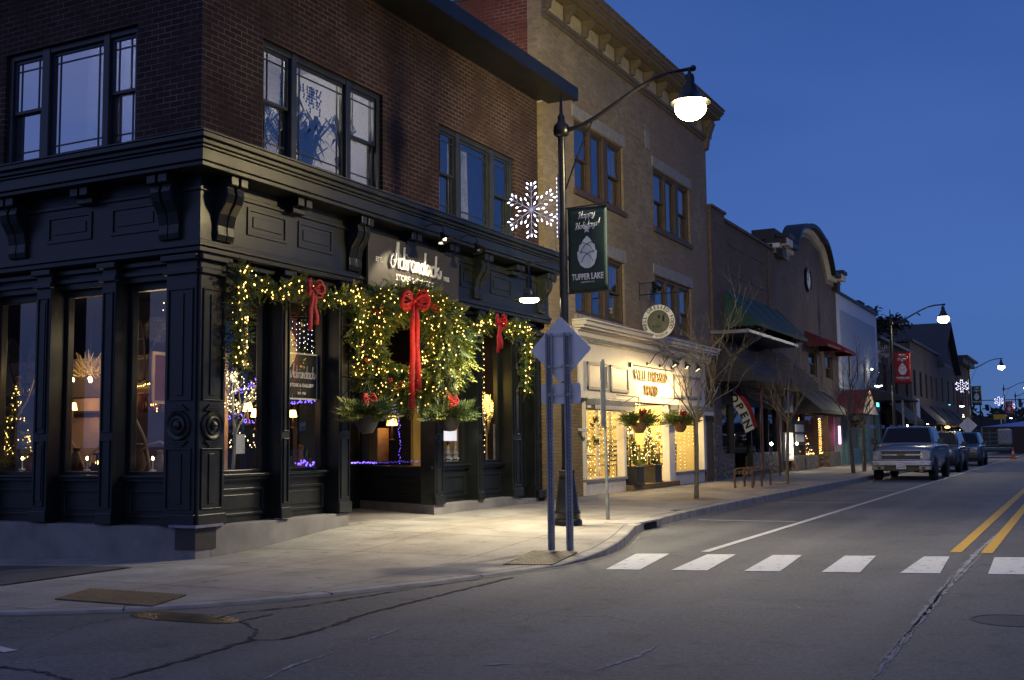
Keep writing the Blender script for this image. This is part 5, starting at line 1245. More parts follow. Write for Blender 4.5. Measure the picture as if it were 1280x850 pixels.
def snowflake(label, loc, c=(-.56, 0, 5.09), r=.45):
    t = thing('snowflake_light', label, 'snowflake light', loc, group='lit snowflakes on the street lamps'); m = MB(); b = MB(); c = Vector(c); random.seed(4)
    def bulb(p, d): d = Vector((d[0], 0, d[1])).normalized(); b.tube([p, p + d * .02, p + d * .045, p + d * .055], [.003, .009, .012, .003], 6)
    for k in range(6):
        a = PI / 2 + k * PI / 3; u = (math.cos(a), math.sin(a)); P = lambda s: c + Vector((u[0], 0, u[1])) * s
        m.tube([P(0), P(r * .92)], .006, 5); bulb(P(r * .88), u)
        for f, l in ((.40, .11), (.64, .11), (.82, .10)):
            for s in (-1, 1):
                a2 = a + s * .75; v = (math.cos(a2), math.sin(a2)); p = P(r * f); q = p + Vector((v[0], 0, v[1])) * l; m.tube([p, q], .005, 5); bulb(q - Vector((v[0], 0, v[1])) * .03, v)
        a3 = a + PI / 6; v = (math.cos(a3), math.sin(a3)); q = c + Vector((v[0], 0, v[1])) * r * .42; m.tube([c, q], .005, 5); bulb(q, v); bulb(c + Vector((v[0], 0, v[1])) * r * .2, v)
    m.build('frame', 'banner_white', t); b.build('bulbs', 'bulb_white', t)
    m = MB(); rod(m, c + Vector((.05, 0.02, .02)), (-.02, .02, 5.16), .009); rod(m, c + Vector((.05, .02, -.12)), (-.02, .02, 5.05), .009); m.tube([(-.03, .02, 4.2), (-.13, .02, 4.35), (-.15, .02, 4.7), (-.13, .02, 5.02)], .006, 5); rod(m, (-.075, -.01, 4.55), (-.075, -.01, 5.62), .010); m.build('bracket', 'galv_steel', t)
    m = MB(); 
    for k in range(14): m.octa((-.09, -.02, 4.6 + k * .073), .004, 5)
    m.build('tube_light', 'bulb_white', t)
    return t
SF = snowflake('big white lit snowflake on the nearest street lamp', L1)
for l, y in (('dim snowflake on the street lamp behind the pickup', 50.5), ('lit snowflake left of the green banner beyond the parked cars', 88), ('lit snowflake left of the small red banner', 128), ('farthest lit snowflake, just below another one', 150)):
    q = copy_tree(SF, label=l, loc=(-7.28, y, .14), group='lit snowflakes on the street lamps')
    if y == 50.5: setmat(q, 'bulb_white', 'banner_white')
light('snowflake_glow', 'POINT', L1 + Vector((-.56, -.15, 5.09)), 3.0, (.75, .75, 1), .3)

# road sign seen from behind on two steel channel posts
t = thing('road_sign', 'back of a grey diamond road sign on two perforated steel posts', 'road sign', (-6.0, 13.05, ks(13)))
zg = sz(-6, 13.05)
for x in (-6.135, -5.875):
    m = MB(); m.box(x - .035, x + .035, 13.03, 13.036, zg, 2.86); m.box(x - .035, x - .028, 13.0, 13.03, zg, 2.86); m.box(x + .028, x + .035, 13.0, 13.03, zg, 2.86); m.box(x - .05, x - .036, 12.998, 13.004, zg, 2.86); m.box(x + .036, x + .05, 12.998, 13.004, zg, 2.86)
    p = m.build('post', 'galv_steel', t, True)
    h = MB(); z = .4
    while z < 2.8: h.box(x - .006, x + .006, 13.026, 13.0295, z, z + .014); z += .05
    h.box(x - .001, x + .001, 13.027, 13.029, .4, 2.8); h.build('perforation_pattern', 'soil_gap', p, True)
def rrect(w, h, r, rot=0, n=4):
    pts = []
    for cx, cy, a0 in ((w / 2 - r, h / 2 - r, 0), (-w / 2 + r, h / 2 - r, 90), (-w / 2 + r, -h / 2 + r, 180), (w / 2 - r, -h / 2 + r, 270)):
        for i in range(n + 1): a = R(a0 + 90 * i / n); pts.append((cx + r * math.cos(a), cy + r * math.sin(a)))
    return [(x * math.cos(rot) - y * math.sin(rot), x * math.sin(rot) + y * math.cos(rot)) for x, y in pts]
m = MB(); m.prism(rrect(.62, .62, .04, PI / 4), (-5.985, 13.045, 2.645), (1, 0, 0), (0, 0, 1), (0, .004, 0)); m.build('diamond_plate', 'alu_sign', t, True)
m = MB(); m.prism(rrect(.56, .27, .04), (-5.99, 13.045, 2.075), (1, 0, 0), (0, 0, 1), (0, .004, 0)); m.build('lower_plate', 'alu_sign', t, True)
for z in (2.84, 2.43, 2.06):
    m = MB(); m.box(-6.17, -5.80, 13.037, 13.044, z - .02, z + .02)
    for k in range(16): m.box(-6.16 + k * .0225, -6.15 + k * .0225, 13.018, 13.037, z - .016, z + .016)
    m.build('bracket', 'alu_sign', t, True)
# thin post with a sign seen edge on
t = thing('parking_sign', 'thin leaning grey post with a narrow sign seen nearly edge on', 'road sign', (-7.17, 17.4, .15))
m = MB(); a = Vector((-7.16, 17.4, .15)); b = Vector((-7.20, 17.4, 2.84)); m.tube([a, a.lerp(b, .16)], .034, 8); m.bar(a.lerp(b, .14), b, .042, .03); m.build('post', 'post_grey', t, True)
m = MB(); m.prism(rrect(.28, 1.1, .03), (-7.20, 17.38, 2.25), Vector((-.10, .99, 0)), (0, 0, 1), (.006, 0, 0)); m.build('plate', 'post_grey', t, True)

# ================================================================ tan brick building with the restaurant
B2 = thing('restaurant_building', 'three storey tan brick building with a cream restaurant front on its ground floor', 'building', (XA, 21.76, .15))
def b2(m, name, mat, parent=None, **k): return m.build(name, mat, parent or B2, True, **k)
A1 = (23.48, 26.62, 7.38, 9.08); A2 = (28.92, 32.14, 7.38, 9.08); C1 = (23.40, 26.55, 4.42, 6.02); C2 = (28.85, 32.05, 4.42, 6.02)
m = MB(); m.wall('x', XA, .35, 21.76, 33.92, 4.05, 11.65, (A1, A2, C1, C2)); b2(m, 'brick_wall', 'tan_brick')
m = MB(); m.box(-24, XA - .36, 21.76, 22.1, 0, 11.7); b2(m, 'party_wall', 'party_brick')
m = MB()
for k in range(16):
    z = 9.5 + k * .17; m.box(XA - .16 - (.06 if k % 2 else 0), XA + .002, 21.752, 21.77, z, z + .085)
b2(m, 'quoin', 'tan_brick'); m = MB(); m.box(XA - .9, XA + .001, 21.748, 21.77, 9.0, 9.5); b2(m, 'painted_patch', 'white_brick')
m = MB(); m.box(-24, XA - .36, 33.6, 33.92, 0, 11.7); m.box(-24, -23.8, 22.1, 33.6, 0, 11.7); b2(m, 'side_wall', 'tan_brick')
m = MB(); m.box(-24, XA - .1, 21.8, 33.9, 11.7, 11.8); b2(m, 'roof', 'roof_dark')
m = MB(); m.box(XA, XA + .07, 21.76, 34.0, 10.98, 11.06); m.box(XA, XA + .12, 21.74, 34.02, 11.06, 11.14); m.box(XA, XA + .05, 21.76, 33.98, 11.14, 11.60)
for (d_, z_, h_) in ((.30, 11.60, .06), (.50, 11.66, .10), (.56, 11.76, .06), (.62, 11.82, .12)): m.box(XA - .1, XA + d_, 21.76 - .02 - d_ * .0, 33.95 + d_ * .12, z_, z_ + h_)
m.box(XA - .1, XA + .66, 21.75, 34.06, 11.94, 11.975); b2(m, 'cornice', 'b2_cornice', bevel=.01)
k = 21.9; 
while k < 33.6:
    m = MB(); m.box(XA + .05, XA + .062, k + .14, k + .92, 11.20, 11.55); b2(m, 'frieze_panel', 'b2_frieze_panel')
    m = MB()
    for kk in (k - .03, k + .04): m.prism([(0, 11.2), (.10, 11.2), (.12, 11.35), (.26, 11.5), (.28, 11.6), (0, 11.6)], (XA + .05, kk, 0), (1, 0, 0), (0, 0, 1), (0, .045, 0))
    b2(m, 'cornice_bracket', 'b2_cornice'); k += 1.06
m = MB(); m.prism([(0, 10.7), (.1, 10.75), (.16, 11.1), (.34, 11.55), (0, 11.55)], (XA, 33.72, 0), (1, 0, 0), (0, 0, 1), (0, .26, 0)); b2(m, 'end_bracket', 'b2_cornice')
def b2win(h, kinds, glassm='glass_upper'):
    u0, u1, z0, z1 = h; w_ = u1 - u0
    L = [(u0 + .08, u0 + w_ * .32, 'dh'), (u0 + w_ * .36, u0 + w_ * .60, 'fx'), (u0 + w_ * .70, u1 - .08, 'dh')]
    sash_window(B2, 'x', XA, h, L, glassm, 'brown_trim', False)
    m = MB(); m.box(XA - .1, XA + .03, u0 - .12, u1 + .12, z1 + .02, z1 + .32); b2(m, 'lintel', 'stone_trim', bevel=.01)
    m = MB(); m.box(XA - .1, XA + .07, u0 - .08, u1 + .08, z0 - .14, z0 - .01); b2(m, 'window_sill', 'brown_trim' if z0 > 6 else 'stone_trim', bevel=.01)
for h in (A1, A2, C1, C2): b2win(h, None)
m = MB(); m.box(XA - .1, XA + .025, 28.3, 28.62, 9.5, 10.0); b2(m, 'vent_block', 'stone_trim')
m = MB(); m.box(XA - 3.0, XA - .9, 22.2, 33.5, 4.3, 4.36); m.box(XA - 1.5, XA - 1.4, 22.2, 33.5, 4.36, 10.9); b2(m, 'upper_floor', 'shop_dark')
def blind(lab, h, f0, f1, zf, mat='curtain'):
    u0, u1, z0, z1 = h; w_ = u1 - u0; m = MB(); m.box(XA - .34, XA - .33, u0 + w_ * f0, u0 + w_ * f1, z1 - (z1 - z0) * zf, z1 - .1); tag(m.build('roller_blind', mat), lab, 'blind')
blind('half drawn blind in the far sash of the top right window of the tan building', A2, .72, .96, .55, 'siding_blue'); blind('blind in the far sash of the top left window of the tan building', A1, .72, .96, .5, 'siding_blue')
blind('full blind in the first sash of the top right window of the tan building', A2, .04, .3, .5, 'siding_blue'); blind('blind in the far sash of the lower left window of the tan building', C1, .72, .96, .45, 'siding_blue')
# ground floor piers
m = MB(); m.box(XA - .5, XA + .01, 21.74, 23.42, -.1, 4.05); m.box(XA - .6, XA - .12, 23.42, 23.95, -.1, 4.04); b2(m, 'brick_pier', 'pier_brick')
m = MB(); m.box(XA - .5, XA - .01, 33.3, 33.92, -.1, 4.05); b2(m, 'brick_pier', 'brown_brick')
# cream shopfront
m = MB(); m.box(XA - .45, XA - .02, 23.6, 33.4, 2.46, 3.86); b2(m, 'fascia', 'cream_paint', bevel=.01)
m = MB(); m.box(XA - .02, XA + .04, 23.5, 33.5, 2.46, 2.53); m.box(XA - .02, XA + .06, 23.5, 33.5, 3.80, 3.9)
for d_, z_, h_ in ((.10, 3.9, .12), (.16, 4.02, .05), (.28, 4.07, .06), (.34, 4.13, .10), (.40, 4.23, .04)): m.box(XA - .1, XA + d_, 23.3 - d_ * .3, 33.6 + d_ * .3, z_, z_ + h_)
b2(m, 'shop_cornice', 'cream_paint', bevel=.008)
m = MB(); m.box(XA + .06, XA + .075, 23.5, 33.45, 3.82, 3.897); k = 23.5
while k < 33.4: m.box(XA + .07, XA + .097, k, k + .06, 3.82, 3.895); k += .12
b2(m, 'dentils', 'grey_trim')
for a, b in ((24.05, 25.28), (25.48, 26.70), (30.25, 31.30), (31.55, 32.75)):
    m = MB(); e = .07; m.box(XA - .02, XA + .02, a, b, 2.68, 2.68 + e); m.box(XA - .02, XA + .02, a, b, 3.34 - e, 3.34); m.box(XA - .02, XA + .021, a, a + e, 2.68, 3.34); m.box(XA - .02, XA + .021, b - e, b, 2.68, 3.34); p_ = b2(m, 'fascia_panel', 'grey_trim')
    m = MB(); m.box(XA - .02, XA - .005, a + e, b - e, 2.68 + e, 3.34 - e); m.build('panel_field', 'panel_pink', p_, True)
t = thing('restaurant_lettering', 'gold raised letters on the cream restaurant fascia', 'sign', (XA, 28.3, 2.7))
m = MB(); text(m, 'WELL DRESSED', FX(28.35, 3.17, XA + .012), .38, ext=.016, off=.005, sx=.92, space=1.08); text(m, 'FOOD', FX(28.32, 2.79, XA + .012), .38, ext=.016, off=.005, sx=.92, space=1.08); m.build('letters', 'gold_letters', t, True)
for l, y in (('first of three goosenecks over the gold lettering', 28.1), ('middle of three goosenecks over the gold lettering', 29.1), ('last of three goosenecks over the gold lettering', 30.1)):
    c = gooseneck('gooseneck_lamp', l, (XA - .01, y, 3.52), .80, .34, .04, .11, group='goosenecks on the restaurant fascia')
    light('fascia_lamp_light', 'SPOT', c, 520, (1, .72, .30), .08, 160, (-.85, -.30 + .3 * (y - 29.1), .0), .6)
m = MB(); rod(m, (XA + .02, 26.9, 3.42), (XA + .02, 30.2, 3.42), .014); m.box(XA - .01, XA + .03, 26.82, 26.92, 3.36, 3.48); tag(m.build('conduit', 'black_metal'), 'thin black conduit along the gooseneck lamps on the cream fascia', 'conduit')
# roll up awning casings
for a, b, l in ((23.95, 26.6, 'folded grey awning above the left restaurant window, numbered 87'), (29.9, 33.25, 'folded striped awning above the right restaurant window')):
    t = thing('folded_awning', l, 'awning', (XA, a, 2.3)); m = MB(); m.box(XA, XA + .22, a, b, 2.30, 2.46); m.build('casing', 'grey_trim', t, True, bevel=.02)
    m = MB(); k = a
    while k < b - .05: m.prism([(0, 0), (.12, 0), (.12, -.08), (.06, -.12), (0, -.08)], (XA + .215, k, 2.31), (0, 1, 0), (0, 0, 1), (.012, 0, 0)); k += .125
    m.build('valance', 'cream_paint', t, True)
m = MB(); m.box(XA + .0, XA + .10, 23.96, 24.5, 2.24, 2.5); text(m, '87', FX(24.25, 2.37, XA + .105), .2, ext=.004, off=.004); tag(m.build('number_plate', 'white_paint'), 'small pale house number block at the left end of the folded awning', 'number')
# windows, bulkheads, recessed entry
zg_ = .2
m = MB(); m.box(XA - .35, XA - .05, 23.95, 26.5, .1, .50); b2(m, 'bulkhead', 'cream_paint', bevel=.01); m = MB(); m.box(XA - .36, XA + .0, 23.95, 26.55, .50, .56); b2(m, 'sill', 'grey_trim')
m = MB(); m.box(XA - .35, XA - .05, 30.35, 33.1, .1, .50); b2(m, 'bulkhead', 'cream_paint', bevel=.01); m = MB(); m.box(XA - .36, XA + .0, 30.3, 33.15, .50, .56); b2(m, 'sill', 'grey_trim')
m = MB(); m.box(XA - 1.5, XA - .1, 26.5, 26.6, .1, .55); m.box(XA - 1.5, XA - .1, 30.22, 30.32, .1, .55); b2(m, 'bulkhead', 'cream_paint')
for a, b in ((23.95, 24.02), (26.42, 26.56), (29.86, 30.36), (33.08, 33.3)): m = MB(); m.box(XA - .25, XA - .04, a, b, .56 if a < 29 or a > 31 else .2, 2.46); b2(m, 'window_post', 'white_paint', bevel=.01)
m = MB(); m.box(XA - .2, XA - .08, 24.0, 26.45, 2.2, 2.46); m.box(XA - .2, XA - .08, 30.36, 33.1, 2.2, 2.46); b2(m, 'window_head', 'white_paint')
for a, b in ((24.02, 26.42), (30.36, 33.08)): g = MB(); g.quad((XA - .14, a, .56), (XA - .14, b, .56), (XA - .14, b, 2.2), (XA - .14, a, 2.2)); b2(g, 'pane', 'glass')
for y in (26.55, 30.27): g = MB(); g.quad((XA - .14, y, .56), (XA - 1.5, y, .56), (XA - 1.5, y, 2.4), (XA - .14, y, 2.4)); b2(g, 'pane', 'glass')
m = MB(); m.box(XA - 1.55, XA - 1.45, 26.5, 27.0, .2, 2.5); m.box(XA - 1.55, XA - 1.45, 29.8, 30.3, .2, 2.5); m.box(XA - 1.55, XA - 1.45, 27.0, 29.8, 2.3, 2.5); m.box(XA - 1.55, XA - 1.45, 28.1, 28.2, .2, 2.3); d = b2(m, 'entry_frame', 'white_paint')
g = MB(); g.quad((XA - 1.5, 27, .3), (XA - 1.5, 29.8, .3), (XA - 1.5, 29.8, 2.3), (XA - 1.5, 27, 2.3)); g.build('pane', 'glass', d, True)
m = MB(); m.box(XA - 1.6, XA - .0, 26.4, 30.4, 2.46, 2.50); b2(m, 'entry_soffit', 'cream_paint')
m = MB(); m.box(XA - 1.5, XA + .1, 26.6, 30.3, .1, .33); b2(m, 'step', 'pier_brick', bevel=.01)
m = MB()
for a, b in ((21.95, 23.6),): m.box(XA - .5, XA - .45, a, b, .2, 4)
m.box(-15.6, -15.5, 22.2, 33.6, .1, 3.6); m.box(-15.6, XA - .4, 23.75, 23.85, .1, 3.6); m.box(-15.6, XA - .4, 33.15, 33.25, .1, 3.6); b2(m, 'dining_room_wall', 'wall_yellow')
m = MB(); m.box(-15.6, XA - .4, 23.8, 33.2, .24, .32); b2(m, 'dining_room_floor', 'wood_floor'); m = MB(); m.box(-15.6, XA - .3, 23.8, 33.2, 3.3, 3.36); b2(m, 'dining_room_ceiling', 'white_ceiling')
for x, y, e in ((-12.2, 25.2, 330), (-13.2, 28.2, 400), (-12.2, 31.8, 300)): light('dining_room_light', 'POINT', (x, y, 3.0), e, (1, .74, .34), .25)
light('entry_light', 'POINT', (XA - .6, 28.6, 2.36), 90, (1, .76, .4), .12)
# ladder back chairs, tables, shelf, wreath and light curtains inside
def chair_proto():
    t = thing('dining_chair', 'dark ladder back chair by the left restaurant window', 'chair', (0, 0, 0), group='ladder back dining chairs')
    m = MB(); m.box(-.2, .2, -.2, .2, .43, .46); m.build('seat', 'dark_wood', t, bevel=.01)
    for x in (-.18, .18): m = MB(); m.bar((x, .18, 0), (x, .24, 1.02), .035, .035); m.build('leg', 'dark_wood', t)
    for x in (-.18, .18): m = MB(); m.bar((x, -.18, 0), (x, -.18, .43), .035, .035); m.build('leg', 'dark_wood', t)
    for z in (.58, .72, .86, .98): m = MB(); m.box(-.18, .18, .205, .225, z - .025, z + .025); m.build('back_slat', 'dark_wood', t)
    return t
CH = chair_proto(); CH.location = (-11.2, 24.4, .32); CH.rotation_euler.z = 2.6
for l, x, y, rz in (('dark ladder back chair second from the left in the left restaurant window', -11.3, 25.1, .4), ('ladder back chair by the left planter in the entry', -12.6, 28.0, 1.2), ('ladder back chair behind the right planter tree', -12.4, 30.2, -1.9), ('ladder back chair at the left of the right restaurant window', -11.6, 31.2, 2.2), ('ladder back chair at the right of the right restaurant window', -11.3, 32.2, -2.0), ('ladder back chair deep in the left part of the dining room', -12.5, 25.9, 2.9)):
    copy_tree(CH, label=l, loc=(x, y, .32), rz=rz)
def table(l, x, y):
    t = thing('dining_table', l, 'table', (x, y, .32), group='dining tables'); m = MB(); m.box(-.38, .38, -.38, .38, .72, .755); m.build('tabletop', 'dark_wood', t, bevel=.01); m = MB(); m.lathe([(.25, 0), (.25, .02), (.04, .05), (.04, .72)], (0, 0, 0), 12); m.build('pedestal', 'black_metal', t)
table('small dark table in the left restaurant window', -11.15, 24.75); table('small dark table in the right restaurant window', -11.4, 31.75); table('small dark table in the dining room behind the entry', -12.8, 29.0)
icicles('warm light curtain in the left restaurant window', 'x', XA - .3, 24.1, 26.4, 2.3, 8, 'bulb_cream', .009, .9, 1.75, .11)
icicles('warm light curtain in the right restaurant window', 'x', XA - .3, 30.5, 33.0, 2.3, 6, 'bulb_cream', .009, .8, 1.75, .11)
lightstring('bright bulbs along the head of the restaurant entry', [(XA - 1.3, 27.3, 2.35), (XA - 1.3, 29.6, 2.35)], 9, .022, 'bulb_cream', .004)
xmas_tree('christmas_tree', 'lit tree in the left restaurant window', (XA - .8, 25.6, .6), 1.5, .33, 'bulb_cream', 60, seed=61, dens=60, br=.011); xmas_tree('christmas_tree', 'lit tree in the right restaurant window', (XA - .9, 31.4, .6), 1.3, .3, 'bulb_cream', 50, seed=62, dens=60, br=.011)
for l, y, sd in (('lit cone tree in the dark planter left of the entry', 26.95, 71), ('lit cone tree in the dark planter right of the entry', 28.75, 72)):
    tx = XA - .10 if y < 28 else XA - .25
    xmas_tree('planter_tree', l, (tx, y, .80), 1.12, .26, 'bulb_cream', 75, ('needle_dark', 'needle_dark', 'needle_light'), sd, 320, .011, 'lit cone trees in planters')
    t = thing('planter', 'square dark planter ' + ('left' if y < 28 else 'right') + ' of the restaurant entry', 'planter', (tx, y, .33), group='square dark planters')
    m = MB(); m.box(tx - .27, tx + .27, y - .27, y + .27, .33, .80); m.build('box', 'planter_dark', t, True, bevel=.01); m = MB()
    for z in (.33, .76): m.box(tx - .29, tx + .29, y - .29, y + .29, z, z + .045)
    m.build('band', 'planter_dark', t, True, bevel=.008)
t = thing('shelf_unit', 'small shelf of goods on the yellow back wall', 'shelf', (-15.4, 28.8, 1.6)); m = MB(); m.box(-15.5, -15.2, 28.0, 30.0, 1.35, 1.4); m.box(-15.5, -15.2, 28.0, 30.0, 1.75, 1.8); m.build('shelves', 'white_paint', t, True)
m = MB(); 
for k in range(14): m.box(-15.4, -15.28, 28.05 + k * .135, 28.15 + k * .135, 1.4, 1.58)
m.build('goods', 'dark_wood', t, True)
t = thing('interior_window', 'white gridded window frame on the dining room side wall', 'window', (-13.5, 33.1, 1.5)); m = MB()
for k in range(4): m.box(-13.9 + k * .4, -13.86 + k * .4, 33.10, 33.14, 1.0, 2.4)
for k in range(4): m.box(-13.9, -12.66, 33.101, 33.139, 1.0 + k * .45, 1.04 + k * .45)
m.build('frame', 'grey_trim', t, True)
m = MB(); random.seed(5); t = thing('small_wreath', 'small green wreath in the left restaurant window', 'wreath', (XA - .2, 25.05, 1.72)); cc = Vector((XA - .25, 25.1, 1.72))
for k in range(60): a = random.uniform(0, 2 * PI); sprig(m, cc + Vector((0, .16 * math.cos(a), .22 * math.sin(a))), (random.uniform(-.5, .5), math.cos(a), math.sin(a)), .12, n=4)
m.build('greenery', 'needle_dark', t, True)
basket('left hanging basket at the restaurant, with a red bow', at(799, 528, 'x', -9.75), .40, .62, 'basket_brown', 81, ('needle_dark', 'needle_dark', 'needle_light'), wall_x=XA, dens=110)
basket('right hanging basket at the restaurant, with a red and gold bow', at(850, 528, 'x', -9.75), .42, .62, 'basket_brown', 82, ('needle_dark', 'needle_dark', 'needle_light'), wall_x=XA, dens=120)
# round projecting sign
c = at(823, 402, 'y', 27.6); t = thing('round_sign', 'round white rimmed hanging sign on a bracket of the tan building', 'sign', c)
m = MB(); m.lathe([(.45, 0), (.45, .03)], c, 40, (0, 1, 0)); m.build('disc', 'letter_white', t, True)
m = MB(); m.lathe([(.31, -.002), (.31, .0)], c, 36, (0, 1, 0)); m.add([c + Vector((.30 * math.cos(a / 36 * 2 * PI), -.006, .30 * math.sin(a / 36 * 2 * PI))) for a in range(36)], [tuple(range(36))]); m.build('centre', 'sign_green_dark', t, True)
m = MB(); s_ = 'WELL DRESSED FOOD'
for i, ch in enumerate(s_):
    a = R(205 - i * 230 / (len(s_) - 1)); rr_ = .38; o = c + Vector((rr_ * math.cos(a), -.01, rr_ * math.sin(a))); u = Vector((math.sin(a), 0, -math.cos(a))); v = Vector((math.cos(a), 0, math.sin(a))); text(m, ch, Frame(o, u, v), .13, ext=.002, off=.002)
s_ = 'AND CATERING'
for i, ch in enumerate(s_):
    a = R(232 + i * 76 / (len(s_) - 1)); rr_ = .38; o = c + Vector((rr_ * math.cos(a), -.01, rr_ * math.sin(a))); u = Vector((-math.sin(a), 0, math.cos(a))); v = Vector((-math.cos(a), 0, -math.sin(a))); text(m, ch, Frame(o, u, v), .07, ext=.002)
F = Frame(c + Vector((0, -.008, 0)), (1, 0, 0), UP)
m.add([F(.02, .06), F(.06, .13), F(.02, .2), F(-.02, .13)], [(0, 1, 2, 3)]); m.add([F(.10, .0), F(.13, .16), F(.17, .16), F(.17, -.0)], [(0, 1, 2, 3)]); text(m, 'WDF', Frame(c + Vector((-.06, -.008, -.13)), (1, 0, 0), UP), .11, ext=.002, shear=.3)
m.build('lettering', 'black_sign', t, True)
m = MB(); rod(m, (XA, 27.6, c.z + .74), (c.x + .75, 27.6, c.z + .74), .014); rod(m, (c.x - .2, 27.6, c.z + .74), (c.x - .2, 27.6, c.z + .38), .008); rod(m, (c.x + .2, 27.6, c.z + .74), (c.x + .2, 27.6, c.z + .38), .008); rod(m, (XA + .02, 27.6, c.z + .6), (XA + .02, 27.6, c.z + 1.1), .016); m.build('bracket', 'black_metal', t, True)
t = thing('flood_lamp', 'dark cone lamp above the round hanging sign', 'lamp', c + Vector((-.1, 0, .9))); m = MB(); m.lathe([(.05, .16), (.06, .1), (.14, -.1), (.13, -.1), (0, .1)], c + Vector((-.05, -.02, .92)), 16, (-.45, .2, .85)); m.build('shade', 'black_metal', t, True, smooth=True); m = MB(); rod(m, c + Vector((-.1, 0, 1.05)), (XA, 27.6, c.z + 1.05), .012); m.build('arm', 'black_metal', t, True)
# meter on the pier and the small white camera
t = thing('wall_camera', 'small pale camera on the brick pier beside the restaurant window', 'camera', (XA - .05, 23.7, 1.75)); m = MB(); m.bar((XA - .12, 23.65, 1.74), (XA + .16, 23.62, 1.70), .07, .06); m.build('body', 'banner_white', t, True, bevel=.01)

# ================================================================ brown brick building with green awning
B3 = thing('brown_brick_building', 'two storey brown brick building with a shingled shop porch', 'building', (XA, 33.95, .15))
def b3(m, name, mat, **k): return m.build(name, mat, B3, True, **k)
H3 = (36.0, 37.6, 5.0, 6.2), (38.2, 39.5, 5.0, 6.2), (40.1, 41.6, 5.0, 6.2)
m = MB(); m.wall('x', XA, .3, 33.95, 42.3, 3.2, 8.72, H3); m.box(-24, XA - .31, 33.95, 34.2, 0, 8.6); m.box(-24, XA - .31, 42.0, 42.3, 0, 8.6); b3(m, 'brick_wall', 'brown_brick')
m = MB(); m.box(XA - .3, XA + .10, 33.95, 35.5, 3.2, 8.9); m.box(XA - .3, XA + .06, 41.4, 42.3, 4.4, 8.6); b3(m, 'brick_pier', 'brown_brick')
m = MB(); m.box(XA - .35, XA + .08, 35.5, 42.3, 8.72, 8.82); m.box(XA - .35, XA + .16, 33.95, 35.56, 8.9, 8.98); b3(m, 'parapet_cap', 'grey_brick')
m = MB()
for a, b in ((36.2, 38.3), (39.0, 41.1)): m.box(XA, XA + .02, a, b, 7.0, 7.05); m.box(XA, XA + .02, a, b, 8.0, 8.05); m.box(XA, XA + .021, a, a + .05, 7.0, 8.05); m.box(XA, XA + .021, b - .05, b, 7.0, 8.05)
b3(m, 'brick_panel', 'grey_brick')
for h in H3: sash_window(B3, 'x', XA, h, [(h[0] + .08, h[1] - .08, 'dh')], 'glass_dark', 'brown_trim', False)
m = MB(); m.box(-24, XA - .2, 34, 42.2, 8.3, 8.4); m.box(-14, -13.9, 34, 42.2, .1, 8.3); b3(m, 'roof', 'roof_dark')
def awning(label, y0, y1, zt, zb, out, mat, valance=.18, ribs=0, group=None, ends=True, x=None, name='awning', cat='awning'):
    x = XA if x is None else x; t = thing(name, label, cat, (x, y0, zb), group=group)
    m = MB(); m.add([(x, y0, zt), (x, y1, zt), (x + out, y1, zb), (x + out, y0, zb)], [(0, 1, 2, 3)])
    m.add([(x + out, y0, zb), (x + out, y1, zb), (x + out, y1, zb - valance), (x + out, y0, zb - valance)], [(0, 1, 2, 3)])
    for y in (y0, y1): m.add([(x, y, zt), (x + out, y, zb), (x + out, y, zb - valance), (x, y, zb - valance)], [(0, 1, 2, 3)])
    o = m.build('canvas', mat, t, True); so = o.modifiers.new('thick', 'SOLIDIFY'); so.thickness = .012; so.offset = 0
    m = MB(); k = y0
    n_ = ribs or max(2, int((y1 - y0) / 1.8))
    for i in range(n_ + 1):
        y = y0 + .02 + (y1 - y0 - .04) * i / n_; rod(m, (x + .02, y, zt + .012 * (ribs > 0)), (x + out, y, zb + .012 * (ribs > 0)), .016 if ribs else .012, 5)
        if not ribs: rod(m, (x + .02, y, zb), (x + out - .02, y, zb), .012, 5)
    m.build('frame', mat if ribs else 'black_metal', t, True)
    return t
awning('dark green awning high on the brown brick building', 35.25, 42.6, 6.45, 5.25, 1.15, 'green_awning', .12)
m = MB(); m.box(XA, XA + 1.25, 33.9, 40.6, 4.78, 4.90); b3(m, 'porch_gutter', 'ledge_metal', bevel=.02)
m = MB(); m.add([(XA, 34.1, 4.78), (XA, 43.6, 4.78), (XA + 1.3, 43.6, 3.6), (XA + 1.3, 34.1, 3.6), (XA, 34.1, 3.3), (XA, 43.6, 3.3), (XA + 1.3, 43.6, 3.3), (XA + 1.3, 34.1, 3.3)], [(0, 1, 2, 3), (4, 7, 6, 5), (3, 2, 6, 7), (0, 3, 7, 4), (1, 5, 6, 2)]); b3(m, 'porch_roof', 'shingle')
m = MB(); z = 4.7
for k in range(7): f = k / 7; m.box(XA + 1.3 * f, XA + 1.3 * f + .03, 34.1, 43.6, 4.78 - 1.18 * f - .01, 4.78 - 1.18 * f + .018)
b3(m, 'shingle_course', 'shingle')
m = MB(); m.box(XA - .3, XA + .05, 33.95, 34.75, -.1, 3.3); m.box(XA - .3, XA + .0, 34.75, 36.2, -.1, 1.0); m.box(XA - .3, XA + .0, 38.6, 42.6, -.1, 1.0); b3(m, 'stone_base', 'field_stone', bevel=.02)
m = MB(); m.box(XA - .25, XA - .05, 34.75, 42.3, 2.6, 3.3)
for y in (34.75, 36.1, 36.3, 38.5, 39.7, 40.9, 42.2): m.box(XA - .2, XA - .03, y, y + .09, .2, 2.6)
b3(m, 'shop_frame', 'black_siding'); m = MB(); m.quad((XA - .12, 34.75, 1), (XA - .12, 42.3, 1), (XA - .12, 42.3, 2.6), (XA - .12, 34.75, 2.6)); b3(m, 'pane', 'glass_dark')
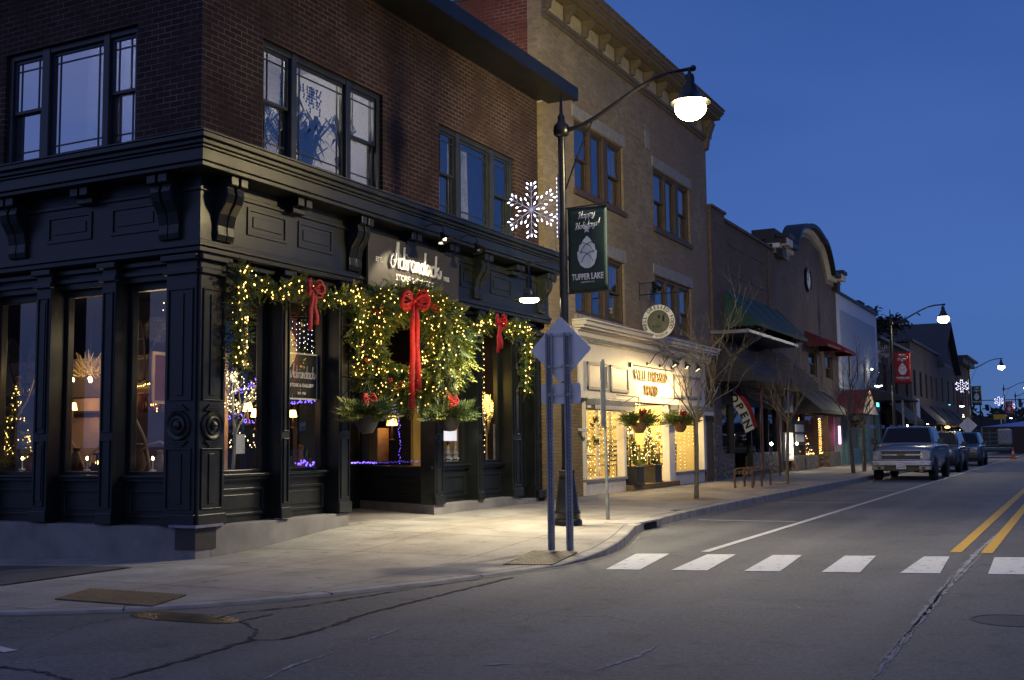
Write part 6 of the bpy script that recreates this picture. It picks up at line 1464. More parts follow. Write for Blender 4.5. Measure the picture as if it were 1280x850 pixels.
m = MB(); m.box(XA + .9, XA + .96, 36.3, 36.36, .2, 3.35); m.box(XA + .9, XA + .96, 38.5, 38.56, .2, 3.35); b3(m, 'porch_post', 'picture_red')
for l, y in (('left arched pale curtain in the dark shop', 35.0), ('right arched pale curtain in the dark shop', 39.1)):
    m = MB(); m.box(XA - .22, XA - .20, y, y + .55, 1.05, 2.2); tag(m.build('curtain', 'curtain'), l, 'curtain')

# OPEN flag
a = at(929, 491, 'x', XA + .1); b = Vector((XA + 1.35, a.y - 1.6, a.z + .95)); b = at(893, 432, 'y', a.y - 2.0)
t = thing('open_flag', 'long red and white flag reading OPEN on a slanting pole', 'flag', a)
m = MB(); rod(m, a, b, .022, 8); m.build('pole', 'post_grey', t, True, smooth=True)
p0 = at(912, 487, 'y', a.y - .7); p1 = at(939, 538, 'y', a.y - .7); fu = (p1 - p0).normalized(); L_ = (p1 - p0).length; fv = Vector((fu.z, 0, -fu.x)) * -1; fv = Vector((-fu.z, 0, fu.x)); 
Fg = Frame(p0, fu, fv)
def fl(u0, u1, v0, v1, name, mat, zz=0):
    m = MB(); vs = []; n_ = 14
    for i in range(n_ + 1):
        u = u0 + (u1 - u0) * i / n_; wv = .09 * math.sin(u / L_ * 3) ; vs += [Fg(u, v0 + wv, zz + .05 * math.sin(u * 5)), Fg(u, v1 + wv, zz + .05 * math.sin(u * 5 + .6))]
    m.add(vs, [(2 * i, 2 * i + 1, 2 * i + 3, 2 * i + 2) for i in range(n_)]); return m.build(name, mat, t, True, smooth=True)
W_ = .42
fl(0, L_, -W_ * .5, W_ * .28, 'white_field', 'banner_white'); fl(0, L_, W_ * .285, W_ * .62, 'red_stripe', 'banner_red'); fl(0, L_ * .0 + .12, -W_ * .5, W_ * .6, 'blue_band', 'tent_blue', .01)
m = MB()
for i, ch in enumerate('OPEN'):
    u = L_ * (.22 + .21 * i); text(m, ch, Frame(Fg(u, -W_ * .12 + .09 * math.sin(u / L_ * 3), .0) + Vector((0, -.07, 0)), fu, fv), .36, ext=.002, off=.01, sx=1.0)
m.build('lettering', 'black_sign', t, True)
t = thing('poster_case', 'lit white poster case beside the dark shop door', 'poster case', (XA + .05, 43.05, .6)); m = MB(); m.box(XA, XA + .08, 42.95, 44.35, .62, 1.72); m.build('case', 'white_paint', t, True, bevel=.01)
m = MB(); m.box(XA + .08, XA + .085, 43.05, 44.25, .7, 1.64); m.build('poster', 'poster_lit', t, True); m = MB(); random.seed(9)
for k in range(16): z = 1.58 - k * .052; m.box(XA + .085, XA + .088, 43.15, 43.15 + random.uniform(.4, 1.0), z, z + .02)
m.build('print', 'black_sign', t, True)
m = MB(); m.ball((XA + .3, 43.95, 1.28), .055, 10, 8); tag(m.build('porch_light', 'lamp_glow_far', smooth=True), 'bright bare bulb by the lit poster case', 'lamp')
light('porch_light_light', 'POINT', (XA + .45, 43.9, 1.28), 30, (1, .85, .55), .06)
t = thing('hanging_panel_sign', 'plain white panel sign hung from the shingled porch', 'sign', (XA + .8, 43.0, 2.5)); c = at(985, 501, 'y', 42.5)
m = MB(); m.box(c.x - .18, c.x + .18, 42.48, 42.52, c.z - .45, c.z + .45); m.build('panel', 'banner_white', t, True, bevel=.01); m = MB(); rod(m, (c.x - .15, 42.5, c.z + .45), (c.x - .15, 42.5, c.z + .8), .006); rod(m, (c.x + .15, 42.5, c.z + .45), (c.x + .15, 42.5, c.z + .8), .006); m.build('chain', 'black_metal', t, True)

# ================================================================ grey brick building with clock and curved pediment
B4 = thing('clock_building', 'grey brick building with a round clock under a curved pediment', 'building', (XA, 42.3, .15))
def b4(m, name, mat, parent=None, **k): return m.build(name, mat, parent or B4, True, **k)
yc = 48.4
def ped(y, off=0):
    d = abs(y - yc); 
    if d < 1.9: z = 10.45 + .25 * math.cos(d / 1.9 * PI / 2)
    elif d < 3.6: f = (d - 1.9) / 1.7; z = 10.45 - .95 * f * f
    else: z = 9.2
    return z + off
m = MB(); N_ = 48; ys_ = [42.32 + (54.5 - 42.32) * i / N_ for i in range(N_ + 1)]
H4 = (48.0, 49.7, 4.15, 5.35), (51.55, 53.15, 4.15, 5.35)
m.wall('x', XA, .3, 42.32, 54.5, 3.2, 9.0, H4); m.add([(XA, y, 9.0) for y in ys_] + [(XA, y, ped(y, -.35)) for y in ys_], [(i, i + 1, N_ + 2 + i, N_ + 1 + i) for i in range(N_)])
m.add([(XA - .3, y, 9.0) for y in ys_] + [(XA - .3, y, ped(y, -.35)) for y in ys_], [(i, i + 1, N_ + 2 + i, N_ + 1 + i) for i in range(N_)])
m.box(-24, XA - .31, 54.2, 54.5, 0, 8.9); m.box(-24, XA - .31, 42.32, 42.5, 8, 9); b4(m, 'brick_wall', 'grey_brick')
def ribbon(o0, o1, z0, z1):
    m = MB(); vs = []
    for y in ys_: vs += [(XA + o0, y, ped(y, z0)), (XA + o1, y, ped(y, z0)), (XA + o1, y, ped(y, z1)), (XA + o0, y, ped(y, z1))]
    fs = []
    for i in range(N_):
        for k in range(4): a = i * 4 + k; b = i * 4 + (k + 1) % 4; fs.append((a, b, b + 4, a + 4))
    m.add(vs, fs + [(0, 1, 2, 3), (N_ * 4, N_ * 4 + 3, N_ * 4 + 2, N_ * 4 + 1)]); return m
b4(ribbon(-.25, .10, -.55, -.35), 'pediment_band', 'grey_trim'); b4(ribbon(-.25, .28, -.35, -.18), 'pediment', 'cream_paint'); b4(ribbon(-.3, .50, -.18, 0), 'pediment', 'eave_paint')
for y in (43.0, 53.9): m = MB(); m.box(XA, XA + .55, y - .42, y + .42, 8.95, 9.25); b4(m, 'pediment_shoulder', 'cream_paint', bevel=.03); m = MB(); m.box(XA - .5, XA + .62, y - .5, y + .5, 9.25, 9.42); m.box(XA, XA + .3, y - .3, y + .3, 8.5, 8.95); b4(m, 'pediment_shoulder', 'eave_paint', bevel=.02)
m = MB(); m.box(XA - .8, XA + .1, 42.3, 43.6, 9.2, 9.6); m.box(-24, XA - .2, 42.5, 54.3, 8.8, 8.9); b4(m, 'parapet', 'eave_paint')
c = Vector((XA, 48.2, 8.32)); t = thing('wall_clock', 'round white clock on the grey brick wall', 'clock', c)
m = MB(); m.lathe([(.52, 0), (.52, .10), (.46, .12), (.46, .06)], c, 36, (1, 0, 0)); m.build('rim', 'black_metal', t, True, smooth=True); m = MB(); m.lathe([(.47, .02), (.47, .07)], c, 36, (1, 0, 0)); m.build('face', 'siding_white', t, True)
m = MB(); m.bar(c + Vector((.08, -.02, -.03)), c + Vector((.08, -.28, .05)), .03, .01, (1, 0, 0)); m.bar(c + Vector((.085, 0, 0)), c + Vector((.085, .02, .36)), .02, .01, (1, 0, 0))
for k in range(12): a = k * PI / 6; u = Vector((0, math.cos(a), math.sin(a))); m.bar(c + Vector((.075, 0, 0)) + u * .36, c + Vector((.075, 0, 0)) + u * .43, .02, .008, (1, 0, 0))
m.build('hands', 'black_sign', t, True)
m = MB(); 
for d_ in ((0, .75), (0, -.75), (.75, 0), (-.75, 0)): m.box(XA, XA + .03, c.y + d_[0] - .05, c.y + d_[0] + .05, c.z + d_[1] - .14, c.z + d_[1] + .14)
b4(m, 'brick_cross', 'stone_trim')
for h in H4: sash_window(B4, 'x', XA, h, [(h[0] + .08, h[1] - .08, 'dh')], 'glass_dark', 'brown_trim', False)
for l, a, b in (('left of two dark red awnings under the clock', 47.4, 50.3), ('right of two dark red awnings under the clock', 51.2, 53.9)): awning(l, a, b, 6.02, 5.45, .95, 'red_awning', .10, ribs=9, group='dark red window awnings')
m = MB(); m.box(XA - .3, XA, 42.32, 42.9, .1, 3.2); m.box(XA - .3, XA, 44.6, 45.6, .1, 3.2) ; b4(m, 'shop_frame', 'black_siding')
m = MB(); m.box(XA - 1.2, XA - 1.1, 42.3, 46.8, .1, 3.2); b4(m, 'shop_frame', 'black_siding')
m = MB(); m.box(XA - .25, XA + .02, 45.2, 54.4, 2.5, 3.2); m.box(XA - .2, XA - .0, 46.7, 46.9, .7, 2.5); m.box(XA - .2, XA - .0, 49.4, 49.5, .7, 2.5); m.box(XA - .2, XA, 51.4, 51.6, .2, 2.5); b4(m, 'shop_frame', 'brown_trim')
m = MB(); m.box(XA - .3, XA + .06, 46.6, 49.0, .0, .75); m.box(XA - .3, XA + .12, 51.2, 53.6, .0, .85); m.box(XA - .3, XA + .1, 44.5, 46.3, 0, .8); b4(m, 'stone_base', 'field_stone', bevel=.03)
m = MB(); m.quad((XA - .1, 46.9, .75), (XA - .1, 51.4, .75), (XA - .1, 51.4, 2.5), (XA - .1, 46.9, 2.5)); b4(m, 'pane', 'glass')
m = MB(); m.box(XA - 2.6, XA - 2.5, 46.0, 52, .2, 3); b4(m, 'shop_back_wall', 'wood_floor')
awning('black awning over the string lit shop window', 44.9, 50.9, 3.55, 2.62, 1.1, 'black_awning', .14)
xmas_tree('christmas_tree', 'amber lit tree in the far shop window', (XA - .7, 49.0, .75), 1.7, .5, 'bulb_amber', 110, seed=91, dens=80, br=.018)
icicles('amber lights edging the far shop window', 'x', XA - .25, 50.0, 51.3, 2.45, 6, 'bulb_amber', .018, 1.3, 1.6, .1)
lightstring('amber lights on the sill of the far shop window', [(XA - .2, 46.9, .82), (XA - .2, 51.3, .82)], 34, .02, 'bulb_amber', .02)
light('far_shop_light', 'POINT', (XA - 1.3, 49.3, 2.0), 45, (1, .45, .12), .3)
m = MB(); 
for z in (1.35, 1.75): m.box(XA + .02, XA + .05, 45.0, 46.4, z, z + .3)
tag(m.build('notice_board', 'paper'), 'pair of dim posters left of the string lit shop window', 'posters')
t = thing('poster_board', 'dark framed board beside the string lit shop window', 'board', (XA, 45, 1.2)); m = MB(); m.box(XA, XA + .02, 44.9, 46.5, 1.2, 2.2); m.build('board', 'black_sign', t, True)

# ================================================================ white sided building
B5 = thing('white_building', 'white sided two storey building with a pale blue upper panel', 'building', (XA, 54.6, .15))
def b5(m, name, mat, parent=None, **k): return m.build(name, mat, parent or B5, True, **k)
H5 = (56.9, 57.7, 4.5, 5.6), (59.2, 60.0, 4.5, 5.6), (61.2, 62.0, 4.5, 5.6)
m = MB(); m.wall('x', XA + .02, .3, 54.6, 66.2, 3.9, 8.5, H5); m.box(-24, XA - .3, 65.9, 66.2, 0, 8.5); m.box(-24, XA - .3, 54.55, 54.8, 0, 8.5); m.box(-24, XA - .1, 54.6, 66.1, 8.35, 8.45); b5(m, 'siding_wall', 'siding_white')
m = MB(); m.wall('x', XA + .05, .025, 55.3, 65.4, 4.0, 7.75, H5); b5(m, 'blue_panel', 'siding_blue')
m = MB(); m.box(XA - .3, XA + .12, 54.55, 66.25, 8.5, 8.62); b5(m, 'parapet_cap', 'eave_paint'); m = MB(); m.box(XA - .6, XA - .1, 64.6, 66, 8.62, 8.95); b5(m, 'roof_unit', 'eave_paint')
for h in H5: sash_window(B5, 'x', XA + .04, h, [(h[0] + .08, h[1] - .08, 'dh')], 'glass_dark', 'eave_paint', False)
m = MB(); m.box(XA - .3, XA + .04, 54.6, 66.2, 3.0, 3.9); m.box(XA - .3, XA, 54.6, 55.1, .1, 3); m.box(XA - .3, XA, 56.0, 57.0, .1, 3.0); m.box(XA - .3, XA, 57.0, 60.2, .1, .9); m.box(XA - .3, XA, 60.2, 61.0, .1, 3.0); m.box(XA - .3, XA, 62.2, 62.8, .1, 3.0); m.box(XA - .3, XA, 62.8, 66.2, .1, .8); m.box(XA - .3, XA, 65.8, 66.2, .1, 3.0); b5(m, 'shop_frame', 'teal_paint')
m = MB(); m.quad((XA - .1, 54.6, .2), (XA - .1, 66.2, .2), (XA - .1, 66.2, 3.0), (XA - .1, 54.6, 3.0)); b5(m, 'pane', 'glass'); m = MB(); m.box(XA - 2.5, XA - 2.4, 54.8, 66, .2, 3); b5(m, 'shop_back_wall', 'cream_paint')
light('far_shop_light', 'POINT', (XA - 1.2, 57, 2.4), 26, (1, .75, .5), .3); light('far_shop_light', 'POINT', (XA - 1.2, 62, 2.4), 14, (.7, .95, 1), .3)
t = thing('entry_hood', 'small gabled hood with red metal roof and cream gable', 'awning', (XA, 53.6, 2.6))
y0, y1, yr, x1 = 52.6, 57.2, 54.9, XA + 1.35
m = MB(); m.add([(XA, y0, 2.62), (x1, y0, 2.62), (x1, yr, 3.78), (XA, yr, 3.78)], [(0, 1, 2, 3)]); m.add([(XA, y1, 2.62), (x1, y1, 2.62), (x1, yr, 3.78), (XA, yr, 3.78)], [(0, 1, 2, 3)]); o = m.build('roof', 'red_awning', t, True); so = o.modifiers.new('thick', 'SOLIDIFY'); so.thickness = .03
m = MB(); k = XA + .1
while k < x1: rod(m, (k, y0, 2.65), (k, yr, 3.81), .018, 4); k += .2
m.build('seams', 'red_awning', t, True); m = MB(); m.prism([(y0 + .05, 2.6), (y1 - .05, 2.6), (yr, 3.74)], (x1 - .04, 0, 0), (0, 1, 0), (0, 0, 1), (.03, 0, 0)); m.build('gable', 'cream_awning', t, True)
light('hood_light', 'POINT', (x1 + .5, 55.2, 3.7), 30, (1, .8, .5), .1)
m = MB(); m.box(XA + .03, XA + .06, 53.75, 54.2, 1.2, 2.05); tag(m.build('neon_sign', 'neon_pink', bevel=.02), 'glowing pink window sign beside the teal shop door', 'sign')
m = MB(); m.box(x1 + .01, x1 + .03, 56.6, 57.3, 3.0, 3.2); tag(m.build('neon_sign', 'neon_teal', bevel=.01), 'small glowing teal sign by the cream gable', 'sign')
t = thing('shop_garland', 'coloured flower garland over the teal door', 'garland', (XA + .1, 57, 2.3)); g1, g2, b_ = MB(), MB(), MB(); garland_run(catenary((XA + .2, 55.2, 2.45), (XA + .2, 59.5, 2.45), .3), .2, 26, 5, [g1, g2], None, L=.25)
random.seed(3)
for k in range(14): b_.ball((XA + .35, random.uniform(55.3, 59.4), random.uniform(2.0, 2.5)), .06, 6, 4)
g1.build('greenery', 'needle_light', t, True); g2.build('greenery', 'needle_dark', t, True); b_.build('flowers', 'ribbon_red', t, True)
m = MB(); m.add([(XA, 62.5, 4.25), (XA + 1.9, 62.5, 3.6), (XA + 1.9, 68.0, 3.6), (XA, 68.0, 4.25), (XA, 62.5, 3.5), (XA + 1.9, 62.5, 3.5), (XA + 1.9, 68, 3.5), (XA, 68, 3.5)], [(0, 1, 2, 3), (4, 7, 6, 5), (1, 5, 6, 2), (0, 4, 5, 1), (3, 2, 6, 7)]); t = thing('porch_canopy', 'dark flat porch canopy on thin posts at the white building', 'canopy', (XA, 62.5, 3.5)); m.build('roof', 'shingle', t, True)
for y in (62.7, 67.7): m = MB(); m.box(XA + 1.7, XA + 1.8, y, y + .1, .15, 3.5); m.build('post', 'stone_trim', t, True)
m = MB(); m.ball((XA + .25, 62.6, 5.2), .05); tag(m.build('wall_spot', 'lamp_glow_far', smooth=True), 'tiny bright lamp on the pale blue upper wall', 'lamp'); light('wall_spot_light', 'POINT', (XA + .5, 62.6, 5.2), 6, (1, .9, .8), .05)

# ================================================================ the row beyond
def rowhouse(name, label, y0, y1, zt, mat, holes, trim='eave_paint', roof=None, capd=.2):
    t = thing(name, label, 'building', (XA, y0, .15)); m = MB(); m.wall('x', XA, .3, y0, y1, 2.9, zt, holes); m.box(-22, XA - .3, y0, y0 + .3, 0, zt); m.box(-22, XA - .3, y1 - .3, y1, 0, zt); m.box(-22, -21.7, y0, y1, 0, zt); m.build('wall', mat, t, True)
    m = MB(); m.box(XA - .3, XA + capd, y0, y1, zt, zt + .18); m.box(-22, XA - .1, y0, y1, zt - .1, zt - .02); m.build('roof', trim, t, True)
    for h in holes: w_ = MB(); w_.box(XA - .18, XA - .1, h[0], h[0] + .07, h[2], h[3]); w_.box(XA - .18, XA - .1, h[1] - .07, h[1], h[2], h[3]); w_.box(XA - .179, XA - .101, h[0], h[1], h[2], h[2] + .07); w_.box(XA - .179, XA - .101, h[0], h[1], h[3] - .07, h[3]); w_.box(XA - .17, XA - .11, h[0], h[1], (h[2] + h[3]) / 2 - .03, (h[2] + h[3]) / 2 + .03); o = w_.build('window', trim, t, True); g = MB(); g.quad((XA - .15, h[0], h[2]), (XA - .15, h[1], h[2]), (XA - .15, h[1], h[3]), (XA - .15, h[0], h[3])); g.build('pane', 'glass_dark', o, True)
    m = MB(); y = y0 + .1
    while y < y1 - .2: m.box(XA - .3, XA, y, y + .25, .1, 2.9); y += (y1 - y0) / 4
    m.box(XA - .25, XA - .02, y0, y1, .1, .8); m.build('shop_frame', trim, t, True); g = MB(); g.quad((XA - .15, y0, .8), (XA - .15, y1, .8), (XA - .15, y1, 2.9), (XA - .15, y0, 2.9)); g.build('pane', 'glass_dark', t, True)
    return t
hs = lambda y0, y1, n_, z0, z1, w_=1.1: [(y0 + (y1 - y0) * (i + .5) / n_ - w_ / 2, y0 + (y1 - y0) * (i + .5) / n_ + w_ / 2, z0, z1) for i in range(n_)]
t = rowhouse('dark_brick_building', 'dark red brick building just beyond the white one', 66.3, 80, 7.2, 'dark_brick', hs(66.3, 80, 3, 4.2, 5.8))
m = MB(); m.box(XA - 2.2, XA - 1.0, 66.5, 68.0, 7.2, 9.3); m.box(XA - 2.3, XA - .9, 66.4, 68.1, 9.3, 9.5); m.build('chimney', 'dark_brick', t, True)
rowhouse('flat_roofed_building', 'low dark building under the pine crown', 80.2, 96.5, 8.1, 'brown_siding', hs(80.2, 96.5, 5, 4.4, 6.2))
t = rowhouse('gabled_building', 'dark gabled house with its gable to the street', 96.7, 110.3, 7.6, 'brown_siding', hs(96.7, 110.3, 3, 4.4, 6.4), capd=.02)
m = MB(); m.prism([(96.7, 7.6), (110.3, 7.6), (103.5, 11.3)], (XA - .3, 0, 0), (0, 1, 0), (0, 0, 1), (.3, 0, 0)); m.build('gable', 'black_siding', t, True)
m = MB(); m.add([(XA + .5, 96.2, 7.35), (-23, 96.2, 7.35), (-23, 103.5, 11.5), (XA + .5, 103.5, 11.5)], [(0, 1, 2, 3)]); m.add([(XA + .5, 110.8, 7.35), (-23, 110.8, 7.35), (-23, 103.5, 11.5), (XA + .5, 103.5, 11.5)], [(0, 1, 2, 3)]); o = m.build('gable_roof', 'roof_dark', t, True); so = o.modifiers.new('t', 'SOLIDIFY'); so.thickness = .2
t = rowhouse('corniced_building', 'dark building with a deep cornice at the end of the row', 112, 124, 9.0, 'brown_brick', hs(112, 124, 4, 4.6, 6.8), capd=1.0)
m = MB(); m.box(XA, XA + .6, 112, 124.2, 8.5, 9.0); m.build('cornice', 'eave_paint', t, True)
rr = random.Random(6)
for l, y0, y1, zt, zb, mt in (('slate awning past the parked pickup', 68, 75, 3.7, 2.5, 'black_awning'), ('blue grey awning beyond the red banner', 82, 88, 3.9, 2.6, 'shingle'), ('dark awning in front of the gabled house', 90, 95.5, 3.9, 2.6, 'black_awning'), ('grey awning under the gabled house', 98, 103, 3.9, 2.5, 'shingle'), ('last dark awning of the row', 105, 109.5, 3.8, 2.5, 'black_awning')): awning(l, y0, y1, zt, zb, 1.3, mt, .2)
for l, y, z, mt, r_ in (('warm lamp under the awning of the low dark building', 84.5, 2.45, 'lamp_glow_far', .10), ('orange lit shop sign under the gabled house', 97.5, 2.3, 'shade_glow', .22), ('small teal light on the row beyond the banner', 100, 4.2, 'neon_teal', .08)):
    m = MB(); m.ball((XA + .4, y, z), r_, 10, 6, (1, 1.5, .5)); tag(m.build('shop_light', mt, smooth=True), l, 'lamp')
light('far_shop_light', 'POINT', (XA + .7, 84.5, 2.3), 40, (1, .8, .5), .1); light('far_shop_light', 'POINT', (XA + .8, 98, 2.2), 30, (1, .55, .25), .2)
m = MB(); m.box(XA + .5, XA + .56, 78, 79.5, 2.4, 4.1); tag(m.build('hanging_sign', 'siding_white', bevel=.02), 'pale hanging sign behind the pickup', 'sign')
xmas_tree('christmas_tree', 'lit outdoor tree before the gabled house', (XA + .9, 106, .15), 3.4, 1.0, 'bulb_cream', 60, seed=95, dens=60, br=.035)

# ================================================================ vehicles
def loft(st, close=True):
    """st: list of (y, [(x, z), ...]) half sections from bottom to top centre; mirrored into a closed body"""
    m = MB(); n = None
    for y, pts in st:
        full = [(x, z) for x, z in pts] + [(-x, z) for x, z in pts[::-1] if abs(x) > 1e-6]
        n = len(full); m.v.extend(Vector((x, y, z)) for x, z in full)
    for i in range(len(st) - 1):
        for k in range(n): a = i * n + k; b = i * n + (k + 1) % n; m.f.append((a, b, b + n, a + n))
    m.f.append(tuple(range(n))[::-1]); m.f.append(tuple((len(st) - 1) * n + k for k in range(n))); return m
def vehicle(name, label, cat, W, L, H, belt, hood, paint, ys, face, arch=.40, ride=.30, cab_in=.16, bed=None, group='cars parked along the kerb'):
    """ys: (front axle, rear axle, windscreen base, roof front, roof rear, rear glass base)"""
    t = thing(name, label, cat, (0, 0, 0), group=group); fa, ra, wb, rf, rr_, rb = ys; hw = W / 2
    def sec(zb, zt, w, sh=.05): return [(w * .93, zb), (w, zb + .14), (w, zb + (zt - zb) * .55), (w * .985, zt - sh), (w * .90, zt), (0, zt + .025)]
    st = [(0.0, sec(ride + .10, hood - .16, hw * .88)), (.06, sec(ride + .02, hood - .07, hw * .95)), (.25, sec(ride, hood - .01, hw * .99)), (fa, sec(ride, hood + .02, hw)), (wb - .05, sec(ride, belt, hw)), (wb + .1, sec(ride, belt, hw)), (ra, sec(ride, belt, hw)), (L - .12, sec(ride + .05, belt - .02, hw * .98)), (L, sec(ride + .12, belt - .08, hw * .93))]
    b = loft(st).build('body', paint, t, smooth=True)
    ci = hw - cab_in
    def cs(w, z0, z1): return [(w, z0), (w - .02, z0 + (z1 - z0) * .7), (w - .09, z1), (0, z1 + .02)]
    cab = loft([(wb - .02, [(hw * .92, belt - .03), (hw * .90, belt), (hw * .88, belt + .01), (0, belt + .02)]), (rf, [(hw * .93, belt - .03), (ci + .05, belt + (H - belt) * .6), (ci - .02, H - .03), (0, H - .01)]), (rf + .25, [(hw * .93, belt - .03), (ci + .05, belt + (H - belt) * .6), (ci - .01, H - .015), (0, H + .01)]), (rr_, [(hw * .93, belt - .03), (ci + .05, belt + (H - belt) * .6), (ci - .02, H - .03), (0, H)]), (rb, [(hw * .92, belt - .03), (hw * .88, belt + .02), (hw * .80, belt + .05), (0, belt + .06)])])
    cab.build('cab', paint, t, smooth=True)
    # windscreen laid 6 mm proud of the cab slope
    dz = H - belt; n_ = Vector((0, -(dz), (rf - wb))).normalized() * .012
    def wp(f, x): y = wb - .02 + (rf - wb + .02) * f; z = belt + .02 + (H - .02 - belt - .02) * f; return Vector((x, y, z)) + n_
    m = MB(); w0, w1 = hw * .84, ci - .10; m.add([wp(.10, -w0), wp(.10, w0), wp(.5, (w0 + w1) / 2 + .01), wp(.90, w1), wp(.92, 0), wp(.90, -w1), wp(.5, -(w0 + w1) / 2 - .01)], [(0, 1, 2, 3, 4, 5, 6)]); m.build('windshield', 'car_window', t)
    for s in (-1, 1):
        def sp(y, f): x = (hw * .93 + (ci + .05 - hw * .93) * min(1, f / .6)) if f < .6 else (ci + .05 + (ci - .02 - ci - .05) * (f - .6) / .4); return Vector((s * (x + .012), y, belt - .03 + (H - belt) * f))
        ym = (rf + rr_) / 2
        for y0_, y1_, k0, k1 in ((rf - .25, ym - .04, .35, 0), (ym + .04, rr_ - .02, 0, .15)):
            m = MB(); m.add([sp(y0_ - k0 * .6, .14), sp(y1_ + k1 * .4, .14), sp(y1_, .84), sp(y0_ + k0, .84)] if k0 else [sp(y0_, .14), sp(y1_ + k1, .14), sp(y1_ - .05, .84), sp(y0_, .84)], [(0, 1, 2, 3)]); m.build('side_window', 'car_window', t)
        for yy in (rf + .1, ym + .15):
            m = MB(); m.bar((s * (hw + .012), yy + .55, belt - .16), (s * (hw + .012), yy + .75, belt - .16), .02, .03); m.build('door_handle', 'chrome', t)
        m = MB(); m.box(s * (hw + .04), s * (hw + .24), wb + .12, wb + .22, belt + .02, belt + .20); m.box(s * (hw - .06), s * (hw + .06), wb + .15, wb + .2, belt + .05, belt + .10); m.build('mirror', 'car_black', t, bevel=.02)
        for ya, rnm in ((fa, 'w'), (ra, 'w')):
            m = MB(); m.lathe([(arch + .07, 0), (arch + .07, .006)], (s * (hw - .0), ya, arch - .0), 24, (s, 0, 0)); m.build('wheel_arch', 'car_black', t)
            wr = arch; c = Vector((s * (hw - .20), ya, wr))
            wobj = MB(); wobj.lathe([(wr * .62, 0), (wr * .93, 0), (wr, .03), (wr, .21), (wr * .93, .245), (wr * .62, .245)], c, 28, (s, 0, 0)); wo = wobj.build('wheel', 'tyre', t, smooth=True)
            rm = MB(); rm.lathe([(wr * .62, .235), (wr * .58, .20), (wr * .2, .215), (wr * .16, .235), (0, .235)], c, 20, (s, 0, 0))
            rm.build('rim', 'chrome' if name == 'pickup_truck' else 'galv_steel', wo, smooth=True)
    face(t, hw, hood)
    m = MB(); m.box(-hw * .9, hw * .9, .3, L - .3, ride - .06, ride + .1); m.build('underside', 'car_black', t)
    return t
def face_pickup(t, hw, hood):
    m = MB(); m.box(-.62, .62, -.045, .02, .72, 1.02); m.build('grille', 'car_black', t, bevel=.02)
    m = MB(); m.box(-.66, .66, -.075, -.04, .845, .905); m.box(-.66, .66, -.07, -.03, 1.0, 1.03); m.box(-.66, .66, -.07, -.03, .70, .725); m.build('grille_bar', 'chrome', t, bevel=.008)
    m = MB(); m.box(-.13, -.02, -.085, -.07, .855, .895); m.box(.02, .13, -.085, -.07, .855, .895); m.prism([(-.13, 0), (-.05, 0), (-.04, .035), (.04, .035), (.05, 0), (.13, 0), (.11, -.035), (-.11, -.035)], (0, -.09, .875), (1, 0, 0), (0, 0, 1), (0, .012, 0)); m.build('emblem', 'gold_letters', t)
    for s in (-1, 1):
        m = MB(); m.prism([(s * .66, .70), (s * .93, .70), (s * .95, 1.0), (s * .68, 1.03)], (0, -.02, 0), (1, 0, 0), (0, 0, 1), (0, .16, 0)); m.build('headlight', 'headlamp_glass', t, bevel=.02)
        m = MB(); m.lathe([(.0, 0), (.05, .0), (.05, .02)], (s * .72, -.10, .45), 12, (0, 1, 0)); m.build('fog_light', 'headlamp_glass', t)
    m = MB(); m.box(-.97, .97, -.11, .12, .50, .68); m.build('bumper', 'chrome', t, bevel=.03)
    m = MB(); m.box(-.97, -.55, -.10, .13, .36, .50); m.box(.55, .97, -.10, .13, .36, .50); m.build('bumper_end', 'silver_paint', t, bevel=.03)
    m = MB(); m.box(-.56, .56, -.06, .1, .32, .50); m.build('air_dam', 'car_black', t, bevel=.02)
    m = MB(); m.box(-.16, .16, -.125, -.112, .40, .52); p_ = m.build('license_plate', 'plate_white', t); m = MB(); m.box(-.12, .12, -.128, -.1255, .435, .485); m.build('plate_print', 'tent_blue', p_)
PU = vehicle('pickup_truck', 'silver pickup truck with chrome grille bar, first of the parked row', 'pickup truck', 1.98, 5.75, 1.87, 1.22, 1.16, 'silver_paint', (.95, 4.6, 1.42, 2.05, 3.55, 3.72), face_pickup, arch=.40, ride=.42, cab_in=.22)
m = MB(); m.box(-.85, .85, 3.95, 5.6, .75, 1.27); m.build('bed_liner', 'car_black', PU)
m = MB(); 
for x in (-.35, -.2, .0, .2, .35): m.octa((x, 2.1, 1.90), .03, .6)
m.build('roof_lights', 'headlamp_glass', PU)
PU.location = (-5.60, 40.0, 0)
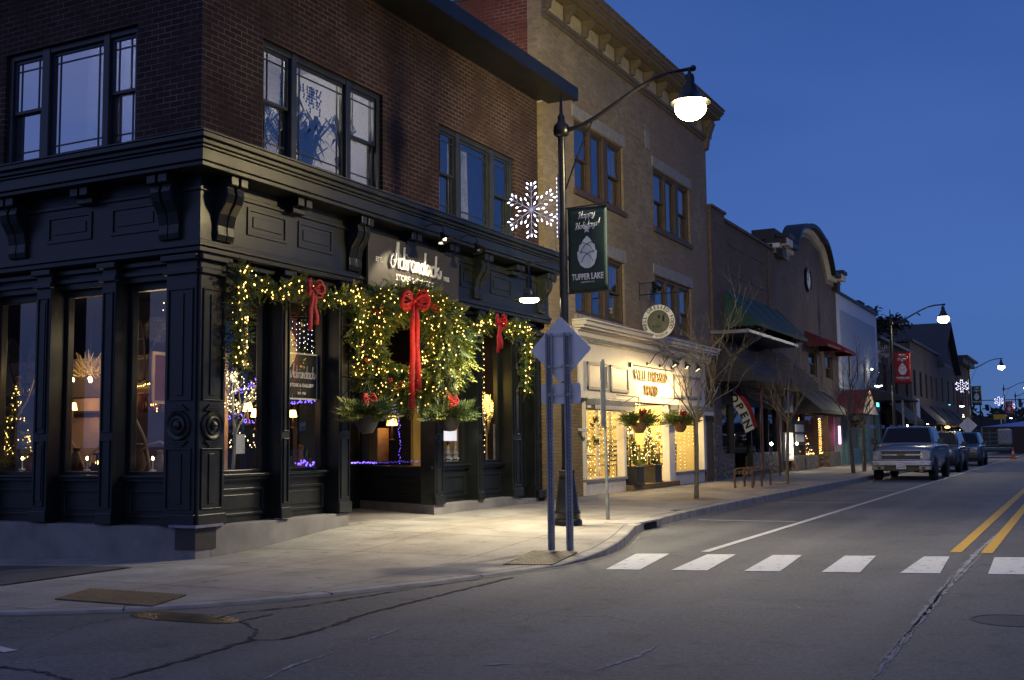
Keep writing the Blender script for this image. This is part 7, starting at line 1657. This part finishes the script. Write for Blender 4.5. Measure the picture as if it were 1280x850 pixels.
def face_suv(lights_round=False, bar=True):
    def f(t, hw, hood):
        m = MB(); m.box(-.45, .45, -.03, .04, .72, .93); m.build('grille', 'car_black', t, bevel=.02)
        if bar: m = MB(); m.box(-.5, .5, -.05, -.025, .81, .85); m.box(-.48, .48, -.045, -.02, .915, .94); m.build('grille_bar', 'chrome', t, bevel=.006)
        for s in (-1, 1):
            if lights_round: m = MB(); m.lathe([(0, -.02), (.1, -.01), (.115, 0), (.115, .08)], (s * .60, -.02, .83), 18, (0, 1, 0)); m.build('headlight', 'headlamp_glass', t, smooth=True)
            else: m = MB(); m.prism([(s * .50, .76), (s * .80, .78), (s * .84, .93), (s * .52, .93)], (0, -.03, 0), (1, 0, 0), (0, 0, 1), (0, .2, 0)); m.build('headlight', 'headlamp_glass', t, bevel=.02)
            m = MB(); m.lathe([(.0, 0), (.05, .0), (.05, .02)], (s * .62, -.03, .45), 12, (0, 1, 0)); m.build('fog_light', 'headlamp_glass', t)
        m = MB(); m.box(-hw * .93, hw * .93, -.08, .12, .38, .62); m.build('bumper', 'car_black', t, bevel=.05)
        m = MB(); m.box(-.16, .16, -.095, -.082, .48, .6); m.build('license_plate', 'plate_white', t)
        m = MB(); m.bar((-.55, 1.75, 1.70), (-.55, 3.6, 1.72), .03, .03) if False else None
    return f
JP = vehicle('sport_utility_vehicle', 'dark boxy sport utility vehicle with a round central emblem, middle of the parked row', 'car', 1.86, 4.5, 1.74, 1.08, 1.02, 'charcoal_paint', (.85, 3.55, 1.22, 1.72, 4.1, 4.4), face_suv(True), arch=.40, ride=.32, cab_in=.2)
m = MB(); m.lathe([(0, 0), (.13, 0), (.15, .02), (.15, .05)], (0, -.06, .84), 20, (0, 1, 0)); m.build('emblem', 'headlamp_glass', JP, smooth=True)
JP.location = (-5.62, 49.6, 0)
SV = vehicle('crossover_car', 'dark blue green crossover at the far end of the parked row', 'car', 1.88, 4.7, 1.72, 1.05, 1.0, 'blue_car_paint', (.9, 3.65, 1.1, 1.85, 3.9, 4.55), face_suv(False), arch=.37, ride=.28, cab_in=.24)
SV.location = (-5.62, 60.5, 0)
for v in (JP, SV):
    m = MB()
    for x in (-.6, .6): m.tube([(x, 1.95, 1.74), (x, 2.1, 1.79), (x, 3.6, 1.79), (x, 3.8, 1.74)], .018, 5)
    m.build('roof_rail', 'car_black', v)

# ================================================================ bare trees
def bare_tree(label, base, h, seed, r0=.065, spread=.75, levels=5, trunk_h=None, name='bare_tree', mat='bark', group='bare young street trees', cat='tree'):
    base = Vector(base); t = thing(name, label, cat, base, group=group); rr = random.Random(seed); tr, cr = MB(), MB(); th = trunk_h or h * .42
    lean = Vector((rr.uniform(-.02, .02), rr.uniform(-.02, .02), 0)); pts = [base + Vector((0, 0, th * k / 5)) + lean * k + Vector((rr.uniform(-.01, .01), rr.uniform(-.01, .01), 0)) for k in range(6)]
    tr.tube(pts, [r0 * (1.15 - .08 * k) for k in range(6)], 8); tr.build('trunk', mat, t, True, smooth=True)
    def grow(p, d, L, r, lev):
        n_ = 4; q = [p]; dd = d.copy()
        for k in range(n_):
            dd = (dd + Vector((rr.uniform(-.22, .22), rr.uniform(-.22, .22), rr.uniform(-.02, .16)))).normalized(); q.append(q[-1] + dd * L / n_)
        cr.tube(q, [r * (1 - .5 * k / n_) for k in range(n_ + 1)], 5 if lev < 2 else 3, False)
        if lev >= levels: return
        nb = 3 if lev < 3 else 2
        for k in range(nb):
            f = rr.uniform(.35, 1) if k else 1; i = min(n_ - 1, int(f * n_)); s = q[i].lerp(q[i + 1], f * n_ - i if f < 1 else 1); a = rr.uniform(0, 2 * PI); v = dd.orthogonal().normalized(); v.rotate(Quaternion(dd, a))
            grow(s, (dd + v * rr.uniform(.45, .95) * spread).normalized(), L * rr.uniform(.55, .78), r * .55, lev + 1)
    top_ = pts[-1]
    for k in range(6):
        a = k * 2 * PI / 6 + rr.uniform(-.4, .4); z = rr.uniform(-.25, 0) * th * .4; grow(top_ + Vector((0, 0, z)), Vector((math.cos(a) * spread, math.sin(a) * spread, rr.uniform(.7, 1.3))).normalized(), (h - th) * rr.uniform(.30, .42), r0 * .42, 1)
    grow(top_, Vector((0, 0, 1)), (h - th) * .5, r0 * .6, 1); cr.build('crown', mat, t, True, smooth=True); return t
bare_tree('nearest bare tree, in front of the brown brick building', (-7.75, 24.0, .14), 4.6, 15, .05, .8, 6, 1.9)
bare_tree('bare tree in front of the lit poster case', (-7.75, 32.5, .14), 4.3, 23, .05, .75, 6, 1.9)
bare_tree('bare tree nearest the parked pickup', (-7.8, 43.3, .14), 4.6, 31, .07, .8, 6, 2.1)
bare_tree('bare tree close behind the one beside the pickup', (-7.8, 45.6, .14), 4.2, 37, .07, .7, 4, 2.0)

# bench on the sidewalk
bc = Vector((-8.15, 30.3, .17)); t = thing('park_bench', 'low dark bench with curved armrests on the sidewalk by the OPEN flag', 'bench', bc)
m = MB()
for k in range(5): m.box(bc.x - .24 + k * .1, bc.x - .16 + k * .1, bc.y - 1.0, bc.y + 1.0, .53, .62)
m.build('seat', 'bench_wood', t, True, bevel=.005)
for y in (-.95, 0, .95):
    m = MB(); m.bar(bc + Vector((-.24, y, 0)), bc + Vector((-.24, y, .50)), .05, .05); m.bar(bc + Vector((.24, y, 0)), bc + Vector((.24, y, .50)), .05, .05); m.tube([bc + Vector((-.24, y, .44)), bc + Vector((-.2, y, .50)), bc + Vector((0, y, .53)), bc + Vector((.2, y, .50)), bc + Vector((.24, y, .44))], .026, 6); m.build('leg', 'bench_wood', t, True, smooth=True)

# ================================================================ far end of the street
def pine(label, base, h, r, seed, name='pine_tree', n=900, z0=.25, group='dark trees beyond the row'):
    base = Vector(base); t = thing(name, label, 'tree', base, group=group); rr = random.Random(seed); m = MB(); m.tube([base, base + Vector((0, 0, h * .95))], [r * .08, r * .02], 6); m.build('trunk', 'bark', t, True); m = MB()
    lobes = [(Vector((rr.uniform(-.7, .7) * r, rr.uniform(-.7, .7) * r, h * rr.uniform(z0 + .1, .95))), r * rr.uniform(.25, .5)) for k in range(16)]
    for k in range(n):
        c, lr = rr.choice(lobes); p = base + c + Vector((rr.gauss(0, .5), rr.gauss(0, .5), rr.gauss(0, .22))) * lr; s = rr.uniform(.12, .3) * r * .2; a = Vector((rr.uniform(-1, 1), rr.uniform(-1, 1), rr.uniform(-.5, .5))).normalized() * s; b = a.cross(Vector((rr.uniform(-1, 1), rr.uniform(-1, 1), 1))).normalized() * s * .6
        m.add([p - a, p + b, p + a, p - b], [(0, 1, 2, 3)])
    m.build('crown', 'tree_dark', t, True)
pine('dark spreading pine crown above the low dark building', (-17, 95, 0), 12.0, 5.0, 5, n=7000, z0=.5)
pine('dark bush of a tree at the left edge of the pine', (-16, 84, 0), 9.6, 2.6, 8, n=3500)
m = MB(); rr = random.Random(12)
for k in range(12000):
    x = rr.uniform(-90, 260); y = rr.uniform(230, 330); hh = 5.5 + 1.6 * math.sin(x * .06) * math.sin(x * .021 + 1) + (3 if x < -10 else 0); z = rr.uniform(0, 1) ** .8 * hh; s = rr.uniform(.35, .9)
    a = Vector((rr.uniform(-1, 1), rr.uniform(-.3, .3), rr.uniform(-1, 1))).normalized() * s; b = Vector((rr.uniform(-1, 1), rr.uniform(-1, 1), rr.uniform(-1, 1))).normalized() * s; m.add([Vector((x, y, z)) - a, Vector((x, y, z)) + b, Vector((x, y, z)) + a, Vector((x, y, z)) - b], [(0, 1, 2, 3)])
m.box(-200, 300, 331, 335, 0, 5)
tag(m.build('treeline', 'tree_dark'), 'dark wooded rise closing the end of the street', 'trees', kind='stuff')
tag(MB().add([(-600, 420, -1), (900, 420, -1), (900, 600, 6), (300, 640, 9), (-100, 640, 12), (-600, 600, 9)], [(0, 1, 2, 3, 4, 5)]).build('hills', 'tree_dark'), kind='structure')
t = thing('party_tent', 'pale blue tent roof at the right edge of the photo', 'tent', (3, 112, 0)); c = at(1283, 530, 'y', 110)
m = MB(); x, z = c.x, c.z; 
m.add([(x - 3.6, 107, 2.35), (x + 4.5, 107, 2.35), (x + 4.5, 114, 2.35), (x - 3.6, 114, 2.35), (x + .6, 110.5, z + .35)], [(0, 1, 4), (1, 2, 4), (2, 3, 4), (3, 0, 4)]); m.build('roof', 'tent_blue', t, True)
m = MB(); m.box(x - 3.55, x + 4.45, 113.9, 113.95, 0, 2.35); m.box(x - 3.55, x + 4.45, 107.0, 107.05, .0, 2.33); m.build('wall', 'shop_dark', t, True)
for xx in (x - 3.5, x + 4.4):
    for yy in (107, 114): m = MB(); rod(m, (xx, yy, 0), (xx, yy, 2.35), .04); m.build('post', 'galv_steel', t, True)
t = thing('trailer', 'teal equipment trailer with a grey tank beside the traffic cone', 'trailer', (-4.9, 84, 0)); cx = at(1240, 560, 'y', 84).x
m = MB(); m.box(cx - 1.2, cx + 1.1, 84, 87.5, .55, .7); m.build('deck', 'machine_teal', t, True)
m = MB()
for k in range(4): m.box(cx - 1.2, cx + .4, 84.0, 84.06, .85 + k * .28, .93 + k * .28)
for k in range(4): m.box(cx - 1.2 + k * .52, cx - 1.14 + k * .52, 84.06, 84.12, .6, 2.0)
m.build('side_rail', 'machine_teal', t, True); m = MB(); m.box(cx + .35, cx + 1.25, 84.2, 85.4, .9, 2.0); m.build('tank', 'machine_grey', t, True, bevel=.15, seg=3)
for s in (-1, 1): m = MB(); m.lathe([(.3, 0), (.36, .03), (.36, .2), (.3, .22)], (cx + s * 1.1, 85.5, .36), 18, (1, 0, 0)); m.build('wheel', 'tyre', t, True)
def cone(label, x, y):
    t = thing('traffic_cone', label, 'traffic cone', (x, y, 0), group='traffic cones'); m = MB(); m.box(-.2, .2, -.2, .2, 0, .04); m.lathe([(.16, .04), (.10, .32)], (0, 0, 0), 14); m.lathe([(.07, .5), (.03, .72)], (0, 0, 0), 14); m.build('body', 'cone_orange', t); m = MB(); m.lathe([(.10, .32), (.07, .5)], (0, 0, 0), 14); m.build('reflective_band', 'plate_white', t)
c = at(1275, 571, 'z', 0); c2 = at(1283, 570, 'z', 0)
cone('orange traffic cone standing by the trailer', c.x, 80); cone('orange traffic cone cut by the right edge of the photo', c.x + .9, 81)
t = thing('road_sign', 'pale diamond road sign with a plate, far beyond the parked cars', 'road sign', (-7, 76, .14)); c = at(1210, 532, 'y', 72)
m = MB(); m.prism(rrect(.75, .75, .05, PI / 4), (c.x, c.y, c.z), (1, 0, 0), (0, 0, 1), (0, .01, 0)); m.build('diamond_plate', 'alu_sign', t, True); m = MB(); m.box(c.x - .3, c.x + .35, c.y, c.y + .01, c.z - 1.35, c.z - .85); m.build('lower_plate', 'yellow_sign', t, True); m = MB(); rod(m, (c.x, c.y + .03, .14), (c.x, c.y + .03, c.z + .5), .035); m.build('post', 'galv_steel', t, True)
t = thing('orange_sign', 'small orange sign on the far lamp post', 'road sign', (-7.2, 126, 3.2)); c = at(1251, 521, 'y', 126); m = MB(); m.box(c.x - .7, c.x + .5, 126, 126.03, c.z - .25, c.z + .25); m.build('plate', 'yellow_sign', t, True); m = MB(); rod(m, (c.x, 126.1, .1), (c.x, 126.1, c.z + .2), .06); m.build('post', 'banner_white', t, True)
t = thing('traffic_light', 'traffic light on a mast arm at the far right', 'traffic light', (-6, 165, 0)); c = at(1275, 503, 'y', 165); m = MB(); m.box(c.x - .2, c.x + .2, 164.8, 165, c.z - .6, c.z + .5); m.build('head', 'eave_paint', t, True); m = MB(); rod(m, (c.x - 5, 165.1, c.z + .4), (c.x + 4, 165.1, c.z + .4), .06); rod(m, (c.x - 5, 165.1, 0), (c.x - 5, 165.1, c.z + .6), .1); m.build('mast_arm', 'black_metal', t, True)
rowhouse('far_building', 'low dark building behind the farthest lamps', 172, 190, 4.4, 'black_siding', hs(172, 190, 3, 3.0, 3.8))

# ================================================================ sky, sun, view
w = bpy.data.worlds.new('World'); sc.world = w; w.use_nodes = True; nt = w.node_tree
bg = nt.nodes['Background']; sky = nt.nodes.new('ShaderNodeTexSky'); sky.sky_type = 'NISHITA'; sky.sun_disc = False
SUN_EL, SUN_AZ = 12, 188.0       # the afterglow lies behind the camera
sky.sun_elevation = R(SUN_EL); sky.sun_rotation = R(SUN_AZ); sky.air_density = 1.0; sky.dust_density = 0.3; sky.ozone_density = 4.0; sky.altitude = 480
mixn = nt.nodes.new('ShaderNodeMix'); mixn.data_type = 'RGBA'; mixn.blend_type = 'MULTIPLY'; mixn.inputs[0].default_value = 1.0
mixn.inputs[7].default_value = (0.52, 0.74, 1.22, 1)
nt.links.new(sky.outputs[0], mixn.inputs[6])
# the deep even blue of late dusk laid over the clear sky, a little uneven with thin cloud
geo = nt.nodes.new('ShaderNodeTexCoord'); nz = nt.nodes.new('ShaderNodeTexNoise'); nz.inputs['Scale'].default_value = 1.6; nz.inputs['Detail'].default_value = 3
mp = nt.nodes.new('ShaderNodeMapping'); mp.inputs['Scale'].default_value = (1, 1, 3.5); nt.links.new(geo.outputs['Generated'], mp.inputs[0]); nt.links.new(mp.outputs[0], nz.inputs['Vector'])
rp = nt.nodes.new('ShaderNodeValToRGB'); rp.color_ramp.elements[0].position = .35; rp.color_ramp.elements[0].color = (.30, .84, 3.15, 1); rp.color_ramp.elements[1].position = .7; rp.color_ramp.elements[1].color = (.56, 1.20, 3.9, 1)
nt.links.new(nz.outputs[0], rp.inputs[0])
mix2 = nt.nodes.new('ShaderNodeMix'); mix2.data_type = 'RGBA'; mix2.inputs[0].default_value = 0.84
nt.links.new(mixn.outputs[2], mix2.inputs[6]); nt.links.new(rp.outputs[0], mix2.inputs[7]); # paler afterglow low in the sky where the sun went down, behind the camera
dt = nt.nodes.new('ShaderNodeVectorMath'); dt.operation = 'DOT_PRODUCT'; nt.links.new(geo.outputs['Generated'], dt.inputs[0]); dt.inputs[1].default_value = (-.35, -.90, .26)
ag = nt.nodes.new('ShaderNodeMapRange'); ag.interpolation_type = 'SMOOTHSTEP'; ag.inputs['From Min'].default_value = -.15; ag.inputs['From Max'].default_value = .95; nt.links.new(dt.outputs['Value'], ag.inputs['Value'])
mix3 = nt.nodes.new('ShaderNodeMix'); mix3.data_type = 'RGBA'; nt.links.new(ag.outputs[0], mix3.inputs[0]); nt.links.new(mix2.outputs[2], mix3.inputs[6]); rp2 = nt.nodes.new('ShaderNodeValToRGB'); rp2.color_ramp.elements[0].position = .4; rp2.color_ramp.elements[0].color = (1.3, 2.0, 5.2, 1); rp2.color_ramp.elements[1].position = .6; rp2.color_ramp.elements[1].color = (2.5, 2.8, 5.4, 1); nt.links.new(nz.outputs[0], rp2.inputs[0]); nt.links.new(rp2.outputs[0], mix3.inputs[7])
nt.links.new(mix3.outputs[2], bg.inputs['Color'])
bg.inputs['Strength'].default_value = 0.088
az = R(SUN_AZ); d = Vector((-math.sin(az), -math.cos(az), 0)); 
light('sun', 'SUN', (0, -20, 30), 0.05, (.75, .85, 1.0), R(35), direction=(-.25, .85, -.55))
sc.view_settings.view_transform = 'Standard'; sc.view_settings.look = 'None'; sc.view_settings.gamma = 1; sc.view_settings.exposure = 0.08; sc.view_settings.use_curve_mapping = False
sc.render.engine = 'CYCLES'; sc.cycles.use_denoising = True
try: sc.cycles.denoiser = 'OPENIMAGEDENOISE'
except Exception: pass
sc.cycles.max_bounces = 6; sc.cycles.diffuse_bounces = 3; sc.cycles.glossy_bounces = 3; sc.cycles.transparent_max_bounces = 16; sc.cycles.transmission_bounces = 4
sc.cycles.sample_clamp_indirect = 4; sc.cycles.caustics_reflective = False; sc.cycles.caustics_refractive = False
sc.cycles.use_light_tree = True

# ---------------------------------------------------------------- every separate pier, post, panel or line of lettering is a part of its own
SPLIT = {'brick_pier': .01, 'stone_base': .01, 'bulkhead': .01, 'shop_frame': .005, 'porch_post': .01, 'window_post': .01, 'plinth': .01, 'brick_wall': .01, 'wall': .01, 'side_wall': .01, 'pediment_shoulder': .01, 'brick_panel': .01, 'dining_room_wall': .01,
         'entry_frame': .01, 'bumper_end': .01, 'lettering': .11, 'kerb': .1, 'letters': .05, 'band': .01, 'roof_lights': .005, 'brick_cross': .01, 'shelves': .01, 'goods': .005, 'window_head': .01, 'rods': .02, 'chain': .01, 'hanger': .01, 'upper_floor': .01, 'print': .3, 'door_panel': .01,
         'entry_side_wall': .01, 'entry_back_wall': .01, 'roof': .3, 'cord': .01, 'roof_rail': .01, 'back_batten': .01, 'party_wall': .01, 'side_rail': .02, 'berries': .05, 'flowers': .01, 'frieze_panel': .01, 'emblem': .03, 'fascia': .01, 'porch_gutter': .01, 'lintel': .03, 'body': .1}
def split_parts():
    for o in list(bpy.data.objects):
        if o.type != 'MESH' or o.parent is None: continue
        base = o.name.split('.')[0]
        if base not in SPLIT or o.data.users > 1: continue
        if kids(o): continue
        me = o.data; nv = len(me.vertices); par = list(range(nv))
        def find(a):
            while par[a] != a: par[a] = par[par[a]]; a = par[a]
            return a
        for e in me.edges:
            a, b = find(e.vertices[0]), find(e.vertices[1])
            if a != b: par[a] = b
        isl = {}
        for i in range(nv): isl.setdefault(find(i), []).append(i)
        if len(isl) < 2 or len(isl) > 700: continue
        L = []
        for vs in isl.values():
            c = [me.vertices[i].co for i in vs]; L.append([set(vs), [min(p[k] for p in c) for k in range(3)], [max(p[k] for p in c) for k in range(3)]])
        tol = SPLIT[base]; changed = True
        while changed:
            changed = False; out = []
            for it in L:
                for q in out:
                    if all(it[1][k] <= q[2][k] + tol and q[1][k] <= it[2][k] + tol for k in range(3)):
                        q[0] |= it[0]; q[1] = [min(a, b) for a, b in zip(q[1], it[1])]; q[2] = [max(a, b) for a, b in zip(q[2], it[2])]; changed = True; break
                else: out.append(it)
            L = out
        if len(L) < 2 or len(L) > 60: continue
        for n_, (vs, _, _) in enumerate(L):
            idx = sorted(vs); mp_ = {v: i for i, v in enumerate(idx)}
            m2 = bpy.data.meshes.new(base); m2.from_pydata([me.vertices[i].co for i in idx], [], [[mp_[v] for v in p.vertices] for p in me.polygons if p.vertices[0] in mp_]); m2.update()
            if me.polygons[0].use_smooth:
                for p in m2.polygons: p.use_smooth = True
            m2.materials.append(me.materials[0])
            if n_ == 0: first = m2; continue
            c = o.copy(); c.data = m2; col.objects.link(c)
        o.data = first
split_parts()
for o in bpy.data.objects:
    if o.type == 'MESH' and o.parent is not None and o.name.split('.')[0] in ('string_lights', 'bulbs') and len(o.data.polygons) > 100 * 8: o['kind'] = 'stuff'
